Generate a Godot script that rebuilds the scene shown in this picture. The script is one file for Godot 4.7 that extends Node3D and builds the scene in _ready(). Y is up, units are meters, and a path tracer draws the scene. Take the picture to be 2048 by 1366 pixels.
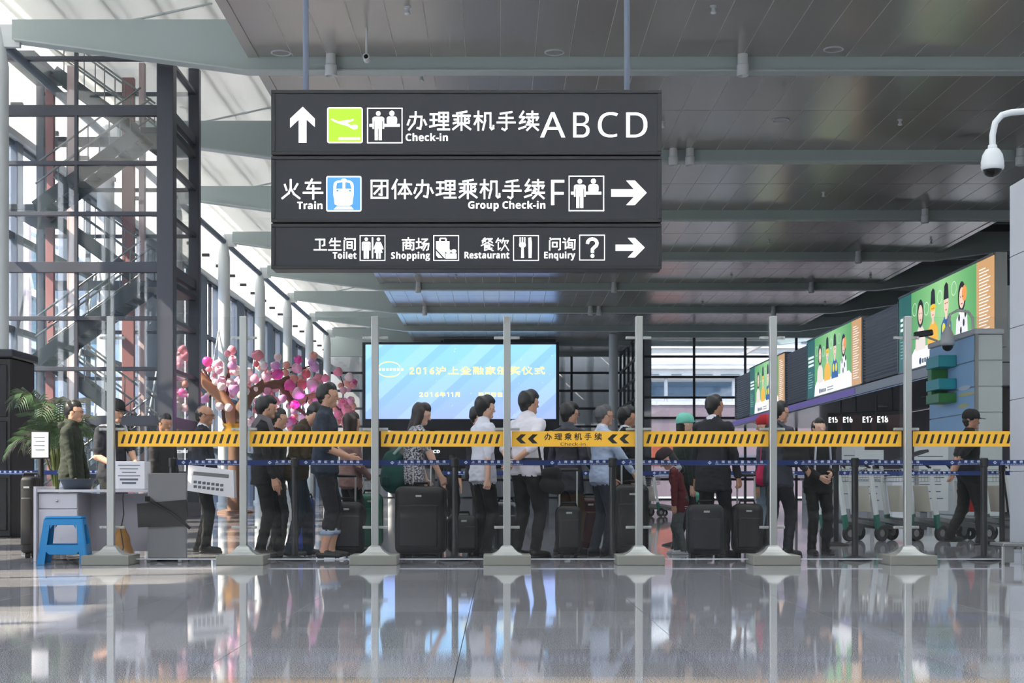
extends Node3D

const EYE := 0.72
const FOCAL := 3000.0

# ------------------------------------------------------------------ geometry collector
class Geo:
	var v := PackedVector3Array()
	var n := PackedVector3Array()
	var t := PackedVector2Array()
	var ix := PackedInt32Array()

	func tri(a: Vector3, b: Vector3, c: Vector3, na: Vector3, nb: Vector3, nc: Vector3, ta := Vector2.ZERO, tb := Vector2.ZERO, tc := Vector2.ZERO) -> void:
		var k := v.size()
		v.append(a); v.append(b); v.append(c)
		n.append(na); n.append(nb); n.append(nc)
		t.append(ta); t.append(tb); t.append(tc)
		if (c - a).cross(b - a).dot(na + nb + nc) >= 0.0:
			ix.append_array([k, k + 1, k + 2])
		else:
			ix.append_array([k, k + 2, k + 1])

	func quad(a: Vector3, b: Vector3, c: Vector3, d: Vector3, nn: Vector3, uv := Rect2(0, 0, 1, 1)) -> void:
		var k := v.size()
		v.append(a); v.append(b); v.append(c); v.append(d)
		for i in 4:
			n.append(nn)
		t.append(Vector2(uv.position.x, uv.end.y)); t.append(uv.end); t.append(Vector2(uv.end.x, uv.position.y)); t.append(uv.position)
		if (c - a).cross(b - a).dot(nn) >= 0.0:
			ix.append_array([k, k + 1, k + 2, k, k + 2, k + 3])
		else:
			ix.append_array([k, k + 2, k + 1, k, k + 3, k + 2])

	func squad(p: Array, q: Array) -> void:
		var k := v.size()
		var s := Vector3.ZERO
		for i in 4:
			v.append(p[i]); n.append(q[i]); t.append(Vector2.ZERO)
			s += q[i]
		if (p[2] - p[0]).cross(p[1] - p[3]).dot(s) >= 0.0:
			ix.append_array([k, k + 1, k + 2, k, k + 2, k + 3])
		else:
			ix.append_array([k, k + 2, k + 1, k, k + 3, k + 2])

	# box given by centre and size, edges chamfered by b, turned by basis
	func box(c: Vector3, s: Vector3, b := 0.0, basis := Basis()) -> Geo:
		var h := s * 0.5
		var X := [basis.x, basis.y, basis.z]
		var H := [h.x, h.y, h.z]
		for ax in 3:
			var u := (ax + 1) % 3
			var w := (ax + 2) % 3
			for sg: float in [-1.0, 1.0]:
				var o: Vector3 = c + X[ax] * (H[ax] * sg)
				var du: Vector3 = X[u] * (H[u] - b)
				var dw: Vector3 = X[w] * (H[w] - b)
				quad(o - du - dw, o + du - dw, o + du + dw, o - du + dw, X[ax] * sg)
		if b > 0.0:
			for ax in 3:
				var u := (ax + 1) % 3
				var w := (ax + 2) % 3
				var along: Vector3 = X[ax] * (H[ax] - b)
				for su: float in [-1.0, 1.0]:
					for sw: float in [-1.0, 1.0]:
						var e1: Vector3 = c + X[u] * (H[u] * su) + X[w] * ((H[w] - b) * sw)
						var e2: Vector3 = c + X[u] * ((H[u] - b) * su) + X[w] * (H[w] * sw)
						quad(e1 - along, e1 + along, e2 + along, e2 - along, (X[u] * su + X[w] * sw).normalized())
			for sx: float in [-1.0, 1.0]:
				for sy: float in [-1.0, 1.0]:
					for sz: float in [-1.0, 1.0]:
						var nn: Vector3 = (X[0] * sx + X[1] * sy + X[2] * sz).normalized()
						var p0: Vector3 = c + X[0] * (H[0] * sx) + X[1] * ((H[1] - b) * sy) + X[2] * ((H[2] - b) * sz)
						var p1: Vector3 = c + X[0] * ((H[0] - b) * sx) + X[1] * (H[1] * sy) + X[2] * ((H[2] - b) * sz)
						var p2: Vector3 = c + X[0] * ((H[0] - b) * sx) + X[1] * ((H[1] - b) * sy) + X[2] * (H[2] * sz)
						tri(p0, p1, p2, nn, nn, nn)
		return self

	# box between two corners
	func span(a: Vector3, b: Vector3, bev := 0.0) -> Geo:
		return box((a + b) * 0.5, (b - a).abs(), bev)

	# straight bar of rectangular section from a to b
	func bar(a: Vector3, b: Vector3, w: float, h: float, bev := 0.0, up := Vector3.UP) -> Geo:
		var z := (b - a).normalized()
		if absf(z.dot(up)) > 0.98:
			up = Vector3.RIGHT
		var x := up.cross(z).normalized()
		var y := z.cross(x)
		return box((a + b) * 0.5, Vector3(w, h, (b - a).length()), bev, Basis(x, y, z))

	# round tube along points, radius may vary (array or number)
	func tube(p: Array, r, sides := 10, caps := true) -> Geo:
		var m := p.size()
		var last := Vector3.ZERO
		var rp := []
		var rn := []
		for i in m:
			var d: Vector3 = (p[min(i + 1, m - 1)] - p[max(i - 1, 0)]).normalized()
			var x: Vector3
			if i == 0:
				x = d.cross(Vector3.UP if absf(d.y) < 0.9 else Vector3.RIGHT).normalized()
			else:
				x = (last - d * last.dot(d)).normalized()
			last = x
			var y := d.cross(x)
			var ri: float = r[i] if r is Array else r
			var a1 := []
			var a2 := []
			for s in sides:
				var an := TAU * s / sides
				var e := x * cos(an) + y * sin(an)
				a1.append(p[i] + e * ri); a2.append(e)
			rp.append(a1); rn.append(a2)
		for i in m - 1:
			for s in sides:
				var e := (s + 1) % sides
				squad([rp[i][s], rp[i][e], rp[i + 1][e], rp[i + 1][s]], [rn[i][s], rn[i][e], rn[i + 1][e], rn[i + 1][s]])
		if caps:
			for q in [0, m - 1]:
				var d: Vector3 = (p[1] - p[0]).normalized() * -1.0 if q == 0 else (p[m - 1] - p[m - 2]).normalized()
				for s in sides - 2:
					tri(rp[q][0], rp[q][s + 1], rp[q][s + 2], d, d, d)
		return self

	# turned profile of (radius, height) points about the y axis at c; lobes gives petals
	func lathe(c: Vector3, prof: Array, sides := 20, smooth := true, lobes := 0, depth := 0.0) -> Geo:
		var P := []
		for q in prof:
			var ring := []
			for s in sides:
				var an := TAU * s / sides
				var rr: float = q.x * (1.0 + depth * cos(an * lobes)) if lobes > 0 else q.x
				ring.append(c + Vector3(rr * cos(an), q.y, rr * sin(an)))
			P.append(ring)
		var N := []
		for i in prof.size():
			var d: Vector2 = prof[min(i + 1, prof.size() - 1)] - prof[max(i - 1, 0)]
			N.append(Vector2(d.y, -d.x).normalized())
		for i in prof.size() - 1:
			var fd: Vector2 = prof[i + 1] - prof[i]
			var fn := Vector2(fd.y, -fd.x).normalized()
			for s in sides:
				var e := (s + 1) % sides
				var a1 := TAU * s / sides
				var a2 := TAU * (s + 1) / sides
				var n1: Vector2 = N[i] if smooth else fn
				var n2: Vector2 = N[i + 1] if smooth else fn
				squad([P[i][s], P[i][e], P[i + 1][e], P[i + 1][s]], [Vector3(n1.x * cos(a1), n1.y, n1.x * sin(a1)), Vector3(n1.x * cos(a2), n1.y, n1.x * sin(a2)), Vector3(n2.x * cos(a2), n2.y, n2.x * sin(a2)), Vector3(n2.x * cos(a1), n2.y, n2.x * sin(a1))])
		return self

	# flat outline (in x, y) pushed through depth along z, then placed by xf
	func prism(poly: PackedVector2Array, depth: float, xf := Transform3D()) -> Geo:
		if Geometry2D.is_polygon_clockwise(poly):
			poly = poly.duplicate(); poly.reverse()
		var tr := Geometry2D.triangulate_polygon(poly)
		var hz := depth * 0.5
		var nf := xf.basis.z.normalized()
		for i in range(0, tr.size(), 3):
			for sg: float in [-1.0, 1.0]:
				var a := xf * Vector3(poly[tr[i]].x, poly[tr[i]].y, hz * sg)
				var b := xf * Vector3(poly[tr[i + 1]].x, poly[tr[i + 1]].y, hz * sg)
				var c := xf * Vector3(poly[tr[i + 2]].x, poly[tr[i + 2]].y, hz * sg)
				tri(a, b, c, nf * sg, nf * sg, nf * sg)
		for i in poly.size():
			var p := poly[i]
			var q := poly[(i + 1) % poly.size()]
			var e := q - p
			if e.length() < 1e-6:
				continue
			var nn := (xf.basis * Vector3(e.y, -e.x, 0)).normalized()
			quad(xf * Vector3(p.x, p.y, -hz), xf * Vector3(q.x, q.y, -hz), xf * Vector3(q.x, q.y, hz), xf * Vector3(p.x, p.y, hz), nn)
		return self

	func ball(c: Vector3, r: Vector3, rings := 8, sides := 12) -> Geo:
		for i in rings:
			for s in sides:
				var P := []
				var N := []
				for q in [[i, s], [i, s + 1], [i + 1, s + 1], [i + 1, s]]:
					var la: float = PI * q[0] / rings
					var lo: float = TAU * q[1] / sides
					var e := Vector3(sin(la) * cos(lo), cos(la), sin(la) * sin(lo))
					P.append(c + e * r); N.append((e / r).normalized())
				squad(P, N)
		return self

	# box with rounded edges and corners of radius r
	func soft(c: Vector3, s: Vector3, r: float, rings := 10, sides := 16) -> Geo:
		var h := s * 0.5 - Vector3.ONE * r
		var P := []
		var N := []
		for i in rings + 1:
			var la := PI * i / rings
			var a := []
			var b := []
			for k in sides:
				var lo := TAU * (k + 0.5) / sides
				var e := Vector3(sin(la) * cos(lo), cos(la), sin(la) * sin(lo))
				var sg := Vector3(signf(cos(lo)), 1.0 if i <= rings / 2 else -1.0, signf(sin(lo)))
				a.append(c + e * r + sg * h); b.append(e)
			P.append(a); N.append(b)
			if i == rings / 2:
				var a2 := []
				for k in sides:
					a2.append(a[k] - Vector3(0, 2.0 * h.y, 0))
				P.append(a2); N.append(b)
		for i in P.size() - 1:
			for k in sides:
				var e := (k + 1) % sides
				squad([P[i][k], P[i][e], P[i + 1][e], P[i + 1][k]], [N[i][k], N[i][e], N[i + 1][e], N[i + 1][k]])
		for y: float in [1.0, -1.0]:
			var t := c + Vector3(0, s.y * 0.5 * y, 0)
			quad(t + Vector3(-h.x, 0, -h.z), t + Vector3(h.x, 0, -h.z), t + Vector3(h.x, 0, h.z), t + Vector3(-h.x, 0, h.z), Vector3(0, y, 0))
		return self

	func add(o: Geo, xf: Transform3D) -> Geo:
		var k := v.size()
		var nb := xf.basis.inverse().transposed()
		for i in o.v.size():
			v.append(xf * o.v[i]); n.append((nb * o.n[i]).normalized()); t.append(o.t[i])
		if xf.basis.determinant() > 0.0:
			for i in o.ix:
				ix.append(i + k)
		else:
			for i in range(0, o.ix.size(), 3):
				ix.append_array([o.ix[i] + k, o.ix[i + 2] + k, o.ix[i + 1] + k])
		return self

	func mesh() -> ArrayMesh:
		var m := ArrayMesh.new()
		var a := []
		a.resize(Mesh.ARRAY_MAX)
		a[Mesh.ARRAY_VERTEX] = v; a[Mesh.ARRAY_NORMAL] = n; a[Mesh.ARRAY_TEX_UV] = t; a[Mesh.ARRAY_INDEX] = ix
		m.add_surface_from_arrays(Mesh.PRIMITIVE_TRIANGLES, a)
		return m

# ------------------------------------------------------------------ naming and placing
var used := {}
var M := {}
var rng := RandomNumberGenerator.new()

func geo() -> Geo:
	return Geo.new()

func numbered(called: String) -> String:
	if not used.has(called):
		used[called] = 0
		return called
	used[called] += 1
	return "%s_%03d" % [called, used[called]]

func part(parent: Node3D, called: String, shape, m: Material, xf := Transform3D()) -> MeshInstance3D:
	var o := MeshInstance3D.new()
	o.name = called
	o.mesh = shape.mesh() if shape is Geo else shape
	o.material_override = m
	o.transform = xf
	parent.add_child(o, true)
	return o

func tag(o: Node3D, label: String, category: String, group := "", kind := "") -> Node3D:
	if label: o.set_meta("label", label)
	if category: o.set_meta("category", category)
	if group: o.set_meta("group", group)
	if kind: o.set_meta("kind", kind)
	return o

func thing(called: String, label: String, category: String, where := Vector3.ZERO, turn := 0.0, group := "") -> Node3D:
	var o := Node3D.new()
	o.name = numbered(called)
	add_child(o)
	o.position = where
	o.rotation_degrees.y = turn
	return tag(o, label, category, group)

func solo(called: String, shape, m: Material, label: String, category: String, where := Vector3.ZERO, turn := 0.0, group := "") -> MeshInstance3D:
	var o := part(self, numbered(called), shape, m)
	o.position = where
	o.rotation_degrees.y = turn
	tag(o, label, category, group)
	return o

func setting(called: String, label: String, where := Vector3.ZERO) -> Node3D:
	var o := Node3D.new()
	o.name = numbered(called)
	add_child(o)
	o.position = where
	return tag(o, label, "", "", "structure")

func copy(o: Node3D, called: String, label: String, where: Vector3, turn := 0.0) -> Node3D:
	var c: Node3D = o.duplicate()
	c.name = numbered(called)
	add_child(c)
	c.position = where
	c.rotation_degrees.y = turn
	c.set_meta("label", label)
	return c

# a point of the hall: x, y as surveyed on the photograph, d metres ahead of the tripod
func at(x: float, y: float, d: float) -> Vector3:
	return Vector3((x - 996.0) * d / FOCAL, EYE + (975.0 - y) * d / FOCAL, -d)

func ground(x: float, d: float) -> Vector3:
	return Vector3((x - 996.0) * d / FOCAL, 0.0, -d)

func mat(key: String, c: Color, rough := 0.6, metal := 0.0, glow := 0.0) -> StandardMaterial3D:
	var m := StandardMaterial3D.new()
	m.resource_name = key
	m.albedo_color = c
	m.roughness = rough
	m.metallic = metal
	if glow > 0.0:
		m.emission_enabled = true
		m.emission = c
		m.emission_energy_multiplier = glow
	M[key] = m
	return m

func glass(key: String, c: Color, alpha: float) -> StandardMaterial3D:
	var m := mat(key, Color(c.r, c.g, c.b, alpha), 0.02)
	m.transparency = BaseMaterial3D.TRANSPARENCY_ALPHA
	return m

func noise_tex(freq: float, stops: Array, size := 512, seed_ := 1, octaves := 3, kind := FastNoiseLite.TYPE_SIMPLEX_SMOOTH) -> NoiseTexture2D:
	var f := FastNoiseLite.new()
	f.seed = seed_
	f.noise_type = kind
	f.frequency = freq
	f.fractal_octaves = octaves
	var t := NoiseTexture2D.new()
	t.width = size; t.height = size
	t.seamless = true
	t.noise = f
	var g := Gradient.new()
	var off := PackedFloat32Array()
	var col := PackedColorArray()
	for s in stops:
		off.append(s[0]); col.append(s[1])
	g.offsets = off; g.colors = col
	t.color_ramp = g
	return t

# ------------------------------------------------------------------ lettering
const GLYPH := {
	"办": "18,30 72,30 70,70 66,88 52,84;44,8 44,30 38,60 12,92;14,46 6,68;84,46 94,68",
	"理": "8,18 40,18;8,46 38,46;6,78 42,70;24,18 24,74;50,12 92,12 92,52 50,52 50,12;50,32 92,32;71,12 71,90;50,70 92,70;44,91 98,91",
	"乘": "74,6 28,14;10,26 90,26;50,12 50,94;34,34 34,62;16,44 34,44;12,62 34,56;66,34 66,60 84,60 86,50;84,38 66,46;48,60 10,90;52,60 92,90",
	"机": "6,28 42,28;24,6 24,94;22,34 6,66;28,42 42,56;56,14 56,50 46,92;56,14 82,14 82,82 88,90 96,86 96,74",
	"手": "76,8 24,16;18,36 82,36;8,58 92,58;52,14 52,86 44,94 32,88",
	"续": "26,6 10,32 30,34 10,60 34,54;6,88 36,78;44,18 94,18;69,6 69,34;42,34 96,34 90,46;52,44 60,52;48,56 56,64;42,68 98,68;72,42 70,68 44,94;76,76 96,94",
	"火": "22,30 30,54;82,26 68,50;50,6 50,44 40,70 10,94;52,50 66,74 92,94",
	"车": "16,20 86,20;46,4 24,48 84,48;52,34 52,96;6,68 96,68",
	"团": "12,10 88,10 88,92 12,92 12,10;24,36 78,36;60,20 60,78 50,76;58,38 26,72",
	"体": "28,6 6,48;20,34 20,94;36,28 96,28;66,6 66,94;62,32 36,74;70,32 96,74;50,72 82,72",
	"卫": "16,16 80,16 80,56 66,60;46,16 46,88;6,90 94,90",
	"生": "28,10 12,40;22,30 88,30;18,58 84,58;50,6 50,90;6,91 94,91",
	"间": "16,6 24,16;12,24 12,94;34,12 90,12 90,88 80,92;34,34 68,34 68,78 34,78 34,34;34,56 68,56",
	"商": "50,4 50,16;8,18 92,18;34,22 40,34;66,22 60,34;14,94 14,38 88,38 88,88 78,92;42,46 28,58;58,46 72,58;34,62 66,62 66,82 34,82 34,62",
	"场": "4,34 36,34;20,8 20,74;4,80 38,70;44,14 82,14 46,46;46,46 92,46 88,86 78,92;62,48 42,80;78,48 54,92",
	"餐": "34,4 14,26;24,12 46,12 16,40;24,22 36,30;54,10 86,10 56,38;60,18 88,38;50,38 8,60;50,38 94,60;32,56 68,56 68,74 32,74 32,56;32,65 68,65;32,74 32,94 50,88;84,78 62,86;54,76 92,96",
	"饮": "22,6 6,36;18,20 40,20 36,32;22,36 22,88 38,78;60,6 48,40;56,24 94,24 86,42;70,34 66,60 44,94;70,52 96,94",
	"问": "16,6 24,16;12,24 12,94;34,12 90,12 90,88 80,92;34,38 66,38 66,70 34,70 34,38",
	"询": "12,8 22,18;4,36 24,36 24,84 36,74;52,6 40,34;48,20 94,20 92,86 80,92;46,40 74,40 74,76 46,76 46,40;46,58 74,58",
	"沪": "8,14 22,24;4,40 18,48;6,92 26,60;62,4 68,16;40,24 88,24 88,52 40,52;40,24 40,60 28,94",
	"上": "48,8 48,88;48,40 84,40;6,90 94,90",
	"金": "50,4 6,46;50,4 94,46;30,44 70,44;16,64 84,64;50,44 50,92;30,70 36,84;70,70 64,84;6,93 94,93",
	"融": "6,10 50,10;14,20 42,20 42,34 14,34 14,20;8,94 8,44 48,44 48,92;20,52 26,62;38,52 32,62;16,66 42,66;28,66 28,90;56,28 94,28 94,60 56,60 56,28;75,8 75,86;54,90 92,84;86,72 96,92",
	"家": "50,2 50,12;10,30 10,16 90,16 90,30;26,32 76,32;56,32 12,56;40,44 60,64 58,90 46,94;54,58 10,76;56,70 12,94;84,44 64,58 94,88",
	"颁": "18,8 4,40;30,8 48,40;8,50 44,50 40,90 30,92;24,50 8,92;54,12 98,12;74,12 68,26;58,72 58,28 92,28 92,72;75,38 74,64 54,94;80,74 96,94",
	"奖": "8,14 18,26;24,4 24,50;4,48 24,36;48,4 36,26;46,14 88,14 40,50;52,24 62,34;6,64 94,64;50,50 44,74 8,96;52,66 92,96",
	"仪": "28,6 6,46;20,32 20,94;60,6 68,18;40,24 60,64 96,94;88,18 68,66 34,94",
	"式": "8,28 92,28;64,6 70,60 84,90 96,88 96,74;78,8 88,18;12,52 52,52;32,52 32,84;8,88 56,80",
	"年": "30,4 12,34;26,20 88,20;24,42 84,42;24,42 24,66;6,66 96,66;54,20 54,96",
	"月": "24,8 24,60 12,94;24,8 80,8 80,86 66,92;24,34 80,34;24,58 80,58",
	"海": "8,12 22,22;4,38 18,46;6,92 26,60;46,4 34,26;44,14 92,14;42,32 86,32 80,88 68,90;42,32 36,74 84,74;30,54 96,54;56,38 64,46;54,60 62,68",
	"虹": "6,26 44,26 44,54 6,54 6,26;25,6 25,86;4,90 48,82;40,72 50,92;56,18 94,18;75,18 75,86;50,88 98,88",
	"桥": "4,28 40,28;22,6 22,94;20,34 4,64;84,6 52,14;42,32 98,32;68,12 62,36 40,58;72,34 96,56;58,56 56,74 46,92;80,54 80,94",
	"国": "12,8 88,8 88,92 12,92 12,8;28,28 72,28;30,48 70,48;26,72 76,72;50,28 50,72;60,54 68,64",
	"际": "10,94 10,10 34,10 22,36 34,52 26,64 16,62;48,18 90,18;40,42 98,42;68,42 68,90 58,88;52,56 40,80;82,56 94,80",
	"0": "50,8 26,20 20,50 26,80 50,92 74,80 80,50 74,20 50,8",
	"1": "28,24 54,8 54,92",
	"2": "22,24 48,8 76,22 74,42 22,90 82,90",
	"6": "70,12 36,30 22,64 36,88 62,90 78,72 66,52 36,52 24,64",
}

func strokes(ch: String) -> Array:
	var out := []
	for s in GLYPH[ch].split(";"):
		var line := PackedVector2Array()
		for p in s.split(" "):
			var q = p.split(",")
			line.append(Vector2(float(q[0]), float(q[1])) / 100.0)
		out.append(line)
	return out

# brush-stroke characters as flat solid letters; x to the right, y up, size s, weight w, thickness d
func hanzi(g: Geo, word: String, o: Vector3, s: float, pitch: float, w: float, d: float) -> Geo:
	for i in word.length():
		for line in strokes(word[i]):
			for k in line.size() - 1:
				var a := Vector2(line[k].x * s + i * pitch, -line[k].y * s)
				var b := Vector2(line[k + 1].x * s + i * pitch, -line[k + 1].y * s)
				var e := (b - a).normalized()
				var m := Vector2(-e.y, e.x) * w * 0.5
				var x1 := a - e * w * 0.45
				var x2 := b + e * w * 0.45
				g.prism(PackedVector2Array([x1 - m, x2 - m, x2 + m, x1 + m]), d, Transform3D(Basis(), o))
	return g

# the same characters drawn into a picture (for prints on belts and screens)
func ink(im: Image, word: String, x: float, y: float, sx: float, sy: float, pitch: float, w: float, c: Color) -> void:
	for i in word.length():
		for line in strokes(word[i]):
			for k in line.size() - 1:
				stroke(im, Vector2(x + i * pitch + line[k].x * sx, y + line[k].y * sy), Vector2(x + i * pitch + line[k + 1].x * sx, y + line[k + 1].y * sy), w, c)

func stroke(im: Image, a: Vector2, b: Vector2, w: float, c: Color) -> void:
	var m := int(maxf(1.0, (b - a).length() / maxf(0.5, w * 0.4)))
	for i in m + 1:
		var p := a.lerp(b, float(i) / m)
		im.fill_rect(Rect2i(int(round(p.x - w / 2)), int(round(p.y - w / 2)), maxi(1, int(round(w))), maxi(1, int(round(w)))), c)

func poly_fill(im: Image, poly: PackedVector2Array, c: Color) -> void:
	var lo := poly[0]
	var hi := poly[0]
	for p in poly:
		lo = lo.min(p); hi = hi.max(p)
	for y in range(maxi(0, int(lo.y)), mini(im.get_height(), int(hi.y) + 1)):
		var xs := []
		for i in poly.size():
			var a := poly[i]
			var b := poly[(i + 1) % poly.size()]
			if (a.y <= y + 0.5) != (b.y <= y + 0.5):
				xs.append(a.x + (y + 0.5 - a.y) / (b.y - a.y) * (b.x - a.x))
		xs.sort()
		for i in range(0, xs.size() - 1, 2):
			var x0 := clampi(int(round(xs[i])), 0, im.get_width())
			var x1 := clampi(int(round(xs[i + 1])), 0, im.get_width())
			if x1 > x0:
				im.fill_rect(Rect2i(x0, y, x1 - x0, 1), c)

func oval(c: Vector2, r: Vector2, turn := 0.0, m := 28) -> PackedVector2Array:
	var p := PackedVector2Array()
	for i in m:
		p.append(c + (Vector2(cos(TAU * i / m), sin(TAU * i / m)) * r).rotated(turn))
	return p

func tex(im: Image) -> ImageTexture:
	im.generate_mipmaps()
	return ImageTexture.create_from_image(im)

var fonts := {}
func font(weight: int) -> SystemFont:
	if not fonts.has(weight):
		var f := SystemFont.new()
		f.font_names = PackedStringArray(["Droid Sans"])
		f.font_weight = weight
		fonts[weight] = f
	return fonts[weight]

# roman lettering whose capitals are cap metres high, stretched to width metres if given; origin at left end of the base line
func roman(word: String, cap: float, width := 0.0, weight := 700, thick := 0.004) -> Array:
	var t := TextMesh.new()
	t.text = word
	t.font = font(weight)
	t.font_size = 64
	t.pixel_size = 0.01
	t.depth = thick
	t.horizontal_alignment = HORIZONTAL_ALIGNMENT_LEFT
	t.vertical_alignment = VERTICAL_ALIGNMENT_BOTTOM
	t.curve_step = 2.0
	var bb := t.get_aabb()
	var ref := TextMesh.new()
	ref.text = "H"; ref.font = t.font; ref.font_size = 64; ref.pixel_size = 0.01; ref.depth = thick
	ref.vertical_alignment = VERTICAL_ALIGNMENT_BOTTOM
	var rb := ref.get_aabb()
	var sy := cap / rb.size.y
	var sx := width / bb.size.x if width > 0.0 else sy
	var xf := Transform3D(Basis.from_scale(Vector3(sx, sy, 1)), Vector3(-bb.position.x * sx, -rb.position.y * sy, 0))
	return [t, xf]

func _ready() -> void:
	rng.seed = 7
	# camera: level on a low tripod, lens shifted up
	var cam := Camera3D.new()
	cam.name = "camera"
	cam.position = Vector3(0, EYE, 0)
	cam.near = 0.05
	cam.far = 600.0
	cam.projection = Camera3D.PROJECTION_FRUSTUM
	cam.size = cam.near * 1366.0 / FOCAL
	cam.frustum_offset = Vector2(28.0, 292.0) / FOCAL * cam.near
	add_child(cam)
	cam.current = true
	# sky and exposure
	var env := Environment.new()
	env.tonemap_mode = Environment.TONE_MAPPER_LINEAR
	env.tonemap_exposure = 2.45
	env.background_mode = Environment.BG_SKY
	var sm := ProceduralSkyMaterial.new()
	sm.sky_top_color = Color(0.84, 0.91, 1.0)
	sm.sky_horizon_color = Color(0.97, 0.98, 1.0)
	sm.sky_curve = 0.3
	sm.ground_bottom_color = Color(0.55, 0.55, 0.56)
	sm.ground_horizon_color = Color(0.8, 0.8, 0.82)
	env.background_energy_multiplier = 3.0
	env.sky = Sky.new()
	env.sky.sky_material = sm
	env.sdfgi_enabled = true
	env.ssao_enabled = true
	env.ssil_enabled = true
	var we := WorldEnvironment.new()
	we.name = "world_environment"
	we.environment = env
	add_child(we)
	var sun := DirectionalLight3D.new()
	sun.name = "sun"
	sun.light_color = Color(1.0, 0.95, 0.86)
	sun.light_energy = 2.1
	sun.light_angular_distance = 0.6
	sun.shadow_enabled = true
	sun.rotation_degrees = Vector3(-41.5, -70, 0)
	add_child(sun)
	materials()
	room()
	skylight()
	facade_left()
	back_wall()
	outside()
	check_in_island()
	stair_tower()
	hanging_sign()
	glass_fence()
	led_screen()
	balloon_tree()
	desk_corner()
	queue_lines()
	pillar_and_cameras()
	carts()
	luggage()
	people()
	ceiling_fittings()

func materials() -> void:
	mat("steel", Color(0.68, 0.69, 0.68), 0.35, 0.75)
	mat("steel_dull", Color(0.52, 0.53, 0.53), 0.45, 0.75)
	mat("base_grey", Color(0.50, 0.50, 0.47), 0.5, 0.2)
	mat("beam_paint", Color(0.66, 0.71, 0.71), 0.5)
	mat("beam_pale", Color(0.72, 0.76, 0.76), 0.5)
	mat("white_paint", Color(0.82, 0.84, 0.85), 0.45)
	mat("panel_white", Color(0.74, 0.76, 0.79), 0.4)
	mat("dark_frame", Color(0.17, 0.18, 0.21), 0.45, 0.3)
	mat("tower_frame", Color(0.31, 0.32, 0.36), 0.4, 0.2)
	mat("unseen_wall_dark", Color(0.10, 0.10, 0.11), 0.6)
	mat("black", Color(0.07, 0.07, 0.075), 0.5)
	mat("black_gloss", Color(0.03, 0.03, 0.035), 0.15)
	mat("rubber", Color(0.05, 0.05, 0.05), 0.8)
	mat("roof_dark", Color(0.16, 0.17, 0.18), 0.8)
	mat("fin_blue", Color(0.36, 0.40, 0.47), 0.5)
	mat("concrete", Color(0.62, 0.62, 0.61), 0.8)
	glass("pane", Color(0.5, 0.55, 0.55), 0.008)
	glass("pane_tower", Color(0.62, 0.72, 0.76), 0.05)
	glass("pane_dimming", Color(0.12, 0.15, 0.17), 0.33)  # dark tint put in the glass to dim the bright view outside
	glass("pane_dark", Color(0.10, 0.12, 0.13), 0.07)
	var milk := mat("milk", Color(0.90, 0.89, 0.86), 0.7)
	milk.backlight_enabled = true
	milk.backlight = Color(0.9, 0.9, 0.9)
	# granite
	var g := mat("granite", Color(1, 1, 1), 0.045)
	g.albedo_texture = noise_tex(0.13, [[0.0, Color(0.24, 0.24, 0.26)], [0.36, Color(0.38, 0.38, 0.40)], [0.45, Color(0.58, 0.58, 0.60)], [0.56, Color(0.66, 0.66, 0.68)], [0.66, Color(0.78, 0.78, 0.79)], [1.0, Color(0.88, 0.88, 0.88)]], 1024, 5, 3)
	g.metallic_specular = 0.42
	g.uv1_triplanar = true
	g.uv1_world_triplanar = true
	g.uv1_scale = Vector3.ONE * 1.1
	for i in 3:
		var h: StandardMaterial3D = g.duplicate()
		h.albedo_color = [Color(1, 1, 1), Color(0.96, 0.96, 0.97), Color(0.92, 0.92, 0.925)][i]
		h.uv1_offset = Vector3(0.37 * i, 0.0, 0.61 * i)
		M["granite_%d" % i] = h
	# metal ceiling planks, slightly shiny
	for i in 3:
		mat("ceiling_%d" % i, [Color(0.655, 0.64, 0.625), Color(0.645, 0.63, 0.62), Color(0.665, 0.65, 0.635)][i], 0.23, 0.3)
	mat("seam", Color(0.80, 0.79, 0.77), 0.5)

const BEAM0 := 32.68
const BAY := 9.0
const CEIL := 10.07
const EDGE_L := -5.2
const EDGE_R := 17.3

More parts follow.
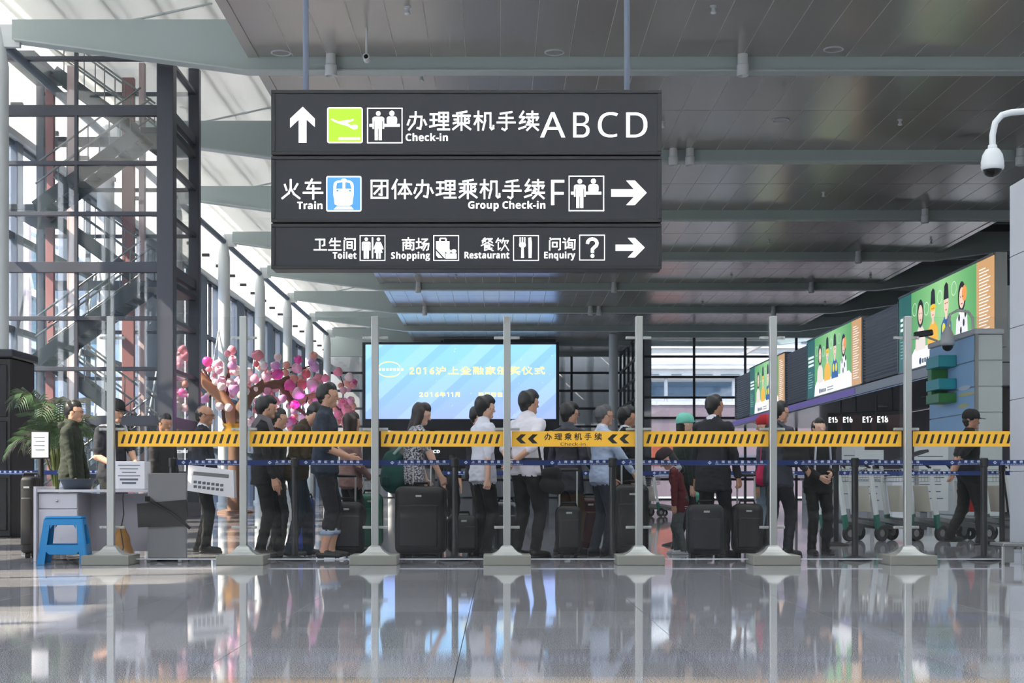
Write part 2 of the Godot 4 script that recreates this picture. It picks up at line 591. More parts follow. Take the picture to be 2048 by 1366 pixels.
func room() -> void:
	# ---- floor: polished granite, single slabs in the foreground
	var fl := setting("floor", "speckled grey polished granite floor of the hall")
	var g := geo()
	g.span(Vector3(-14, -0.3, 16), Vector3(30, -0.03, -108))
	part(fl, "slab", g, M.concrete)
	var x0 := -6.166
	var cols := 13
	var z0 := 4.7
	var rows := 11
	var tile := geo().box(Vector3(0, -0.014, 0), Vector3(0.9972, 0.028, 0.9988), 0.0005).mesh()
	for i in cols:
		for j in rows:
			part(fl, "floor_tile", tile, M["granite_%d" % ((i * 7 + j * 5 + (i * j) % 3) % 3)], Transform3D(Basis(), Vector3(x0 + i + 0.5, 0, -(z0 + j + 0.5))))
	var r := geo()
	r.span(Vector3(-14, -0.03, 16), Vector3(30, 0, -z0))
	r.span(Vector3(-14, -0.03, -z0), Vector3(x0, 0, -(z0 + rows)))
	r.span(Vector3(x0 + cols, -0.03, -z0), Vector3(30, 0, -(z0 + rows)))
	r.span(Vector3(-14, -0.03, -(z0 + rows)), Vector3(30, 0, -88))
	r.span(Vector3(-14, -0.03, -88), Vector3(8.6, 0, -108))
	tag(part(fl, "far_paving", r, M.granite_0), "", "", "", "stuff")
	# ---- beams across the hall, tapering out to the column heads
	for k in range(-4, 8):
		var z := BEAM0 + BAY * k
		var b := setting("ceiling_beam", "pale grey steel beam under the metal ceiling")
		var outline := PackedVector2Array([Vector2(-10.55, EYE + 10.16), Vector2(-10.55, EYE + 9.74), Vector2(-5.5, EYE + 9.06), Vector2(-4.9, EYE + 9.04), Vector2(17.0, EYE + 9.04), Vector2(17.6, EYE + 9.08), Vector2(22.6, EYE + 9.76), Vector2(22.6, EYE + 10.16)])
		part(b, "web", geo().prism(outline, 0.26, Transform3D(Basis(), Vector3(0, 0, -z))), M.beam_paint)
		var fl2 := geo()
		fl2.bar(Vector3(-10.5, EYE + 9.72, -z), Vector3(-5.45, EYE + 9.04, -z), 0.38, 0.035)
		fl2.bar(Vector3(-5.47, EYE + 9.04, -z), Vector3(17.4, EYE + 9.03, -z), 0.38, 0.035)
		fl2.bar(Vector3(17.4, EYE + 9.04, -z), Vector3(22.6, EYE + 9.74, -z), 0.38, 0.035)
		part(b, "flange", fl2, M.beam_pale)
		if k < 0:
			continue
		var col := setting("column", "round white steel column along the glazed wall")
		for sx: float in [-10.9, 23.0]:
			var c := geo()
			c.lathe(Vector3(sx, 0, -z), [Vector2(0.30, 0), Vector2(0.30, 0.12), Vector2(0.235, 0.14), Vector2(0.235, 9.9), Vector2(0.20, 10.1), Vector2(0.10, 10.75), Vector2(0, 10.75)], 24)
			part(col, "shaft", c, M.white_paint)
			var hd := geo()
			hd.box(Vector3(sx + (0.25 if sx < 0 else -0.25), 10.55, -z), Vector3(0.5, 0.5, 0.12), 0.01)
			part(col, "head_plate", hd, M.white_paint)
			if sx < 0:
				var rod := geo()
				rod.tube([Vector3(sx + 0.5, 10.45, -z - 0.2), Vector3(sx + 4.6, 11.4, -z - 0.4)], 0.03, 8)
				part(col, "tie_rod", rod, M.white_paint)
				for s: float in [-1.0, 1.0]:
					part(col, "stay_cable", geo().tube([Vector3(sx - 0.1, 7.6, -z), Vector3(sx - 0.7, 2.4, -z + s * 1.4)], 0.03, 6), M.white_paint)
		if k > 0:
			part(col, "rail", geo().tube([Vector3(-10.9, 10.5, -z), Vector3(-10.9, 10.5, -z + BAY)], 0.11, 12), M.fin_blue)
	# ---- ceiling of metal planks between the beams
	var ce := setting("ceiling", "grey metal plank ceiling over the check-in hall")
	var w := 0.75
	var n := int((EDGE_R - EDGE_L) / w)
	var plank := geo().box(Vector3.ZERO, Vector3(w - 0.014, 0.03, 4.34), 0.004).mesh()
	var rest := geo()
	for k in range(-1, 7):
		for h in 2:
			var zc := BEAM0 + BAY * k + 0.13 + 2.185 + h * 4.37
			for i in n:
				var p := Vector3(EDGE_L + (i + 0.5) * w, CEIL + 0.015, -zc)
				if k < 4:
					part(ce, "ceiling_panel", plank, M["ceiling_%d" % ((i * 5 + k + 3 + h * 2) % 3)], Transform3D(Basis(), p))
				else:
					rest.box(p, Vector3(w - 0.014, 0.03, 4.34), 0.004)
	tag(part(ce, "far_panels", rest, M.ceiling_0), "", "", "", "stuff")
	var sl := geo()
	sl.span(Vector3(EDGE_L - 0.02, CEIL + 0.035, -(BEAM0 - BAY - 0.13)), Vector3(EDGE_R, CEIL + 0.06, -88))
	sl.span(Vector3(EDGE_L - 0.02, CEIL + 0.035, -88), Vector3(8.6, CEIL + 0.06, -104))
	part(ce, "plank_backing", sl, M.seam)
	for i in n + 1:
		part(ce, "seam_strip", geo().span(Vector3(EDGE_L + i * w - 0.006, CEIL + 0.002, -(BEAM0 - BAY)), Vector3(EDGE_L + i * w + 0.006, CEIL + 0.034, -(BEAM0 + 6 * BAY))), M.seam)
	# near ceiling, out of view: milky rooflights placed to light the sign and queue
	for k in range(-5, -1):
		var zc := BEAM0 + BAY * k
		part(ce, "near_lining", geo().span(Vector3(EDGE_L, CEIL, -zc + 0.4), Vector3(EDGE_R, CEIL + 0.05, -zc - 1.1)), M.ceiling_1)
		for i in 6:
			part(ce, "unseen_rooflight_panel", geo().span(Vector3(EDGE_L + i * 3.75 + 0.1, CEIL + 0.1, -zc - 1.1), Vector3(EDGE_L + i * 3.75 + 3.65, CEIL + 0.13, -zc - 8.6)), M.milk)
			part(ce, "unseen_rooflight_bar", geo().span(Vector3(EDGE_L + i * 3.75 - 0.1, CEIL, -zc - 1.1), Vector3(EDGE_L + i * 3.75 + 0.1, CEIL + 0.2, -zc - 8.6)), M.ceiling_1)
	var farl := geo()
	farl.span(Vector3(EDGE_L, CEIL, -(BEAM0 + 7 * BAY)), Vector3(8.6, CEIL + 0.03, -104))
	part(ce, "far_lining", farl, M.ceiling_1)
	for sx: float in [EDGE_L - 0.11, EDGE_R + 0.11]:
		part(ce, "edge_strip", geo().span(Vector3(sx - 0.11, CEIL - 0.02, 16), Vector3(sx + 0.11, CEIL + 0.22, -108)), M.ceiling_2)
	# solid roof deck over it and over the right aisle
	var roof := setting("roof", "dark roof deck above the hall")
	var rd := geo()
	rd.span(Vector3(EDGE_L - 0.2, 11.3, -23), Vector3(30, 11.6, -88.3))
	rd.span(Vector3(EDGE_L - 0.2, 11.3, -88.3), Vector3(9.0, 11.6, -104.3))
	part(roof, "deck", rd, M.roof_dark)
	for i in 5:  # rooflights out of view behind the lintel, placed to light the recess backing
		part(roof, "unseen_rooflight_panel", geo().span(Vector3(-12.0 + i * 4.5, 11.4, -104.3), Vector3(-7.6 + i * 4.5, 11.43, -107.9)), M.milk)
	for i in 3:  # aisle rooflights out of view, placed to light the end block and trolleys
		for j in 8:
			part(roof, "unseen_rooflight_panel", geo().span(Vector3(EDGE_R + i * 4.2 + 0.2, 11.4, 16 - j * 4.9), Vector3(EDGE_R + i * 4.2 + 4.2, 11.43, 16 - j * 4.9 - 4.7)), M.milk)
	for k in range(0, 8):
		var z := BEAM0 + BAY * k
		var tr := geo()
		for q in 3:
			tr.bar(Vector3(EDGE_R + 0.5, 10.9 - 0.1 * q, -z + 2.2 + q * 2.2), Vector3(23, 10.9 - 0.1 * q, -z + 2.2 + q * 2.2), 0.12, 0.16)
		part(roof, "aisle_purlin", tr, M.beam_paint)
	# side wall right; behind the tripod an unseen wall whose milky windows light the queue
	var wr := setting("wall_right", "plain grey wall beyond the check-in islands")
	part(wr, "face", geo().span(Vector3(29.7, 0, 16), Vector3(30, 11.4, -88.3)), M.concrete)
	var wf := setting("unseen_wall_front", "unseen dark wall behind the viewpoint with high milky windows lighting the hall")
	var gg := geo()
	gg.span(Vector3(-14, 0, 15.7), Vector3(30, 6.2, 16))
	part(wf, "band", gg, M.unseen_wall_dark)  # unseen band kept dark so the glass fence reflects little
	for i in 16:
		part(wf, "mullion", geo().span(Vector3(-14 + i * 2.93 - 0.1, 6.2, 15.6), Vector3(-14 + i * 2.93 + 0.1, 11.4, 15.95)), M.dark_frame)
		part(wf, "glass_pane", geo().span(Vector3(-14 + i * 2.93 + 0.1, 6.2, 15.8), Vector3(-14 + i * 2.93 + 2.83, 11.4, 15.82)), M.milk)

func skylight() -> void:
	var s := setting("roof_skylight", "milky white rooflight strip beside the metal ceiling")
	var pm := geo().box(Vector3.ZERO, Vector3(1.13, 0.03, 4.5)).mesh()
	for k in range(-5, 9):
		for j in 2:
			var zc := BEAM0 + BAY * k + 2.25 + 4.5 * j
			for i in 5:
				part(s, "unseen_rooflight_panel", pm, M.milk, Transform3D(Basis(), Vector3(-10.95 + (i + 0.5) * 1.13, 11.42, -zc)))
				part(s, "added_dimming_sheet", pm, M.milk, Transform3D(Basis(), Vector3(-10.95 + (i + 0.5) * 1.13, 11.75, -zc)))  # second sheet added only to dim the skylight
		part(s, "cross_bar", geo().span(Vector3(-11.1, 11.33, -(BEAM0 + BAY * k + 4.47)), Vector3(EDGE_L - 0.2, 11.44, -(BEAM0 + BAY * k + 4.53))), M.dark_frame)
	# purlins lie on top of the milky sheets
	for i in 6:
		part(s, "purlin", geo().span(Vector3(-10.95 + i * 1.13 - 0.04, 11.46, 16), Vector3(-10.95 + i * 1.13 + 0.04, 11.56, -108)), M.beam_pale)
		if i < 5:
			part(s, "purlin", geo().span(Vector3(-10.95 + i * 1.13 + 0.30, 11.47, 16), Vector3(-10.95 + i * 1.13 + 0.34, 11.52, -108)), M.beam_pale)
	for k in range(-5, 8):
		for j in 4:
			var z1 := BEAM0 + BAY * k + 2.25 * j
			var g := geo()
			g.bar(Vector3(-11.55, 11.4, -z1), Vector3(-11.55, 11.4, -z1 - 2.25), 1.2, 0.03)
			part(s, "unseen_rooflight_panel", g, M.milk)

func facade_left() -> void:
	var wl := setting("wall_left", "tall glazed side wall with grey blue piers and milky upper panels")
	var X := -12.1
	for k in range(-5, 9):
		var z := BEAM0 + BAY * k
		# two piers and two windows in each bay
		for q in 2:
			var zp := z + q * 4.5
			var wide := 0.5 if k == 0 or k == 1 else 1.9
			part(wl, "pier", geo().span(Vector3(X - 0.15, 0, -zp - 0.1), Vector3(X + 0.15, 9.35, -zp - 0.1 - wide), 0.01), M.fin_blue)
			var za := zp + 0.1 + wide
			var zb := zp + 4.6
			for j in 4:
				part(wl, "window_pane", geo().span(Vector3(X - 0.01, j * 2.33 + 0.1, -za), Vector3(X + 0.01, j * 2.33 + 2.33, -zb)), M.pane)
				part(wl, "transom", geo().span(Vector3(X - 0.09, j * 2.33 + 2.25, -za), Vector3(X + 0.09, j * 2.33 + 2.39, -zb)), M.dark_frame)
			part(wl, "mullion", geo().span(Vector3(X - 0.07, 0, -(za + zb) * 0.5 + 0.04), Vector3(X + 0.07, 9.35, -(za + zb) * 0.5 - 0.04)), M.dark_frame)
		part(wl, "cornice", geo().span(Vector3(X - 0.2, 9.33, -z), Vector3(X + 0.25, 9.5, -z - BAY)), M.white_paint)
		for q in 3:
			part(wl, "upper_panel", geo().span(Vector3(X - 0.02, 9.5, -z - q * 3.0), Vector3(X + 0.02, 11.5, -z - q * 3.0 - 3.0)), M.milk)
			part(wl, "bracket", geo().box(Vector3(X + 0.18, 10.2, -z - q * 3.0 - 1.5), Vector3(0.3, 0.12, 0.12), 0.01), M.dark_frame)

func glazing(wall: Node3D, a: Vector3, b: Vector3, cols: int, rows: int, m: Material, post := 0.12) -> void:
	# upright glazed wall from a (low corner) to b (high corner), along x or along z
	for i in cols + 1:
		var p := Vector3(lerpf(a.x, b.x, float(i) / cols), 0, lerpf(a.z, b.z, float(i) / cols))
		part(wall, "mullion", geo().span(p + Vector3(-post * 0.5, a.y, -post * 0.5), p + Vector3(post * 0.5, b.y, post * 0.5)), M.dark_frame)
	for j in rows + 1:
		var y := lerpf(a.y, b.y, float(j) / rows)
		part(wall, "transom", geo().bar(Vector3(a.x, y, a.z), Vector3(b.x, y, b.z), post * 0.8, post), M.dark_frame)
	for i in cols:
		for j in rows:
			var p := Vector3(lerpf(a.x, b.x, float(i) / cols), lerpf(a.y, b.y, float(j) / rows), lerpf(a.z, b.z, float(i) / cols))
			var q := Vector3(lerpf(a.x, b.x, (i + 1.0) / cols), lerpf(a.y, b.y, (j + 1.0) / rows), lerpf(a.z, b.z, (i + 1.0) / cols))
			part(wall, "glass_pane", geo().bar(Vector3(p.x, (p.y + q.y) * 0.5, p.z), Vector3(q.x, (p.y + q.y) * 0.5, q.z), 0.02, q.y - p.y), m)

func back_wall() -> void:
	var wb := setting("wall_back", "far glazed end wall with dark mullions")
	glazing(wb, Vector3(8.5, 0, -88), Vector3(29.5, 9.6, -88), 7, 8, M.pane_dimming, 0.14)
	part(wb, "lintel", geo().span(Vector3(8.4, 9.5, -87.8), Vector3(30, 11.4, -88.3)), M.beam_paint)
	var wc := setting("wall_recess", "dark glazed recess behind the large screen")
	glazing(wc, Vector3(-11.9, 0, -104), Vector3(8.5, 9.9, -104), 6, 8, M.pane_dark, 0.16)
	glazing(wc, Vector3(8.5, 0, -104), Vector3(8.5, 9.9, -88.2), 5, 8, M.pane_dark, 0.16)
	part(wc, "lintel", geo().span(Vector3(-12.2, 9.8, -103.8), Vector3(8.6, 11.6, -104.3)), M.beam_paint)
	# room behind the dark glass
	part(wc, "backing", geo().span(Vector3(-12.2, 0, -107.6), Vector3(8.9, 11.6, -107.9)), M.panel_white)
	part(wc, "side_backing", geo().span(Vector3(8.95, 0, -88.5), Vector3(9.05, 11.6, -108)), M.panel_white)
	for i in 9:
		part(wc, "pale_upright", geo().tube([Vector3(-9.5 + i * 2.0, 0, -106), Vector3(-9.5 + i * 2.0, 10.5, -106)], 0.28, 14), M.panel_white)  # row of pale upright tubes behind the dark glass
	var col := setting("column", "slim pale column standing beside the dark recess")
	part(col, "shaft", geo().tube([Vector3(7.0, 0, -91), Vector3(7.0, 10, -91)], 0.27, 18), M.white_paint)

func outside() -> void:
	var gr := setting("ground", "pale concrete forecourt outside the terminal")
	part(gr, "apron", geo().span(Vector3(-250, -0.6, 200), Vector3(250, -0.31, -400)), M.concrete)
	# far office block
	var o := thing("office_building", "long white building with rows of windows outside the far glazing", "building", Vector3(30, 0, -190))
	part(o, "facade", geo().span(Vector3(-40, 0, 0), Vector3(60, 34, -14)), M.panel_white)
	mat("far_glass", Color(0.30, 0.36, 0.42), 0.2)
	for i in 20:
		for j in 6:
			part(o, "window", geo().box(Vector3(-38 + i * 3.4, 14.4 + j * 2.6, 0.05), Vector3(2.4 if (i + j) % 3 else 1.3, 1.3, 0.2), 0.02), M.far_glass)
	for j in 6:
		part(o, "balcony", geo().span(Vector3(-40, 13.1 + j * 2.6, 0.1), Vector3(60, 13.4 + j * 2.6, 1.2)), M.white_paint)
	# covered walkway with a bowed white edge
	var wk := thing("walkway_canopy", "bowed white walkway canopy outside the far glazing", "canopy", Vector3(17, 0, -125))
	var top := PackedVector2Array()
	var low := PackedVector2Array()
	for i in 21:
		var u := i / 20.0
		top.append(Vector2(-22 + 44 * u, 10.9 + 1.0 * sin(PI * u)))
		low.append(Vector2(22 - 44 * u, 10.1 + 0.9 * sin(PI * u)))
	top.append_array(low)
	part(wk, "edge_beam", geo().prism(top, 0.5), M.white_paint)
	mat("glass_blue", Color(0.34, 0.45, 0.56), 0.15, 0.3)
	part(wk, "underside", geo().span(Vector3(-22, 9.9, -0.5), Vector3(22, 10.1, -5.8)), M.panel_white)
	part(wk, "glass_band", geo().span(Vector3(-22, 8.7, -6), Vector3(22, 10.5, -6.3)), M.glass_blue)
	for i in 8:
		part(wk, "post", geo().tube([Vector3(-20 + i * 5.7, 0, -1), Vector3(-20 + i * 5.7, 10.0, -1)], 0.16, 10), M.panel_white)
	mat("wall_mauve", Color(0.50, 0.44, 0.48), 0.7)
	var wa := thing("boundary_wall", "mauve grey wall along the road outside", "wall", Vector3(24, 0, -118))
	part(wa, "face", geo().span(Vector3(-24, 0, 0), Vector3(26, 7.2, -0.4)), M.wall_mauve)
	for i in 12:
		part(wa, "coping", geo().span(Vector3(-24 + i * 4.2, 7.2, 0.1), Vector3(-20 + i * 4.2, 7.45, -0.5), 0.02), M.panel_white)
	# added backdrop wing outside the left wall, tempers the white sky view
	mat("wing_glass", Color(0.36, 0.47, 0.52), 0.25)
	mat("wing_column", Color(0.58, 0.50, 0.50), 0.6)
	var tw := thing("added_wing", "pale blue glazed backdrop wing added outside the left wall", "building", Vector3(-26, 0, -60))
	part(tw, "glazed_wall", geo().span(Vector3(-6, 0, -60), Vector3(0, 15, 45)), M.wing_glass)
	for i in 26:
		part(tw, "rib", geo().span(Vector3(0, 0, 43 - i * 4.0), Vector3(0.5, 15, 42 - i * 4.0)), M.wing_column if i % 2 == 0 else M.panel_white)
	for j in 5:
		part(tw, "floor_band", geo().span(Vector3(0, 2.6 + j * 2.9, -60), Vector3(0.3, 3.0 + j * 2.9, 45)), M.panel_white)
	for j in 4:
		part(wa, "rail", geo().span(Vector3(-24, 1.6 + j * 1.5, 0.0), Vector3(26, 1.75 + j * 1.5, 0.12)), M.fin_blue)
	mat("poster_orange", Color(0.62, 0.30, 0.22), 0.7)
	var sp := at(1318, 868, 112)
	var st := thing("orange_hoarding", "orange hoarding panel outside behind the glazing", "hoarding", Vector3(sp.x, 0, sp.z))
	part(st, "board", geo().box(Vector3(0.6, 3.6, 0), Vector3(2.3, 2.6, 0.1), 0.02), M.poster_orange)
	for s: float in [-0.4, 1.6]:
		part(st, "post", geo().tube([Vector3(s, -0.3, -0.1), Vector3(s, 4.8, -0.1)], 0.05, 8), M.steel_dull)

func ceiling_fittings() -> void:
	# white cylinder spotlights under the beams
	var first: Node3D
	var spots := [[665, 0, "nearest the sign post"], [1481, 0, "on the nearest beam right of the hanging sign"], [1344, 1, "left one of a pair beside the sign"], [1377, 1, "right one of a pair beside the sign"], [2033, 1, "near the white pillar"], [1845, 2, "above the posters"], [1713, 3, "above the posters, fourth beam"], [1620, 4, "on the fifth beam"], [1545, 5, "on the sixth beam above the fence post"], [837, 4, "over the screen, left"], [1227, 4, "over the screen, right"], [850, 5, "over the screen top left"], [1180, 5, "farther pair over the screen, left"], [1197, 5, "farther pair over the screen, right"]]
	for s in spots:
		var z: float = BEAM0 + BAY * s[1]
		var p := Vector3((s[0] - 996.0) * z / FOCAL, EYE + 9.03, -z + 0.3)
		var lab := "small white cylinder ceiling light %s" % s[2]
		if first == null:
			first = thing("cylinder_light", lab, "light", p, 0, "cylinder lights under the beams")
			part(first, "housing", geo().lathe(Vector3(0, 0, 0), [Vector2(0.0, 0.32), Vector2(0.11, 0.32), Vector2(0.115, 0.1), Vector2(0.13, 0.08), Vector2(0.13, -0.14), Vector2(0.115, -0.15), Vector2(0.10, -0.08), Vector2(0, -0.07)], 18, false), M.white_paint)
			part(first, "lens", geo().lathe(Vector3(0, -0.09, 0), [Vector2(0.0, 0.01), Vector2(0.095, 0.01), Vector2(0.095, 0), Vector2(0, 0)], 18, false), M.panel_white)
		else:
			copy(first, "cylinder_light", lab, p)
	var sp: Node3D
	for s in [[815, 14], [1427, 12], [1800, 239], [1647, 384], [1537, 480], [1463, 550], [1405, 603], [1862, 480], [1741, 550], [1650, 604], [1326, 244], [912, 550], [843, 150]]:
		var z: float = (CEIL - EYE) * FOCAL / (975.0 - s[1])
		var p := Vector3((s[0] - 996.0) * z / FOCAL, CEIL, -z)
		if sp == null:
			sp = thing("sprinkler", "tiny pale sprinkler head in the metal ceiling", "sprinkler", p, 0, "sprinkler heads in the ceiling")
			part(sp, "rose", geo().lathe(Vector3.ZERO, [Vector2(0, 0), Vector2(0.07, 0), Vector2(0.06, -0.03), Vector2(0, -0.03)], 14, false), M.panel_white)
			part(sp, "head", geo().lathe(Vector3.ZERO, [Vector2(0.03, -0.03), Vector2(0.04, -0.1), Vector2(0.06, -0.12), Vector2(0.05, -0.15), Vector2(0, -0.16)], 12), M.white_paint)
		else:
			copy(sp, "sprinkler", "tiny pale sprinkler head in the metal ceiling", p)
	var ds: Node3D
	for s in [[562, 105, "left of the sign post"], [1109, 104, "above the hanging sign"], [1667, 98, "right of the sign, nearest bay"], [1561, 240, "second bay right of the sign"]]:
		var z: float = (CEIL - EYE) * FOCAL / (975.0 - s[1])
		var p := Vector3((s[0] - 996.0) * z / FOCAL, CEIL, -z)
		var lab: String = "flat round ceiling speaker " + s[2]
		if ds == null:
			ds = thing("ceiling_speaker", lab, "speaker", p, 0, "round speakers flush in the ceiling")
			part(ds, "ring", geo().lathe(Vector3.ZERO, [Vector2(0.20, 0), Vector2(0.22, 0), Vector2(0.22, -0.02), Vector2(0.19, -0.025), Vector2(0.18, -0.01)], 24, false), M.panel_white)
			part(ds, "grille", geo().lathe(Vector3.ZERO, [Vector2(0.18, -0.012), Vector2(0, -0.012)], 24, false), M.ceiling_0)
		else:
			copy(ds, "ceiling_speaker", lab, p)
	var z2 := 30.5
	var cp := Vector3((733 - 996.0) * z2 / FOCAL, CEIL, -z2)
	var cc := thing("ceiling_camera", "small white security camera on a stalk left above the sign", "camera", cp)
	part(cc, "stalk", geo().tube([Vector3.ZERO, Vector3(0, -0.55, 0)], 0.025, 8), M.white_paint)
	part(cc, "body", geo().tube([Vector3(0, -0.62, -0.12), Vector3(0, -0.62, 0.12)], 0.07, 14), M.white_paint)
	part(cc, "lens", geo().tube([Vector3(0, -0.62, 0.12), Vector3(0, -0.62, 0.125)], 0.045, 14), M.black_gloss)

# ------------------------------------------------------------------ hanging direction sign
const SIGN_D := 13.0
const SK := 13.0 / 3000.0

func sx(c: float) -> float:
	return (530.0 + c / 2.528 - 996.0) * SK

func sy(c: float) -> float:
	return EYE + (975.0 - 160.0 - c / 2.528) * SK

func flat(g: Geo, pts: Array, d := 0.006) -> Geo:
	var p := PackedVector2Array()
	for i in range(0, pts.size(), 2):
		p.append(Vector2(sx(pts[i]), sy(pts[i + 1])))
	return g.prism(p, d)

func dot(g: Geo, cx: float, cy: float, rx: float, ry: float, d := 0.006) -> Geo:
	var p := PackedVector2Array()
	for q in oval(Vector2(cx, cy), Vector2(rx, ry), 0, 20):
		p.append(Vector2(sx(q.x), sy(q.y)))
	return g.prism(p, d)

func rounded(g: Geo, x0: float, y0: float, x1: float, y1: float, r: float, d := 0.006) -> Geo:
	var p := PackedVector2Array()
	for c in [[x1 - r, y0 + r, -90], [x1 - r, y1 - r, 0], [x0 + r, y1 - r, 90], [x0 + r, y0 + r, 180]]:
		for i in 5:
			var a := deg_to_rad(c[2] + i * 22.5)
			p.append(Vector2(sx(c[0] + r * cos(a)), sy(c[1] + r * sin(a))))
	return g.prism(p, d)

func frame_of(g: Geo, x0: float, y0: float, x1: float, y1: float, w: float) -> Geo:
	for q in [[x0, y0, x1, y0 + w], [x0, y1 - w, x1, y1], [x0, y0, x0 + w, y1], [x1 - w, y0, x1, y1]]:
		rounded(g, q[0], q[1], q[2], q[3], w * 0.49)
	return g

func man_icon(g: Geo, x: float, y: float, h: float, skirt := false) -> void:
	var u := h / 150.0
	dot(g, x, y + 13 * u, 12 * u, 12 * u)
	if skirt:
		flat(g, [x - 16 * u, y + 32 * u, x + 16 * u, y + 32 * u, x + 36 * u, y + 82 * u, x + 26 * u, y + 86 * u, x + 14 * u, y + 56 * u, x + 28 * u, y + 108 * u, x - 28 * u, y + 108 * u, x - 14 * u, y + 56 * u, x - 26 * u, y + 86 * u, x - 36 * u, y + 82 * u])
		for s: float in [-1.0, 1.0]:
			flat(g, [x + s * 3 * u, y + 106 * u, x + s * 15 * u, y + 106 * u, x + s * 15 * u, y + 150 * u, x + s * 3 * u, y + 150 * u])
	else:
		rounded(g, x - 28 * u, y + 30 * u, x + 28 * u, y + 50 * u, 9 * u)
		flat(g, [x - 18 * u, y + 32 * u, x + 18 * u, y + 32 * u, x + 18 * u, y + 90 * u, x - 18 * u, y + 90 * u])
		for s: float in [-1.0, 1.0]:
			flat(g, [x + s * 22 * u, y + 36 * u, x + s * 30 * u, y + 36 * u, x + s * 30 * u, y + 92 * u, x + s * 22 * u, y + 92 * u])
			flat(g, [x + s * 2 * u, y + 88 * u, x + s * 18 * u, y + 88 * u, x + s * 18 * u, y + 150 * u, x + s * 2 * u, y + 150 * u])

func counter_icon(g: Geo, x0: float, y0: float) -> void:
	frame_of(g, x0, y0, x0 + 180, y0 + 180, 5)
	man_icon(g, x0 + 57, y0 + 16, 148)
	dot(g, x0 + 126, y0 + 28, 13, 13)
	rounded(g, x0 + 100, y0 + 44, x0 + 152, y0 + 84, 12)
	flat(g, [x0 + 86, y0 + 82, x0 + 166, y0 + 82, x0 + 166, y0 + 96, x0 + 86, y0 + 96])
	flat(g, [x0 + 12, y0 + 82, x0 + 30, y0 + 82, x0 + 30, y0 + 96, x0 + 12, y0 + 96])

func sign_word(parent: Node3D, word: String, x0: float, base: float, cap: float, x1: float, weight := 700) -> void:
	var r := roman(word, cap / 2.528 * SK, (x1 - x0) / 2.528 * SK, weight, 0.006)
	var o := part(parent, "lettering", r[0], M.sign_white, r[1])
	o.position += Vector3(sx(x0), sy(base), 0)

func sign_hanzi(parent: Node3D, word: String, x0: float, y0: float, size: float, pitch: float, weight := 0.088) -> void:
	var s := size / 2.528 * SK
	part(parent, "lettering", hanzi(geo(), word, Vector3(sx(x0), sy(y0), 0), s, pitch / 2.528 * SK, s * weight, 0.006), M.sign_white)

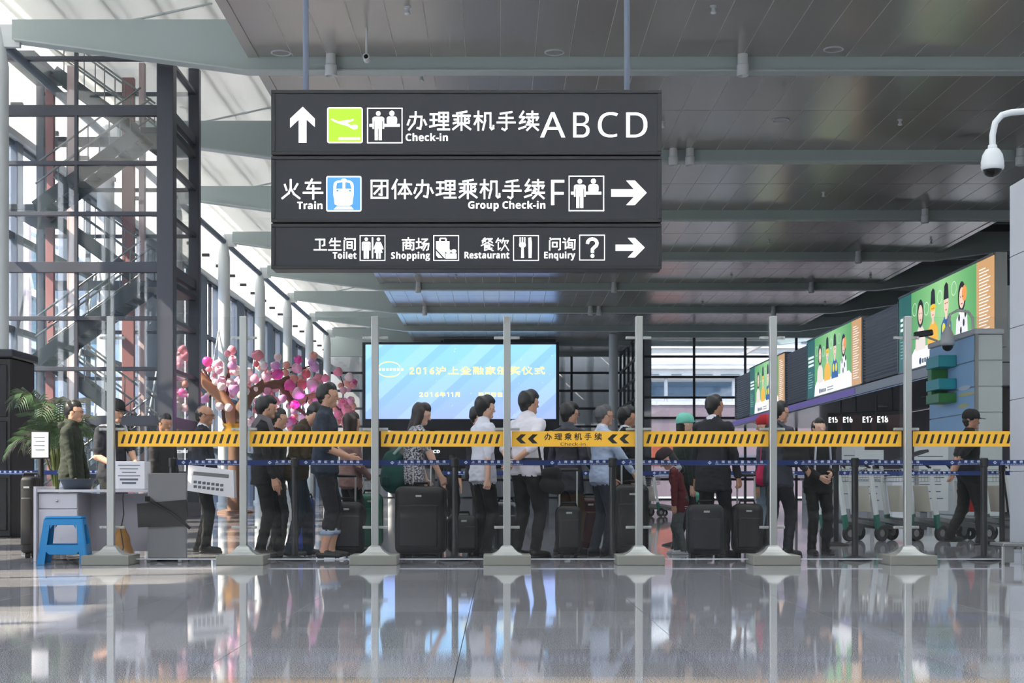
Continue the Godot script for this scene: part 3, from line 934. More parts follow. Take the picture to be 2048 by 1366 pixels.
func hanging_sign() -> void:
	mat("sign_white", Color(1.0, 1.0, 1.0), 0.4, 0.0, 0.5)
	mat("sign_lime", Color(0.62, 0.80, 0.16), 0.4, 0.0, 0.26)
	mat("sign_blue", Color(0.28, 0.55, 0.82), 0.4, 0.0, 0.26)
	mat("sign_body", Color(0.115, 0.125, 0.155), 0.42)
	mat("sign_rim", Color(0.085, 0.09, 0.11), 0.35)
	var sg := thing("direction_sign", "large black hanging direction sign with backlit white lettering and arrows", "sign", Vector3(0, 0, -SIGN_D))
	var z0 := -0.16
	for row in [[45, 374], [381, 716], [723, 953]]:
		var a := Vector3(sx(28), sy(row[1]), z0 - 0.12)
		var b := Vector3(sx(2008), sy(row[0]), z0 + 0.12)
		part(sg, "light_box", geo().span(a, b, 0.008), M.sign_body)
		var rim := geo()
		rim.span(Vector3(a.x, b.y - 0.030, z0 + 0.12), Vector3(b.x, b.y, z0 + 0.132), 0.003)
		rim.span(Vector3(a.x, a.y, z0 + 0.12), Vector3(b.x, a.y + 0.030, z0 + 0.132), 0.003)
		rim.span(Vector3(a.x, a.y + 0.03, z0 + 0.12), Vector3(a.x + 0.034, b.y - 0.03, z0 + 0.132), 0.003)
		rim.span(Vector3(b.x - 0.034, a.y + 0.03, z0 + 0.12), Vector3(b.x, b.y - 0.03, z0 + 0.132), 0.003)
		part(sg, "rim", rim, M.sign_rim)
	for px: float in [607.0, 1257.0]:
		part(sg, "hanger_pole", geo().tube([Vector3((px - 996) * SK, sy(46), z0), Vector3((px - 996) * SK, CEIL, z0)], 0.026, 14), M.fin_blue)
	var face := Node3D.new()
	face.name = "sign_face"
	sg.add_child(face)
	face.position.z = z0 + 0.121
	# first row
	part(face, "arrow", flat(geo(), [188, 130, 249, 190, 249, 232, 207, 194, 207, 312, 168, 312, 168, 194, 124, 236, 124, 190]), M.sign_white)
	var g := geo()
	rounded(g, 312, 133, 492, 314, 10, 0.006)
	part(face, "flight_icon", g, M.sign_white)
	part(face, "flight_icon", rounded(geo(), 318, 139, 486, 308, 6, 0.008), M.sign_lime)
	g = geo()
	flat(g, [330, 194, 338, 190, 366, 204, 388, 202, 436, 194, 446, 192, 446, 200, 412, 212, 432, 224, 456, 220, 468, 228, 464, 242, 448, 246, 414, 228, 380, 218, 352, 208], 0.010)
	flat(g, [370, 286, 480, 286, 480, 298, 370, 298], 0.010)
	part(face, "flight_icon", g, M.sign_white)
	g = geo()
	counter_icon(g, 514, 135)
	part(face, "counter_icon", g, M.sign_white)
	sign_hanzi(face, "办理乘机手续", 714, 148, 106, 113)
	sign_word(face, "Check-in", 710, 303, 36, 924)
	for q in [["A", 1392, 1519], ["B", 1559, 1642], ["C", 1685, 1787], ["D", 1828, 1935]]:
		sign_word(face, q[0], q[1], 285, 127, q[2], 400)
	# second row
	sign_hanzi(face, "火车", 74, 494, 106, 112)
	sign_word(face, "Train", 160, 648, 36, 288)
	part(face, "train_icon", rounded(geo(), 307, 481, 486, 661, 10, 0.006), M.sign_white)
	part(face, "train_icon", rounded(geo(), 313, 487, 480, 655, 6, 0.008), M.sign_blue)
	g = geo()
	rounded(g, 344, 504, 446, 606, 26, 0.010)
	flat(g, [344, 560, 446, 560, 440, 624, 424, 632, 366, 632, 350, 624], 0.010)
	dot(g, 397, 502, 14, 8, 0.010)
	flat(g, [360, 636, 434, 636, 446, 650, 346, 650], 0.010)
	part(face, "train_icon", g, M.sign_white)
	g = geo()
	flat(g, [362, 516, 390, 512, 390, 546, 356, 546], 0.012)
	flat(g, [404, 512, 428, 516, 436, 546, 404, 546], 0.012)
	dot(g, 364, 556, 6, 6, 0.012)
	dot(g, 428, 556, 6, 6, 0.012)
	part(face, "train_icon", g, M.sign_blue)
	sign_hanzi(face, "团体办理乘机手续", 524, 494, 106, 112)
	sign_word(face, "Group Check-in", 1027, 646, 36, 1418)
	sign_word(face, "F", 1447, 628, 128, 1514, 400)
	g = geo()
	counter_icon(g, 1536, 479)
	part(face, "counter_icon", g, M.sign_white)
	part(face, "arrow", flat(geo(), [1932, 566, 1872, 628, 1828, 628, 1868, 586, 1752, 586, 1752, 548, 1868, 548, 1828, 504, 1872, 504]), M.sign_white)
	# third row
	sign_hanzi(face, "卫生间", 242, 792, 70, 74, 0.095)
	sign_word(face, "Toilet", 340, 900, 32, 460)
	g = geo()
	frame_of(g, 477, 781, 607, 911, 4)
	man_icon(g, 510, 792, 108)
	man_icon(g, 572, 792, 108, true)
	flat(g, [538, 792, 545, 792, 545, 898, 538, 898])
	part(face, "toilet_icon", g, M.sign_white)
	sign_hanzi(face, "商场", 688, 792, 70, 74, 0.095)
	sign_word(face, "Shopping", 636, 900, 32, 833)
	g = geo()
	frame_of(g, 850, 781, 980, 911, 4)
	flat(g, [864, 812, 932, 812, 932, 852, 908, 868, 908, 898, 864, 850])
	flat(g, [864, 860, 896, 896, 876, 896, 864, 882])
	for s: float in [884.0, 914.0]:
		flat(g, [s - 4, 798, s + 4, 798, s + 4, 814, s - 4, 814])
	flat(g, [884, 794, 914, 794, 914, 800, 884, 800])
	flat(g, [912, 874, 968, 874, 968, 900, 912, 900])
	dot(g, 926, 862, 13, 10)
	dot(g, 954, 862, 13, 10)
	part(face, "shopping_icon", g, M.sign_white)
	sign_hanzi(face, "餐饮", 1088, 792, 70, 76, 0.075)
	sign_word(face, "Restaurant", 1008, 898, 32, 1235)
	g = geo()
	frame_of(g, 1255, 781, 1385, 911, 4)
	for i in 3:
		flat(g, [1287 + i * 12, 792, 1293 + i * 12, 792, 1293 + i * 12, 826, 1287 + i * 12, 826])
	rounded(g, 1285, 818, 1319, 842, 10)
	flat(g, [1297, 840, 1308, 840, 1310, 896, 1295, 896])
	flat(g, [1332, 794, 1346, 792, 1350, 820, 1348, 896, 1333, 896])
	part(face, "restaurant_icon", g, M.sign_white)
	sign_hanzi(face, "问询", 1432, 792, 68, 72, 0.095)
	sign_word(face, "Enquiry", 1412, 898, 32, 1570)
	g = geo()
	frame_of(g, 1590, 779, 1720, 909, 4)
	var arc := []
	for i in 12:
		var a := deg_to_rad(-180 + i * 22.0)
		arc.append([1656 + 24 * cos(a), 822 + 22 * sin(a)])
	arc.append([1657, 852]); arc.append([1657, 868])
	for i in arc.size() - 1:
		var e: Vector2 = (Vector2(arc[i + 1][0], arc[i + 1][1]) - Vector2(arc[i][0], arc[i][1])).normalized()
		var nn := Vector2(-e.y, e.x) * 8.0
		var a := Vector2(arc[i][0], arc[i][1]) - e * 3
		var b := Vector2(arc[i + 1][0], arc[i + 1][1]) + e * 3
		flat(g, [a.x + nn.x, a.y + nn.y, b.x + nn.x, b.y + nn.y, b.x - nn.x, b.y - nn.y, a.x - nn.x, a.y - nn.y])
	dot(g, 1657, 886, 10, 10)
	part(face, "enquiry_icon", g, M.sign_white)
	part(face, "arrow", flat(geo(), [1922, 844, 1872, 894, 1836, 894, 1868, 860, 1774, 860, 1774, 829, 1868, 829, 1836, 795, 1872, 795]), M.sign_white)

# ------------------------------------------------------------------ glass fence
const FENCE_D := 14.07

func stripe_print(kind: int) -> ImageTexture:
	var im := Image.create(1024, 128, false, Image.FORMAT_RGB8)
	var yel := Color(0.93, 0.71, 0.20)
	var blk := Color(0.09, 0.08, 0.06)
	im.fill(yel)
	if kind == 0:
		for i in 17:
			var x := 22.0 + i * 58.2
			poly_fill(im, PackedVector2Array([Vector2(x + 22, 26), Vector2(x + 44, 26), Vector2(x + 22, 102), Vector2(x, 102)]), blk)
	else:
		for x: float in [34.0, 132.0, 796.0, 894.0]:
			poly_fill(im, PackedVector2Array([Vector2(x, 64), Vector2(x + 40, 26), Vector2(x + 84, 26), Vector2(x + 44, 64), Vector2(x + 84, 102), Vector2(x + 40, 102)]), blk)
		ink(im, "办理乘机手续", 270, 14, 62, 62, 83, 7.0, blk)
	return tex(im)

func glass_fence() -> void:
	var k := FENCE_D / FOCAL
	var px := [222.0, 487.0, 750.0, 1014.0, 1278.0, 1546.0, 1815.0]
	var ord := ["first from the left", "second post from the left", "third post from the left", "middle of the seven", "fifth post from the left", "sixth post from the left", "rightmost post, nearest the guard"]
	var base := geo().box(Vector3(0, 0.046, 0), Vector3(0.44, 0.092, 0.44), 0.006).mesh()
	var pole := geo().span(Vector3(-0.033, 0.16, -0.033), Vector3(0.033, 2.325, 0.033), 0.004).mesh()
	var fg := geo()
	var prof := [[0.145, 0.092], [0.135, 0.098], [0.10, 0.115], [0.072, 0.14], [0.055, 0.165], [0.036, 0.178]]
	for i in prof.size() - 1:
		for s in 4:
			var r1: float = prof[i][0]
			var r2: float = prof[i + 1][0]
			var b := Basis(Vector3.UP, s * PI / 2)
			var nn := (b * Vector3(prof[i + 1][1] - prof[i][1], r1 - r2, 0)).normalized()
			fg.quad(b * Vector3(r1, prof[i][1], -r1), b * Vector3(r1, prof[i][1], r1), b * Vector3(r2, prof[i + 1][1], r2), b * Vector3(r2, prof[i + 1][1], -r2), nn)
	var flare := fg.mesh()
	var cg := geo()
	cg.box(Vector3(0, 0, 0.0), Vector3(0.24, 0.026, 0.012), 0.003)
	var clip := cg.mesh()
	var bolt := geo().tube([Vector3(0, 0, 0), Vector3(0, 0, 0.014)], 0.010, 10).mesh()
	for i in 7:
		var p := thing("fence_post", "brushed steel glass fence post on square foot, " + ord[i], "post", Vector3((px[i] - 996.0) * k, 0, -FENCE_D), 0, "steel posts of the glass fence")
		part(p, "foot_block", base, M.base_grey)
		part(p, "flared_foot", flare, M.steel)
		part(p, "upright", pole, M.steel)
		for y: float in [2.127, 1.268, 0.345]:
			var c := part(p, "clip_bar", clip, M.steel, Transform3D(Basis(), Vector3(0, y, -0.04)))
			for s: float in [-0.1, 0.1]:
				part(c, "bolt", bolt, M.steel, Transform3D(Basis(), Vector3(s, 0, 0.005)))
	var st0 := mat("strip_striped", Color(1, 1, 1), 0.5)
	st0.albedo_texture = stripe_print(0)
	var st1 := mat("strip_words", Color(1, 1, 1), 0.5)
	st1.albedo_texture = stripe_print(1)
	mat("print_black", Color(0.09, 0.08, 0.06), 0.5)
	# panes hang between the posts, the last ones run out past them
	var ends := [[187.0, 222.0], [222.0, 487.0], [487.0, 750.0], [750.0, 1014.0], [1014.0, 1278.0], [1278.0, 1546.0], [1546.0, 1815.0], [1815.0, 2026.0]]
	var strip := [[], [233.0, 481.0], [497.0, 743.0], [761.0, 1007.0], [1024.0, 1271.0], [1288.0, 1539.0], [1555.0, 1806.0], [1829.0, 2024.0]]
	var where := ["narrow end pane beside the blue stool", "pane in front of the desk and seated corner", "pane in front of the man in rolled-up jeans", "pane in front of the woman with a green backpack", "pane carrying the check-in strip", "pane in front of the man in a dark suit", "pane in front of the uniformed woman", "last pane beside the white pillar"]
	for i in 8:
		var a: float = (ends[i][0] - 996.0) * k + 0.008
		var b: float = (ends[i][1] - 996.0) * k - 0.008
		var p := thing("glass_panel", "clear glass fence " + where[i], "glass panel", Vector3((a + b) * 0.5, 0, -FENCE_D - 0.062), 0, "clear panes of the glass fence")
		part(p, "glass_pane", geo().span(Vector3(-(b - a) * 0.5, 0.05, -0.006), Vector3((b - a) * 0.5, 2.325, 0.006)), M.pane)
		part(p, "edge_glint", geo().span(Vector3(-(b - a) * 0.5, 0.04, -0.007), Vector3((b - a) * 0.5, 0.05, 0.007), 0.001), M.panel_white)  # pale strip stands for light caught along the pane bottom
		if i > 0:
			var x0: float = (strip[i][0] - 996.0) * k - (a + b) * 0.5
			var x1: float = (strip[i][1] - 996.0) * k - (a + b) * 0.5
			var g := geo()
			var u := 1.0 if i < 7 else 0.79
			var y0 := 1.105
			var y1 := 1.250
			g.quad(Vector3(x0, y0, 0.0085), Vector3(x1, y0, 0.0085), Vector3(x1, y1, 0.0085), Vector3(x0, y1, 0.0085), Vector3(0, 0, 1), Rect2(0, 0, u, 1))
			g.quad(Vector3(x0, y0, 0.0065), Vector3(x1, y0, 0.0065), Vector3(x1, y1, 0.0065), Vector3(x0, y1, 0.0065), Vector3(0, 0, -1), Rect2(0, 0, u, 1))
			var s := part(p, "warning_strip", g, M.strip_words if i == 4 else M.strip_striped)
			s.set_meta("label", "yellow strip with check-in lettering and chevrons" if i == 4 else "yellow strip with slanted black bars")
			if i == 4:
				var r := roman("Check-in", 0.030, 0.235, 400, 0.001)
				var o := part(s, "lettering", r[0], M.print_black, r[1])
				o.position += Vector3(x0 + (x1 - x0) * 0.395, 1.113, 0.009)

# ------------------------------------------------------------------ LED screen
func led_screen() -> void:
	var im := Image.create(1024, 420, false, Image.FORMAT_RGB8)
	for y in 420:
		for x in 1024:
			var u := x / 1024.0
			var v := y / 420.0
			var c := Color(0.56, 0.80, 0.98).lerp(Color(0.60, 0.68, 0.98), clampf(v * 1.2 - 0.2 + 0.3 * (u - 0.5), 0, 1))
			# pale diagonal rays of the picture on the screen
			var d := fposmod(u * 2.1 + v * 0.9, 0.62)
			if d < 0.2:
				c = c.lerp(Color(0.74, 0.88, 1.0), 0.28)
			elif d < 0.33:
				c = c.lerp(Color(0.44, 0.62, 0.95), 0.2)
			im.set_pixel(x, y, c)
	rng.seed = 3
	for i in 60:
		var r := rng.randi_range(1, 4)
		im.fill_rect(Rect2i(rng.randi_range(10, 1010), rng.randi_range(8, 408), r, r), Color(0.95, 0.97, 1))
	var ye := Color(0.98, 0.95, 0.62)
	ink(im, "2016", 232, 128, 34, 40, 36, 7, ye)
	ink(im, "沪上金融家颁奖仪式", 378, 124, 58, 46, 66, 6, ye)
	ink(im, "2016", 286, 268, 26, 28, 28, 5, ye)
	ink(im, "年", 400, 268, 30, 28, 30, 5, ye)
	ink(im, "11", 432, 268, 26, 28, 22, 5, ye)
	ink(im, "月", 480, 268, 30, 28, 30, 5, ye)
	for i in 4:
		im.fill_rect(Rect2i(608 + i * 34, 270, 26, 26), ye)
		im.fill_rect(Rect2i(612 + i * 34, 278, 18, 4), Color(0.6, 0.78, 0.95))
		im.fill_rect(Rect2i(612 + i * 34, 287, 18, 4), Color(0.6, 0.78, 0.95))
	for i in 40:
		var a := PI * i / 39.0
		stroke(im, Vector2(128 - 58 * cos(a), 132 - 34 * sin(a)), Vector2(128 - 58 * cos(a) + 1, 132 - 34 * sin(a)), 5 * sin(a) + 1, ye)
		stroke(im, Vector2(128 - 58 * cos(a), 152 + 30 * sin(a)), Vector2(128 - 58 * cos(a) + 1, 152 + 30 * sin(a)), 5 * sin(a) + 1, ye)
	for i in 8:
		im.fill_rect(Rect2i(50 + i * 20, 134, 14, 14), Color(0.9, 0.94, 0.78))
	var m := mat("screen_picture", Color(0.02, 0.02, 0.02), 0.5)
	m.emission_enabled = true
	m.emission = Color.BLACK
	m.emission_texture = tex(im)
	m.emission_energy_multiplier = 0.64
	var D := 93.0
	var a := at(731, 838, D)
	var b := at(1112, 689, D)
	var s := thing("led_screen", "large bright blue event screen with yellow lettering", "screen", Vector3((a.x + b.x) * 0.5, 0, -D))
	var hw := (b.x - a.x) * 0.5
	var g := geo()
	g.quad(Vector3(-hw, a.y, 0), Vector3(hw, a.y, 0), Vector3(hw, b.y, 0), Vector3(-hw, b.y, 0), Vector3(0, 0, 1))
	part(s, "screen_face", g, m)
	part(s, "cabinet", geo().span(Vector3(-hw - 0.2, a.y - 0.7, -0.05), Vector3(hw + 0.2, b.y + 0.15, -0.6), 0.02), M.dark_frame)
	for x: float in [-0.9, -0.3, 0.3, 0.9]:
		part(s, "leg", geo().span(Vector3(hw * x - 0.15, 0, -0.1), Vector3(hw * x + 0.15, a.y - 0.6, -0.5)), M.dark_frame)
	part(s, "skirt", geo().span(Vector3(-hw - 0.2, 1.9, -0.2), Vector3(hw + 0.2, a.y - 0.75, -0.3)), M.roof_dark)
	part(s, "truss", geo().bar(Vector3(-hw * 0.18, b.y + 0.3, -0.6), Vector3(hw, b.y + 0.3, -0.6), 0.2, 0.2), M.dark_frame)
	for x: float in [-0.2, 0.3, 0.95]:
		part(s, "truss_post", geo().bar(Vector3(hw * x, b.y, -0.6), Vector3(hw * x, b.y + 0.3, -0.6), 0.15, 0.15), M.dark_frame)
	var al := AreaLight3D.new()
	al.name = "screen_light"
	al.area_size = Vector2(hw * 2.0, b.y - a.y)
	al.light_color = Color(0.62, 0.80, 1.0)
	al.light_energy = 0.5
	al.shadow_enabled = true
	al.set("area_range", 90.0)
	add_child(al)
	al.position = Vector3(s.position.x, (a.y + b.y) * 0.5, -D + 0.05)
	al.rotation_degrees.y = 180.0
	# black stage backdrop with check-in letters below the screen
	var p := at(862, 903, 60)
	var r := roman("ABCD", 0.12, 0.55, 700, 0.02)
	mat("letters_lit", Color(0.95, 0.97, 1), 0.5, 0.0, 0.9)
	var bd := thing("check_in_board", "small dark far board with white letters A B C D", "sign", Vector3(p.x, 0, p.z))
	part(bd, "board", geo().span(Vector3(-0.5, 1.9, -0.1), Vector3(0.7, 2.5, 0), 0.01), M.black)
	for s2: float in [-0.4, 0.6]:
		part(bd, "post", geo().span(Vector3(s2 - 0.03, 0, -0.08), Vector3(s2 + 0.03, 1.9, -0.02)), M.black)
	var o := part(bd, "lettering", r[0], M.letters_lit, r[1])
	o.position += Vector3(-0.2, 2.1, 0.02)

# ------------------------------------------------------------------ check-in island E
func poster_print() -> ImageTexture:
	var im := Image.create(1024, 320, false, Image.FORMAT_RGB8)
	for y in 320:
		for x in 1024:
			var u := x / 1024.0
			var c := Color(0.10, 0.36, 0.34)
			if u > 0.155:
				c = Color(0.30, 0.60, 0.34).lerp(Color(0.62, 0.84, 0.58), clampf(1.0 - absf(u - 0.5) * 2.4, 0, 1) * 0.9)
			if u > 0.84:
				c = Color(0.80, 0.62, 0.42)
			im.set_pixel(x, y, c)
	var w := Color(0.98, 0.98, 0.98)
	# white counter along the foot
	poly_fill(im, PackedVector2Array([Vector2(150, 320), Vector2(166, 262), Vector2(200, 240), Vector2(820, 236), Vector2(862, 256), Vector2(864, 320)]), w)
	# four plain sports fans: head, hat or hair, shirt
	var skin := Color(0.93, 0.80, 0.72)
	var bl := Color(0.10, 0.09, 0.10)
	var fans := [[270, Color(0.93, 0.88, 0.85)], [415, Color(0.95, 0.72, 0.20)], [560, Color(0.16, 0.36, 0.62)], [720, Color(0.94, 0.94, 0.96)]]
	for i in 4:
		var x: float = fans[i][0]
		poly_fill(im, PackedVector2Array([Vector2(x - 62, 250), Vector2(x - 54, 180), Vector2(x - 18, 152), Vector2(x + 18, 152), Vector2(x + 54, 180), Vector2(x + 62, 250)]), fans[i][1])
		im.fill_rect(Rect2i(int(x) - 12, 132, 24, 30), skin)
		if i == 0 or i == 3:
			poly_fill(im, oval(Vector2(x, 100), Vector2(38, 58)), bl)
		poly_fill(im, oval(Vector2(x, 104), Vector2(26, 40)), skin)
		if i == 1 or i == 2:
			poly_fill(im, PackedVector2Array([Vector2(x - 27, 84), Vector2(x - 20, 30), Vector2(x, 18), Vector2(x + 20, 30), Vector2(x + 27, 84)]), bl)
		if i == 1:
			poly_fill(im, oval(Vector2(x, 96), Vector2(32, 14)), Color(0.95, 0.75, 0.2))
		if i == 2:
			for s: float in [-1.0, 1.0]:
				poly_fill(im, oval(Vector2(x + s * 26, 196), Vector2(18, 22)), Color(0.90, 0.86, 0.25))
		if i == 3:
			for q in [[-26, 176], [20, 200], [-8, 226], [36, 168]]:
				poly_fill(im, oval(Vector2(x + q[0], q[1]), Vector2(9, 14)), bl)
			poly_fill(im, oval(Vector2(x + 26, 90), Vector2(24, 30)), Color(0.92, 0.60, 0.30))
		im.fill_rect(Rect2i(int(x) - 14, 98, 8, 4), bl)
		im.fill_rect(Rect2i(int(x) + 6, 98, 8, 4), bl)
		im.fill_rect(Rect2i(int(x) - 8, 124, 16, 4), Color(0.7, 0.25, 0.25))
	for q in [[200, 74], [340, 90], [490, 66], [640, 56]]:
		for i in 24:
			var a := TAU * i / 24
			stroke(im, Vector2(q[0] + 26 * cos(a), q[1] + 26 * sin(a)), Vector2(q[0] + 26 * cos(a + 0.26), q[1] + 26 * sin(a + 0.26)), 2, w)
	# blocks of small print
	for i in 3:
		im.fill_rect(Rect2i(20, 90 + i * 22, 118, 13), Color(0.90, 0.95, 0.92))
	for i in 7:
		im.fill_rect(Rect2i(20, 176 + i * 14, 60 + (i * 37) % 50, 4), Color(0.55, 0.72, 0.68))
	for i in 22:
		im.fill_rect(Rect2i(886, 30 + i * 12, 60 + (i * 29) % 44, 4), w)
	poly_fill(im, oval(Vector2(268, 296), Vector2(14, 14)), Color(0.12, 0.22, 0.36))
	for i in 4:
		im.fill_rect(Rect2i(290 + i * 26, 288, 18, 18), Color(0.18, 0.22, 0.30))
	for i in 2:
		im.fill_rect(Rect2i(410, 286 + i * 14, 120, 5), Color(0.5, 0.52, 0.55))
	return tex(im)

func check_in_island() -> void:
	var X := 12.75
	var q1 := 12.75 / 12.4
	var pt := poster_print()
	var pm := mat("poster_light", Color(0.05, 0.05, 0.05), 0.4)
	pm.emission_enabled = true
	pm.emission = Color.BLACK
	pm.emission_texture = pt
	pm.emission_energy_multiplier = 0.46
	mat("louver", Color(0.74, 0.78, 0.84), 0.4, 0.2)
	mat("island_grey", Color(0.82, 0.86, 0.86), 0.5)
	mat("purple_strip", Color(0.48, 0.40, 0.72), 0.5, 0.0, 0.15)
	mat("soffit_brown", Color(0.33, 0.28, 0.26), 0.18, 0.5)
	mat("desk_brown", Color(0.20, 0.14, 0.15), 0.5)
	mat("sky_print", Color(0.60, 0.78, 0.96), 0.5)
	var y0 := EYE + 3.50 * q1
	var y1 := EYE + 5.74 * q1
	var po := ["nearest the letter E", "middle one of three", "farthest one of three"]
	for i in 3:
		var za := (37.0 + i * 13.55) * q1
		var zb := za + 8.8 * q1
		var p := thing("lightbox_poster", "green backlit poster of four sports fans, " + po[i], "poster", Vector3(X, 0, -(za + zb) * 0.5), 0, "backlit posters over the check-in island")
		var h := (zb - za) * 0.5
		var g := geo()
		g.quad(Vector3(-0.16, y0, -h), Vector3(-0.16, y0, h), Vector3(-0.16, y1, h), Vector3(-0.16, y1, -h), Vector3(-1, 0, 0))
		part(p, "poster_sign", g, pm)
		var fr := geo()
		fr.span(Vector3(-0.15, y0 - 0.03, -h - 0.02), Vector3(0.15, y1 + 0.06, h + 0.05))
		part(p, "case", fr, M.steel_dull)
		for s in [[y1, y1 + 0.06], [y0 - 0.05, y0]]:
			part(p, "rim", geo().span(Vector3(-0.19, s[0], -h), Vector3(-0.14, s[1], h)), M.steel_dull)
	for i in 3:
		var za := (45.85 + i * 13.55) * q1
		var zb := za + 4.65 * q1
		var p := thing("louver_panel", "grey slatted louver panel " + ["right of the middle poster", "left of the middle poster", "left of the farthest poster"][i], "louver", Vector3(X, 0, -(za + zb) * 0.5), 0, "louver panels between the posters")
		part(p, "backing", geo().span(Vector3(0.05, y0, -2.3), Vector3(0.12, y1 - 0.05, 2.3)), M.black)
		var slat := geo().bar(Vector3(-0.08, 0, -2.3), Vector3(-0.08, 0, 2.3), 0.12, 0.02, 0.0, Vector3(0.7, 1, 0).normalized()).mesh()
		for j in 21:
			part(p, "slat", slat, M.louver, Transform3D(Basis(), Vector3(0, y0 + 0.07 + j * 0.105, 0)))
		for s: float in [-2.3, 2.3]:
			part(p, "side_frame", geo().span(Vector3(-0.16, y0, s - 0.05), Vector3(0.1, y1 - 0.05, s + 0.05)), M.steel_dull)
	# canopy: fascia, soffit and near end
	var c := thing("check_in_canopy", "long canopy with purple edge light below the posters", "canopy", Vector3(X, 0, 0))
	part(c, "fascia", geo().span(Vector3(-0.25, EYE + 3.24, -42.0), Vector3(0.1, EYE + 3.52, -81), 0.01), M.panel_white)
	part(c, "purple_light_strip", geo().span(Vector3(-0.27, EYE + 3.27, -52.5), Vector3(-0.25, EYE + 3.50, -81)), M.purple_strip)
	part(c, "soffit", geo().span(Vector3(-0.2, EYE + 3.20, -42.2), Vector3(6.0, EYE + 3.25, -81)), M.soffit_brown)
	part(c, "end_face", geo().span(Vector3(-0.2, EYE + 2.85, -42.0), Vector3(6.0, EYE + 3.5, -42.3), 0.02), M.panel_white)
	for i in 5:
		part(c, "downlight", geo().lathe(Vector3(2.4, EYE + 3.18, -47.0 - i * 6), [Vector2(0.18, 0.03), Vector2(0.2, 0), Vector2(0.15, -0.01), Vector2(0, 0.0)], 16), M.panel_white)
	# counter screens with numbers
	mat("number_white", Color(1, 1, 1), 0.4, 0.0, 0.6)
	mat("display_face", Color(0.34, 0.25, 0.25), 0.25)
	var nums := [["E18", 1784.0, 49.0], ["E17", 1753.0, 51.4], ["E16", 1712.0, 54.9], ["E15", 1682.0, 57.5]]
	for q in nums:
		var p := at(q[1], 846, q[2])
		var d := thing("counter_display", "dark hanging counter display numbered " + q[0], "display", p, -34, "numbered displays over the check-in counters")
		part(d, "case", geo().box(Vector3(0, 0.02, 0), Vector3(1.05, 0.78, 0.12), 0.02, Basis(Vector3.RIGHT, 0.12)), M.black)
		part(d, "display_screen", geo().box(Vector3(0.14, -0.02, 0.066), Vector3(0.6, 0.6, 0.012), 0.004, Basis(Vector3.RIGHT, 0.12)), M.display_face)
		part(d, "hanger", geo().tube([Vector3(0, 0.4, 0), Vector3(0, EYE + 3.195 - p.y, 0)], 0.03, 8), M.black)
		var r := roman(q[0], 0.21, 0.36, 700, 0.01)
		var o := part(d, "number_sign", r[0], M.number_white, r[1])
		o.position += Vector3(-0.46, 0.02, 0.09)
	# wall of the island behind the counters and the counters themselves
	var bk := setting("wall_island", "brown back wall of the check-in island")
	part(bk, "face", geo().span(Vector3(X + 4.6, 0, -42.5), Vector3(X + 4.9, EYE + 3.15, -81)), M.desk_brown)
	part(bk, "near_return", geo().span(Vector3(X + 0.6, EYE + 1.3, -42.5), Vector3(X + 4.6, EYE + 2.8, -42.7)), M.desk_brown)
	part(bk, "roof_box", geo().span(Vector3(X + 0.25, EYE + 3.55, -42.3), Vector3(X + 6.0, EYE + 5.7, -81)), M.island_grey)  # roof box of the canopy, grouped with the island wall
	var first: Node3D
	for i in 7:
		var lab := "grey check-in counter with white front, %s in the island row" % ["first", "second", "third", "fourth", "fifth", "sixth", "seventh"][i]
		var where := Vector3(X + 0.6, 0, -45.5 - i * 3.2)
		if first == null:
			first = thing("check_in_counter", lab, "counter", where, 0, "check-in counters of the island")
			part(first, "body", geo().span(Vector3(0, 0, -1.2), Vector3(0.8, 1.05, 1.2), 0.02), M.panel_white)
			part(first, "top", geo().span(Vector3(-0.08, 1.05, -1.25), Vector3(0.9, 1.11, 1.25), 0.01), M.steel_dull)
			part(first, "monitor", geo().box(Vector3(0.5, 1.4, 0.5), Vector3(0.08, 0.4, 0.6), 0.02), M.black)
			part(first, "scale_belt", geo().span(Vector3(0, 0.05, 1.3), Vector3(1.2, 0.32, 1.9), 0.02), M.steel_dull)
		else:
			copy(first, "check_in_counter", lab, where)
	# end block with the letter E
	var Xe := 11.85
	var za := 37.2
	var zb := 41.2
	var yt := EYE + 3.80
	var e := thing("island_end_block", "grey panelled end block of island E with a blue sky print", "kiosk", Vector3(Xe, 0, -za))
	part(e, "core", geo().span(Vector3(0.05, 0, -0.05), Vector3(0.66, yt - 0.05, -(zb - za))), M.island_grey)
	for j in 7:
		var h := yt / 7.0
		part(e, "front_panel", geo().span(Vector3(0.06, j * h + 0.012, -0.05), Vector3(0.66, (j + 1) * h - 0.012, 0.0), 0.006), M.island_grey)
		part(e, "side_panel", geo().span(Vector3(0.0, j * h + 0.012, -0.06), Vector3(0.05, (j + 1) * h - 0.012, -(zb - za)), 0.006), M.sky_print if j > 2 and j < 7 else M.island_grey)
	part(e, "cap", geo().span(Vector3(-0.05, yt, 0.05), Vector3(0.7, yt + 0.14, -(zb - za)), 0.02), M.panel_white)
	part(e, "corner_trim", geo().span(Vector3(-0.02, 0, 0.02), Vector3(0.06, yt, -0.06)), M.steel_dull)
	mat("cloud_white", Color(0.80, 0.86, 0.94), 0.5)
	mat("cloud_yellow", Color(0.78, 0.80, 0.62), 0.5)
	for q in [[0.9, 2.95, 0.5, 0.06], [0.7, 2.78, 0.7, 0.05], [1.0, 2.5, 0.4, 0.06], [2.9, 2.65, 0.5, 0.05]]:
		var g := geo()
		g.prism(oval(Vector2(q[0], q[1] + 0.3), Vector2(q[2], q[3])), 0.006, Transform3D(Basis(Vector3(0, 0, -1), Vector3.UP, Vector3(-1, 0, 0)), Vector3(-0.003, 0, 0)))
		part(e, "cloud_print", g, M.cloud_yellow if q[1] < 2.9 else M.cloud_white)
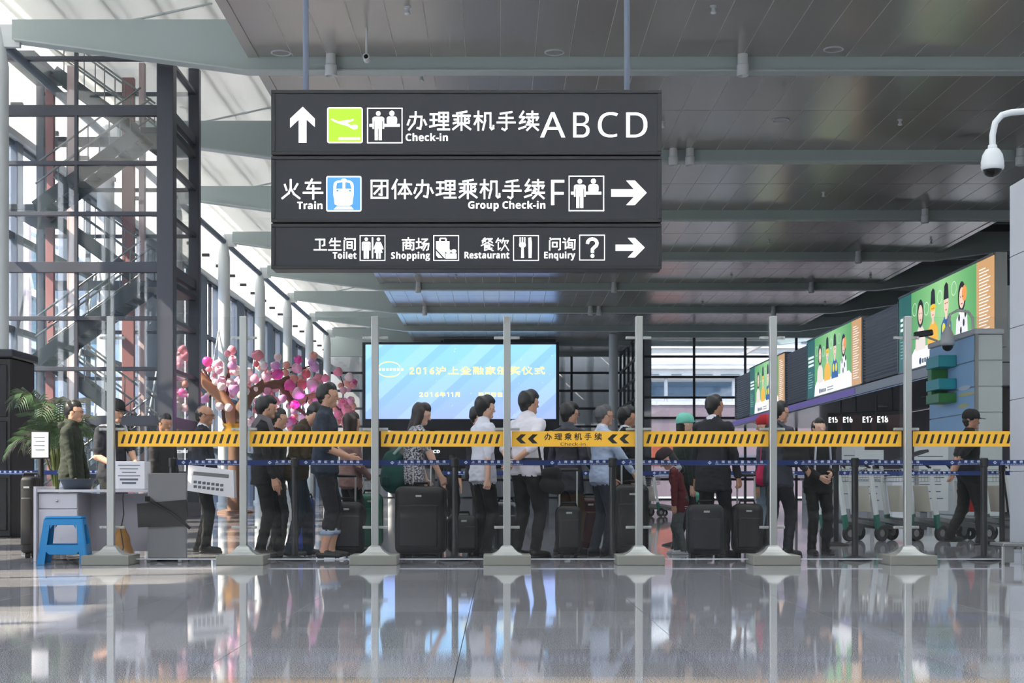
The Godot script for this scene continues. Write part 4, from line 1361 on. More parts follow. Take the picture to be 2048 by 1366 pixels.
	# lettering block E, turquoise arms over a green body
	mat("e_teal", Color(0.10, 0.62, 0.66), 0.4)
	mat("e_green", Color(0.16, 0.50, 0.20), 0.4)
	var el := thing("letter_e", "big three-dimensional green and turquoise letter E on the blue wall", "letter", Vector3(Xe - 0.27, 0, -39.3))
	part(el, "stem", geo().span(Vector3(-0.16, EYE + 2.21, -0.58), Vector3(0.26, EYE + 3.42, -0.22), 0.01), M.e_green)
	for q in [[3.12, 3.42, "e_teal"], [2.54, 2.82, "e_teal"], [2.20, 2.44, "e_green"]]:
		part(el, "arm", geo().span(Vector3(-0.2, EYE + q[0], -0.59), Vector3(0.26, EYE + q[1], 0.56), 0.01), M[q[2]])
	# cameras on top of the block
	var dc := thing("dome_camera", "white dome camera on a curved arm above the letter E", "camera", Vector3(Xe - 0.1, yt + 0.16, -38.2))
	part(dc, "arm", geo().tube([Vector3(0.35, -0.02, 0), Vector3(0.34, 0.35, 0), Vector3(0.22, 0.52, 0), Vector3(-0.05, 0.55, 0), Vector3(-0.24, 0.45, 0), Vector3(-0.3, 0.1, 0)], 0.035, 10), M.white_paint)
	part(dc, "housing", geo().lathe(Vector3(-0.3, -0.35, 0), [Vector2(0.0, 0.5), Vector2(0.06, 0.48), Vector2(0.16, 0.25), Vector2(0.18, 0.08), Vector2(0.16, 0.0), Vector2(0, 0)], 18), M.white_paint)
	part(dc, "dome", geo().lathe(Vector3(-0.3, -0.35, 0), [Vector2(0.14, 0.0), Vector2(0.12, -0.08), Vector2(0.06, -0.13), Vector2(0, -0.14)], 16), M.black_gloss)
	var bc := thing("bullet_camera", "dark bullet camera on the ledge above the letter E", "camera", Vector3(Xe - 0.15, yt + 0.22, -40.3))
	part(bc, "body", geo().box(Vector3(-0.3, 0.1, 0.1), Vector3(0.5, 0.16, 0.18), 0.03, Basis(Vector3.BACK, 0.15)), M.dark_frame)
	part(bc, "bracket", geo().tube([Vector3(0.1, -0.08, 0), Vector3(-0.1, -0.02, 0.05), Vector3(-0.25, 0.04, 0.1)], 0.03, 8), M.panel_white)

# ------------------------------------------------------------------ glass stair tower
func stair_tower() -> void:
	var Z0 := 34.5
	var Z1 := 37.6
	var X0 := -11.45
	var X1 := -7.62
	var t := setting("stair_tower_wall", "dark steel and glass stair tower")
	var top := 11.2
	var k := Z0 / FOCAL
	# corner posts
	for q in [[X1, Z0, 0.38], [X0, Z0, 0.2], [X1 + 0.02, Z1, 0.26], [X0, Z1, 0.2]]:
		part(t, "corner_post", geo().span(Vector3(q[0] - q[2] * 0.5, 0, -q[1] - q[2] * 0.5), Vector3(q[0] + q[2] * 0.5, top, -q[1] + q[2] * 0.5), 0.01), M.tower_frame)
	var xm := (153 - 996) * k
	part(t, "mullion", geo().span(Vector3(xm - 0.035, 0, -Z0 - 0.06), Vector3(xm + 0.035, top, -Z0 + 0.06)), M.tower_frame)
	var rows := [118.0, 222.0, 327.0, 428.0, 535.0, 637.0, 738.0, 842.0, 945.0]
	var ys := [top]
	for r in rows:
		ys.append(EYE + (975.0 - r) * k)
	ys.append(0.1)
	for j in rows.size():
		var y: float = ys[j + 1]
		var th := 0.12 if (j == 1 or j == 4 or j == 7) else 0.045
		part(t, "transom", geo().span(Vector3(X0, y - th, -Z0 - 0.08), Vector3(X1, y + th, -Z0 + 0.08), 0.005), M.tower_frame)
		part(t, "transom", geo().span(Vector3(X1 - 0.08, y - th, -Z1), Vector3(X1 + 0.08, y + th, -Z0), 0.005), M.tower_frame)
		part(t, "transom", geo().span(Vector3(X0, y - th, -Z1 - 0.05), Vector3(X1, y + th, -Z1 + 0.05), 0.005), M.tower_frame)
	for j in ys.size() - 1:
		for q in [[X0, xm], [xm, X1]]:
			part(t, "glass_pane", geo().span(Vector3(q[0], ys[j + 1], -Z0 - 0.01), Vector3(q[1], ys[j], -Z0 + 0.01)), M.pane_tower)
			if j < 6:
				part(t, "glass_pane", geo().span(Vector3(q[0], ys[j + 1], -Z1 - 0.01), Vector3(q[1], ys[j], -Z1 + 0.01)), M.pane_tower)
		part(t, "glass_pane", geo().span(Vector3(X1 - 0.01, ys[j + 1], -Z1), Vector3(X1 + 0.01, ys[j], -Z0)), M.pane_tower)
	part(t, "plinth", geo().span(Vector3(X0 - 0.1, 0, -Z1 - 0.1), Vector3(X1 + 0.15, 0.35, -Z0 + 0.15), 0.01), M.tower_frame)
	# inside: dog-leg flights, landings, rails
	mat("salmon", Color(0.62, 0.42, 0.42), 0.6)
	mat("salmon_pale", Color(0.82, 0.72, 0.72), 0.5)
	var s := thing("staircase", "dark zigzag steel staircase inside the glass tower", "stairs", Vector3((X0 + X1) * 0.5, 0, -(Z0 + Z1) * 0.5))
	var xa := -1.2
	var xb := 1.25
	for f in 6:
		var ya := 0.1 + f * 1.78
		var yb := ya + 1.78
		var zz := 0.75 if f % 2 == 0 else -0.7
		var p0 := Vector3(xa if f % 2 == 0 else xb, ya, zz)
		var p1 := Vector3(xb if f % 2 == 0 else xa, yb, zz)
		var fl := Node3D.new()
		fl.name = "flight"
		s.add_child(fl, true)
		for q: float in [-0.5, 0.5]:
			part(fl, "stringer", geo().bar(p0 + Vector3(0, 0, q), p1 + Vector3(0, 0, q), 0.06, 0.3), M.dark_frame)
			for h: float in [0.55, 1.0]:
				part(fl, "handrail", geo().tube([p0 + Vector3(0, h, q), p1 + Vector3(0, h, q)], 0.025, 8), M.steel_dull)
			for i in 5:
				var pb := p0.lerp(p1, (i + 0.5) / 5.0) + Vector3(0, 0, q)
				part(fl, "baluster", geo().tube([pb, pb + Vector3(0, 1.0, 0)], 0.015, 6), M.steel_dull)
		var tread := geo().box(Vector3.ZERO, Vector3(0.27, 0.04, 0.94)).mesh()
		for i in 10:
			part(fl, "tread", tread, M.dark_frame, Transform3D(Basis(), p0.lerp(p1, (i + 0.7) / 10.0)))
		part(s, "landing", geo().box(Vector3(p1.x + (0.38 if f % 2 == 0 else -0.38), yb, 0), Vector3(0.76, 0.14, 2.6), 0.01), M.dark_frame)
	for q in [[-0.75, -0.2, 0.22, "salmon_pale"], [0.35, -1.25, 0.3, "salmon"], [1.0, 0.05, 0.14, "salmon_pale"], [-1.55, -1.1, 0.2, "salmon"]]:
		part(s, "salmon_upright", geo().span(Vector3(q[0] - q[2] * 0.5, 0.1, q[1] - 0.08), Vector3(q[0] + q[2] * 0.5, 10.9, q[1] + 0.08), 0.01), M[q[3]])  # salmon uprights give the pinkish streaks inside the tower

# ------------------------------------------------------------------ balloon tree
func balloon_tree() -> void:
	var D := 42.0
	var cols := [Color(0.96, 0.90, 0.90), Color(0.95, 0.72, 0.81), Color(0.95, 0.60, 0.67), Color(0.92, 0.26, 0.66), Color(0.88, 0.64, 0.86), Color(0.96, 0.70, 0.64), Color(0.94, 0.46, 0.50)]
	var mats := []
	for i in 7:
		var m := mat("balloon_%d" % i, cols[i], 0.35)
		m.backlight_enabled = true
		m.backlight = Color(0.6, 0.6, 0.6)
		mats.append(m)
	mat("bark_board", Color(0.40, 0.29, 0.22), 0.7)
	mat("bark_light", Color(0.66, 0.50, 0.38), 0.7)
	mat("gold", Color(0.80, 0.58, 0.22), 0.3, 0.8)
	mat("vine", Color(0.34, 0.20, 0.16), 0.7)
	var o := ground(470, D)
	var t := thing("balloon_tree", "artificial tree covered in pink and magenta balloon blossoms", "decoration", o)
	part(t, "pot", geo().lathe(Vector3.ZERO, [Vector2(0, 1.9), Vector2(0.22, 1.92), Vector2(0.34, 2.1), Vector2(0.36, 2.3), Vector2(0.30, 2.4), Vector2(0.36, 2.5), Vector2(0.30, 2.46), Vector2(0, 2.4)], 24), M.gold)
	part(t, "pedestal", geo().lathe(Vector3.ZERO, [Vector2(0.5, 0), Vector2(0.5, 0.06), Vector2(0.22, 0.12), Vector2(0.18, 1.92)], 20), M.bark_board)
	var limbs := [
		["limb", [[470, 880, 0.3], [468, 850, 0.3], [462, 820, 0.28], [440, 790, 0.3], [412, 768, 0.22], [398, 742, 0.1]], "bark_light"],
		["limb", [[476, 880, 0.3], [478, 850, 0.3], [484, 815, 0.3], [500, 788, 0.26], [530, 770, 0.24], [562, 768, 0.2], [578, 752, 0.1]], "bark_board"],
		["limb", [[562, 768, 0.18], [574, 790, 0.16], [590, 812, 0.12], [612, 830, 0.06]], "bark_board"],
		["limb", [[590, 812, 0.12], [612, 795, 0.14], [640, 788, 0.12], [668, 786, 0.06]], "bark_light"],
		["limb", [[500, 788, 0.18], [486, 770, 0.14], [478, 740, 0.06]], "bark_light"],
		["limb", [[472, 850, 0.12], [452, 800, 0.1], [460, 765, 0.08], [455, 735, 0.04]], "vine"],
		["limb", [[449, 850, 0.08], [444, 800, 0.08], [422, 765, 0.07], [405, 735, 0.04]], "vine"],
		["twig", [[500, 780, 0.04], [540, 748, 0.04], [580, 735, 0.035], [620, 738, 0.02]], "vine"],
		["twig", [[580, 745, 0.04], [600, 738, 0.04], [628, 730, 0.03]], "vine"],
		["twig", [[686, 795, 0.03], [687, 770, 0.03], [680, 750, 0.02]], "vine"],
		["twig", [[660, 800, 0.04], [690, 830, 0.03], [720, 850, 0.03]], "vine"],
		["twig", [[440, 790, 0.05], [452, 760, 0.04], [462, 722, 0.03]], "vine"],
	]
	for l in limbs:
		var p := []
		var r := []
		for q in l[1]:
			p.append(at(q[0], q[1], D) - o)
			r.append(q[2] * 0.62)
		part(t, l[0], geo().tube(p, r, 10), M[l[2]])
	var shape := geo().lathe(Vector3.ZERO, [Vector2(0, -1.15), Vector2(0.10, -1.1), Vector2(0.16, -1.0), Vector2(0.55, -0.8), Vector2(0.88, -0.35), Vector2(1.0, 0.15), Vector2(0.93, 0.55), Vector2(0.72, 0.82), Vector2(0.5, 0.86), Vector2(0.38, 0.55), Vector2(0, 0.3)], 16, true, 5, 0.07).mesh()
	var spots := [[125, 195, 45, 2], [70, 240, 30, 0], [150, 260, 45, 2], [95, 300, 45, 1], [80, 350, 30, 2], [365, 310, 50, 3], [380, 385, 30, 2], [470, 340, 50, 1], [475, 395, 40, 1], [600, 200, 45, 2], [560, 230, 30, 2], [610, 290, 40, 1], [610, 350, 45, 4], [650, 400, 50, 0], [850, 250, 55, 2], [890, 250, 30, 6], [840, 335, 30, 6], [915, 350, 40, 0], [1055, 265, 38, 0], [1035, 350, 40, 4], [1135, 345, 38, 5], [1250, 290, 40, 3], [1240, 375, 50, 1], [1400, 255, 40, 5], [1385, 320, 40, 4], [1410, 365, 45, 4], [1045, 435, 55, 3], [1125, 420, 35, 5], [1330, 430, 45, 6], [1210, 480, 40, 5], [1165, 540, 55, 3], [1290, 535, 50, 6], [1270, 480, 40, 0], [1390, 535, 60, 1], [1440, 460, 35, 2], [1515, 470, 40, 2], [1640, 410, 45, 2], [1690, 590, 35, 1], [620, 580, 55, 4], [500, 510, 45, 1], [500, 550, 40, 0], [130, 620, 40, 3], [150, 530, 35, 5], [480, 750, 40, 0], [570, 760, 40, 0], [1215, 730, 45, 3], [1250, 620, 60, 1], [1100, 670, 40, 4], [940, 460, 45, 1], [830, 480, 45, 1], [770, 410, 40, 0], [1700, 720, 50, 2], [1720, 780, 50, 2], [1640, 830, 45, 2], [1560, 650, 35, 1], [140, 760, 40, 0], [70, 740, 40, 0]]
	rng.seed = 21
	for i in 110:
		spots.append([rng.randf_range(620, 1800), rng.randf_range(430, 960), rng.randf_range(26, 46), [0, 0, 1, 1, 2, 2, 3, 4, 5, 5][rng.randi_range(0, 9)]])
	for i in 55:
		spots.append([rng.randf_range(330, 1050), rng.randf_range(340, 640), rng.randf_range(22, 42), [0, 0, 0, 1, 1, 2, 4, 5][rng.randi_range(0, 7)]])
	for i in 14:
		spots.append([rng.randf_range(60, 620), rng.randf_range(450, 900), rng.randf_range(24, 40), rng.randi_range(0, 5)])
	var n := 0
	for s in spots:
		var d := D + (rng.randf_range(-1.0, 0.1) if n < 57 else rng.randf_range(-0.3, 1.6))
		var c := at(340 + s[0] / 4.876, 660 + s[1] / 4.876, d) - o
		var rr: float = s[2] / 4.876 * D / FOCAL
		var b := Basis.from_euler(Vector3(rng.randf_range(-0.8, 0.8), rng.randf_range(0, TAU), rng.randf_range(-0.9, 0.9))).scaled(Vector3.ONE * rr)
		part(t, "balloon", shape, mats[s[3]], Transform3D(b, c))
		n += 1
	var lp := at(612, 812, D - 1.2)
	mat("violet_glow", Color(0.95, 0.45, 1.0), 0.4, 0.0, 6.0)
	var vl := thing("violet_spotlight", "small violet spotlight glowing among the balloon blossoms", "light", lp)
	part(vl, "bulb_light", geo().ball(Vector3.ZERO, Vector3(0.06, 0.06, 0.06)), M.violet_glow)
	part(vl, "clamp", geo().tube([Vector3(0, 0.06, 0), Vector3(0, 0.25, -0.3)], 0.02, 8), M.black)
	var ol := OmniLight3D.new()
	ol.name = "violet_lamp"
	ol.light_color = Color(0.9, 0.4, 1.0)
	ol.light_energy = 0.15
	ol.omni_range = 60
	ol.shadow_enabled = true
	add_child(ol)
	ol.position = lp

# ------------------------------------------------------------------ left corner: desk, stool, plant, kiosk
func rbox(s: Vector3, b: float) -> Geo:
	return geo().box(Vector3.ZERO, s, b)

func desk_corner() -> void:
	mat("laminate", Color(0.74, 0.73, 0.76), 0.42)
	mat("basin_grey", Color(0.27, 0.31, 0.35), 0.45)
	mat("stool_blue", Color(0.0, 0.45, 0.68), 0.35)
	mat("paper", Color(0.86, 0.86, 0.88), 0.6)
	mat("ink_grey", Color(0.35, 0.38, 0.42), 0.6)
	var D := 14.62
	var o := ground(188, D)
	var k := D / FOCAL
	var d := thing("desk", "white laminate desk with a drawer behind the blue stool", "desk", o)
	var w := 0.56
	part(d, "desk_top", geo().span(Vector3(-w, 0.672, -0.60), Vector3(w, 0.70, 0.03), 0.004), M.laminate)
	part(d, "side_panel", geo().span(Vector3(-w - 0.015, 0, -0.58), Vector3(-w + 0.012, 0.73, 0.05), 0.003), M.laminate)
	part(d, "side_panel", geo().span(Vector3(w - 0.02, 0, -0.58), Vector3(w + 0.01, 0.73, 0.03), 0.003), M.laminate)
	part(d, "pedestal", geo().span(Vector3(-w + 0.015, 0.1, -0.55), Vector3(-0.16, 0.665, -0.02)), M.laminate)
	var dr := part(d, "drawer", geo().span(Vector3(-w + 0.018, 0.515, -0.02), Vector3(-0.165, 0.66, 0.0), 0.003), M.laminate)
	part(dr, "knob", geo().lathe(Vector3.ZERO, [Vector2(0, 0.02), Vector2(0.012, 0.018), Vector2(0.012, 0.008), Vector2(0.006, 0.0)], 12), M.steel, Transform3D(Basis(Vector3.RIGHT, PI / 2), Vector3(-0.36, 0.59, 0.0)))
	part(d, "door", geo().span(Vector3(-w + 0.018, 0.12, -0.02), Vector3(-0.165, 0.508, 0.0), 0.003), M.laminate)
	part(d, "modesty_panel", geo().span(Vector3(-0.16, 0.08, -0.5), Vector3(w - 0.02, 0.66, -0.48)), M.laminate)
	# basin
	var bp := at(155, 975, D + 0.2)
	var bs := thing("basin", "grey plastic basin standing on the white desk", "basin", Vector3(bp.x, 0.70, bp.z))
	var prof := [Vector2(0.0, 0.0), Vector2(0.125, 0.0), Vector2(0.165, 0.09), Vector2(0.185, 0.098), Vector2(0.185, 0.106), Vector2(0.158, 0.104), Vector2(0.12, 0.012), Vector2(0, 0.012)]
	part(bs, "bowl", geo().lathe(Vector3.ZERO, prof, 28), M.basin_grey)
	# printer like box and paper stack
	var pp := at(266, 975, D + 0.35)
	var pr := thing("paper_box", "pale printed carton on the desk top", "box", Vector3(pp.x, 0.70, pp.z))
	part(pr, "carton", rbox(Vector3(0.30, 0.28, 0.24), 0.008), M.paper, Transform3D(Basis(), Vector3(0, 0.14, 0)))
	for j in 6:
		part(pr, "printed_line", geo().box(Vector3(-0.01, 0.24 - j * 0.035, 0.1215), Vector3(0.22 - (j % 3) * 0.04, 0.008 if j < 4 else 0.02, 0.001)), M.ink_grey)
	# cord
	var cp := at(247, 985, D - 0.08)
	solo("power_cord", geo().tube([Vector3.ZERO, Vector3(0.0, -0.05, 0.03), Vector3(0.01, -0.2, 0.03), Vector3(-0.02, -0.35, 0.03), Vector3(0.005, -0.52, 0.02), Vector3(-0.04, -0.645, 0.03)], 0.006, 6), M.black, "thin black power cord hanging down in front of the desk", "cord", Vector3(cp.x, 0.66, cp.z))
	# yellow bag under the desk
	mat("bag_ochre", Color(0.62, 0.42, 0.12), 0.5)
	var yb := ground(238, D + 0.15)
	var ba := thing("plastic_bag", "crumpled ochre bag on the floor under the desk", "bag", yb)
	var bagp := []
	for q in [[Vector3(0, 0.10, 0), Vector3(0.02, 0.2, 0), 0.11, 0.09], [Vector3(-0.04, 0.07, 0.02), Vector3(0.05, 0.08, 0.0), 0.09, 0.09], [Vector3(0.02, 0.22, 0), Vector3(0.03, 0.32, 0), 0.06, 0.035]]:
		bagp.append([q[0], q[1], q[2], q[3], 0, 0.04, Vector3.ZERO, 1.0, 0.0])
	for e in net(bagp, 0.014, 0.014, 4).values():
		part(ba, "sack", e, M.bag_ochre)
	# grey board standing right of the desk and the black panel hung on it
	mat("board_grey", Color(0.45, 0.45, 0.46), 0.5)
	var gb := ground(335, D - 0.06)
	var bo := thing("standing_board", "plain grey standing board at the right end of the desk", "board", gb)
	part(bo, "board", geo().span(Vector3(-0.19, 0.03, -0.015), Vector3(0.19, 0.86, 0.015), 0.01), M.board_grey)
	for s: float in [-0.15, 0.15]:
		part(bo, "foot", geo().span(Vector3(s - 0.02, 0, -0.15), Vector3(s + 0.02, 0.03, 0.15), 0.004), M.steel_dull)
	var bpn := at(326, 1028, D - 0.09)
	var bl := thing("black_panel", "flat black panel with a tube arm before the grey board", "monitor", bpn)
	part(bl, "shell", geo().prism(PackedVector2Array([Vector2(-0.25, 0.10), Vector2(0.23, 0.14), Vector2(0.24, -0.02), Vector2(0.20, -0.11), Vector2(-0.24, -0.13)]), 0.03), M.black)
	part(bl, "arm", geo().tube([Vector3(-0.12, 0.13, 0.02), Vector3(0.08, 0.02, 0.03), Vector3(0.27, -0.14, 0.03)], 0.014, 8), M.rubber)
	part(bl, "hook", geo().tube([Vector3(-0.15, 0.12, 0.0), Vector3(-0.15, 0.17, 0.0)], 0.025, 8), M.rubber)
	# blue plastic stool
	var st := thing("plastic_stool", "bright blue plastic stool in front of the white desk", "stool", ground(131, 14.1), 8)
	part(st, "seat", geo().box(Vector3(0, 0.435, 0), Vector3(0.34, 0.03, 0.30), 0.012), M.stool_blue)
	var Ht := 0.425
	for f in 4:
		var b := Basis(Vector3.UP, f * PI / 2)
		var half_t := 0.165 if f % 2 == 0 else 0.145
		var half_b := 0.225 if f % 2 == 0 else 0.205
		var off_t := 0.148 if f % 2 == 0 else 0.168
		var off_b := 0.205 if f % 2 == 0 else 0.225
		var tilt := atan((off_b - off_t) / Ht)
		var xf := Transform3D(b * Basis(Vector3.RIGHT, -tilt), b * Vector3(0, Ht, off_t))
		var g := geo()
		for s: float in [-1.0, 1.0]:
			g.prism(PackedVector2Array([Vector2(s * half_t, 0), Vector2(s * (half_t - 0.05), 0), Vector2(s * (half_b - 0.062), -Ht), Vector2(s * half_b, -Ht)]), 0.014, xf)
			g.prism(PackedVector2Array([Vector2(s * (half_t - 0.05), -0.05), Vector2(s * (half_t - 0.05), -0.09), Vector2(s * (half_t - 0.075), -0.05)]), 0.014, xf)
		g.prism(PackedVector2Array([Vector2(-half_t, 0.0), Vector2(half_t, 0.0), Vector2(half_t, -0.055), Vector2(-half_t, -0.055)]), 0.015, xf)
		g.prism(PackedVector2Array([Vector2(-half_b + 0.04, -0.24), Vector2(half_b - 0.04, -0.24), Vector2(half_b - 0.03, -0.305), Vector2(half_b - 0.08, -0.305), Vector2(half_b - 0.105, -0.33), Vector2(-half_b + 0.105, -0.33), Vector2(-half_b + 0.08, -0.305), Vector2(-half_b + 0.03, -0.305)]), 0.015, xf)
		part(st, "leg_frame", g, M.stool_blue)
	# notice on a stand, black cases behind it
	var nd := ground(82, 16.2)
	var ns := thing("notice_stand", "white notice in a black frame on a black stand", "sign stand", nd)
	part(ns, "pole", geo().tube([Vector3(0, 0.02, 0), Vector3(0, 1.05, 0)], 0.03, 12), M.black)
	part(ns, "base", geo().lathe(Vector3.ZERO, [Vector2(0, 0), Vector2(0.2, 0), Vector2(0.2, 0.015), Vector2(0.05, 0.05), Vector2(0.03, 0.05)], 24, false), M.steel_dull)
	part(ns, "frame", geo().box(Vector3(0, 1.18, 0.02), Vector3(0.205, 0.30, 0.02), 0.004), M.black)
	part(ns, "sheet", geo().box(Vector3(0, 1.18, 0.0315), Vector3(0.18, 0.272, 0.003)), M.paper)
	for j in 4:
		part(ns, "printed_line", geo().box(Vector3(-0.01 + 0.01 * (j % 2), 1.26 - j * 0.045, 0.0335), Vector3(0.12 - 0.02 * (j % 2), 0.008, 0.001)), M.ink_grey)
	var kc := ground(14, 22.0)
	var ki := thing("dark_kiosk", "tall dark kiosk at the left edge of the hall", "kiosk", kc)
	part(ki, "body", geo().span(Vector3(-0.9, 0, -0.8), Vector3(0.16, 2.6, 0.3), 0.02), M.black)
	part(ki, "cornice", geo().span(Vector3(-0.95, 2.6, -0.85), Vector3(0.2, 2.72, 0.35), 0.02), M.dark_frame)
	for j in 3:
		part(ki, "front_panel", geo().span(Vector3(-0.8, 0.1 + j * 0.82, 0.3), Vector3(0.1, 0.86 + j * 0.82, 0.315), 0.006), M.black_gloss)
	# areca palm
	mat("palm_green", Color(0.16, 0.28, 0.13), 0.5)
	M.palm_green.backlight_enabled = true
	M.palm_green.backlight = Color(0.3, 0.3, 0.3)
	mat("palm_stem", Color(0.30, 0.34, 0.16), 0.6)
	mat("pot_dark", Color(0.12, 0.12, 0.13), 0.4)
	var po := ground(112, 21.0)
	var pl := thing("potted_palm", "green areca palm with arching fronds beside the dark kiosk", "plant", po)
	part(pl, "pot", geo().lathe(Vector3.ZERO, [Vector2(0, 0), Vector2(0.22, 0), Vector2(0.3, 0.5), Vector2(0.32, 0.52), Vector2(0.28, 0.52), Vector2(0.26, 0.46), Vector2(0, 0.46)], 24), M.pot_dark)
	rng.seed = 11
	for f in 17:
		var az := TAU * f / 17.0 + rng.randf_range(-0.2, 0.2)
		var reach := rng.randf_range(0.45, 0.8)
		var hgt := rng.randf_range(1.6, 2.35)
		var dir := Vector3(cos(az), 0, sin(az) * 0.8)
		var pts := []
		for i in 9:
			var u := i / 8.0
			pts.append(Vector3(0, 0.46, 0) + dir * (reach * pow(u, 1.6)) + Vector3(0, (hgt - 0.4) * (1.0 - pow(1.0 - u, 1.8)) - 0.55 * pow(u, 4.0), 0))
		var fr := part(pl, "frond_stem", geo().tube(pts, [0.018, 0.016, 0.014, 0.012, 0.01, 0.009, 0.007, 0.005, 0.003], 6), M.palm_stem)
		var g := geo()
		for i in 26:
			var u := 0.40 + 0.6 * i / 26.0
			var fi := u * 8.0
			var p: Vector3 = pts[int(fi)].lerp(pts[min(8, int(fi) + 1)], fi - int(fi))
			var tn: Vector3 = (pts[min(8, int(fi) + 1)] - pts[int(fi)]).normalized()
			var sd := tn.cross(Vector3.UP).normalized()
			var L := 0.34 * sin(PI * clampf((u - 0.3) * 1.35, 0.05, 1.0)) + 0.05
			for s: float in [-1.0, 1.0]:
				var e := (sd * s * 0.85 + tn * 0.55 + Vector3(0, -0.18, 0)).normalized()
				var q := p + e * L * 0.5 + Vector3(0, 0.015, 0)
				var en := p + e * L + Vector3(0, -0.05, 0)
				var ww := tn * 0.011
				var nn := sd.cross(tn).normalized()
				if nn.y < 0: nn = -nn
				g.quad(p - ww * 0.4, p + ww * 0.4, q + ww, q - ww, nn)
				g.tri(q - ww, q + ww, en, nn, nn, nn)
		tag(part(fr, "leaflets", g, M.palm_green), "", "", "", "stuff")

# ------------------------------------------------------------------ belt barriers
func belt_print() -> ImageTexture:
	var im := Image.create(1024, 64, false, Image.FORMAT_RGB8)
	im.fill(Color(0.05, 0.17, 0.42))
	var w := Color(0.80, 0.85, 0.92)
	poly_fill(im, PackedVector2Array([Vector2(60, 32), Vector2(84, 10), Vector2(108, 32), Vector2(84, 54)]), w)
	poly_fill(im, PackedVector2Array([Vector2(70, 30), Vector2(98, 30), Vector2(98, 36), Vector2(70, 36)]), Color(0.05, 0.17, 0.42))
	ink(im, "上海虹桥国际机场", 150, 6, 36, 32, 76, 4.5, w)
	for i in 34:
		im.fill_rect(Rect2i(150 + i * 18, 48, 12, 7), w)
	return tex(im)

func belt_shape(a: Vector3, b: Vector3, h: float, sag: float) -> Geo:
	var g := geo()
	var L := (b - a).length()
	var m := 8
	var side := (b - a).normalized().cross(Vector3.UP)
	for i in m:
		var u0 := float(i) / m
		var u1 := float(i + 1) / m
		var p := a.lerp(b, u0) - Vector3(0, sag * 4 * u0 * (1 - u0), 0)
		var q := a.lerp(b, u1) - Vector3(0, sag * 4 * u1 * (1 - u1), 0)
		var hh := Vector3(0, h * 0.5, 0)
		for s: float in [1.0, -1.0]:
			var o := side * (0.0012 * s)
			g.quad(p - hh + o, q - hh + o, q + hh + o, p + hh + o, side * s, Rect2(u0 * L / 0.85, 0, (u1 - u0) * L / 0.85, 1))
	return g

func barrier(where: Vector3, to: Vector3, label: String, belts: Array) -> Node3D:
	var p := thing("belt_post", label, "barrier post", where, 0, "black belt barrier posts")
	part(p, "base", geo().lathe(Vector3.ZERO, [Vector2(0, 0), Vector2(0.165, 0), Vector2(0.165, 0.012), Vector2(0.13, 0.022), Vector2(0.05, 0.045), Vector2(0.034, 0.05)], 26, false), M.black)
	part(p, "pole", geo().tube([Vector3(0, 0.04, 0), Vector3(0, 0.93, 0)], 0.033, 16), M.post_black)
	part(p, "head", geo().lathe(Vector3.ZERO, [Vector2(0.033, 0.92), Vector2(0.04, 0.925), Vector2(0.04, 1.0), Vector2(0.034, 1.012), Vector2(0, 1.014)], 18, false), M.black)
	for y in belts:
		var e := to - where
		var f := e.normalized() * 0.038
		part(p, "belt", belt_shape(f + Vector3(0, y, 0), e - f + Vector3(0, y, 0), 0.052, 0.004), M.belt_blue)
	return p

func queue_lines() -> void:
	var b := mat("belt_blue", Color(1, 1, 1), 0.6)
	b.albedo_texture = belt_print()
	mat("post_black", Color(0.09, 0.09, 0.10), 0.35)
	var d := 14.78
	var xs := [[345.0, "leftmost belt post in the queue line, behind the grey board"], [590.0, "belt post in front of the man in an olive jacket"], [910.0, "belt post behind the big black suitcase"], [1225.0, "belt post in front of the grey-haired man"], [1710.0, "belt post right of the uniformed woman"], [1968.0, "belt post in front of the guard"]]
	for i in xs.size():
		var to := ground(xs[i + 1][0], d) if i + 1 < xs.size() else ground(2080, d)
		barrier(ground(xs[i][0], d), to, "black belt barrier post with blue belt, " + xs[i][1].replace("belt post ", ""), [0.968])
	var d2 := 18.6
	var x2 := [[880.0, "rear row, left of the man in a white shirt"], [1350.0, "rear row, near the small far trolleys"], [1672.0, "rear row, behind the uniformed woman"], [2004.0, "rear row, behind the white pillar"]]
	for i in x2.size():
		var to := ground(x2[i + 1][0], d2) if i + 1 < x2.size() else ground(2120, d2)
		barrier(ground(x2[i][0], d2), to, "black belt barrier post, " + x2[i][1], [0.90])
	var d3 := 18.2
	barrier(ground(-40, d3), ground(205, d3), "black belt barrier post at the left edge behind the desk", [0.905])
	barrier(ground(205, d3), ground(302, d3), "black belt barrier post behind the man with a lanyard", [0.905])

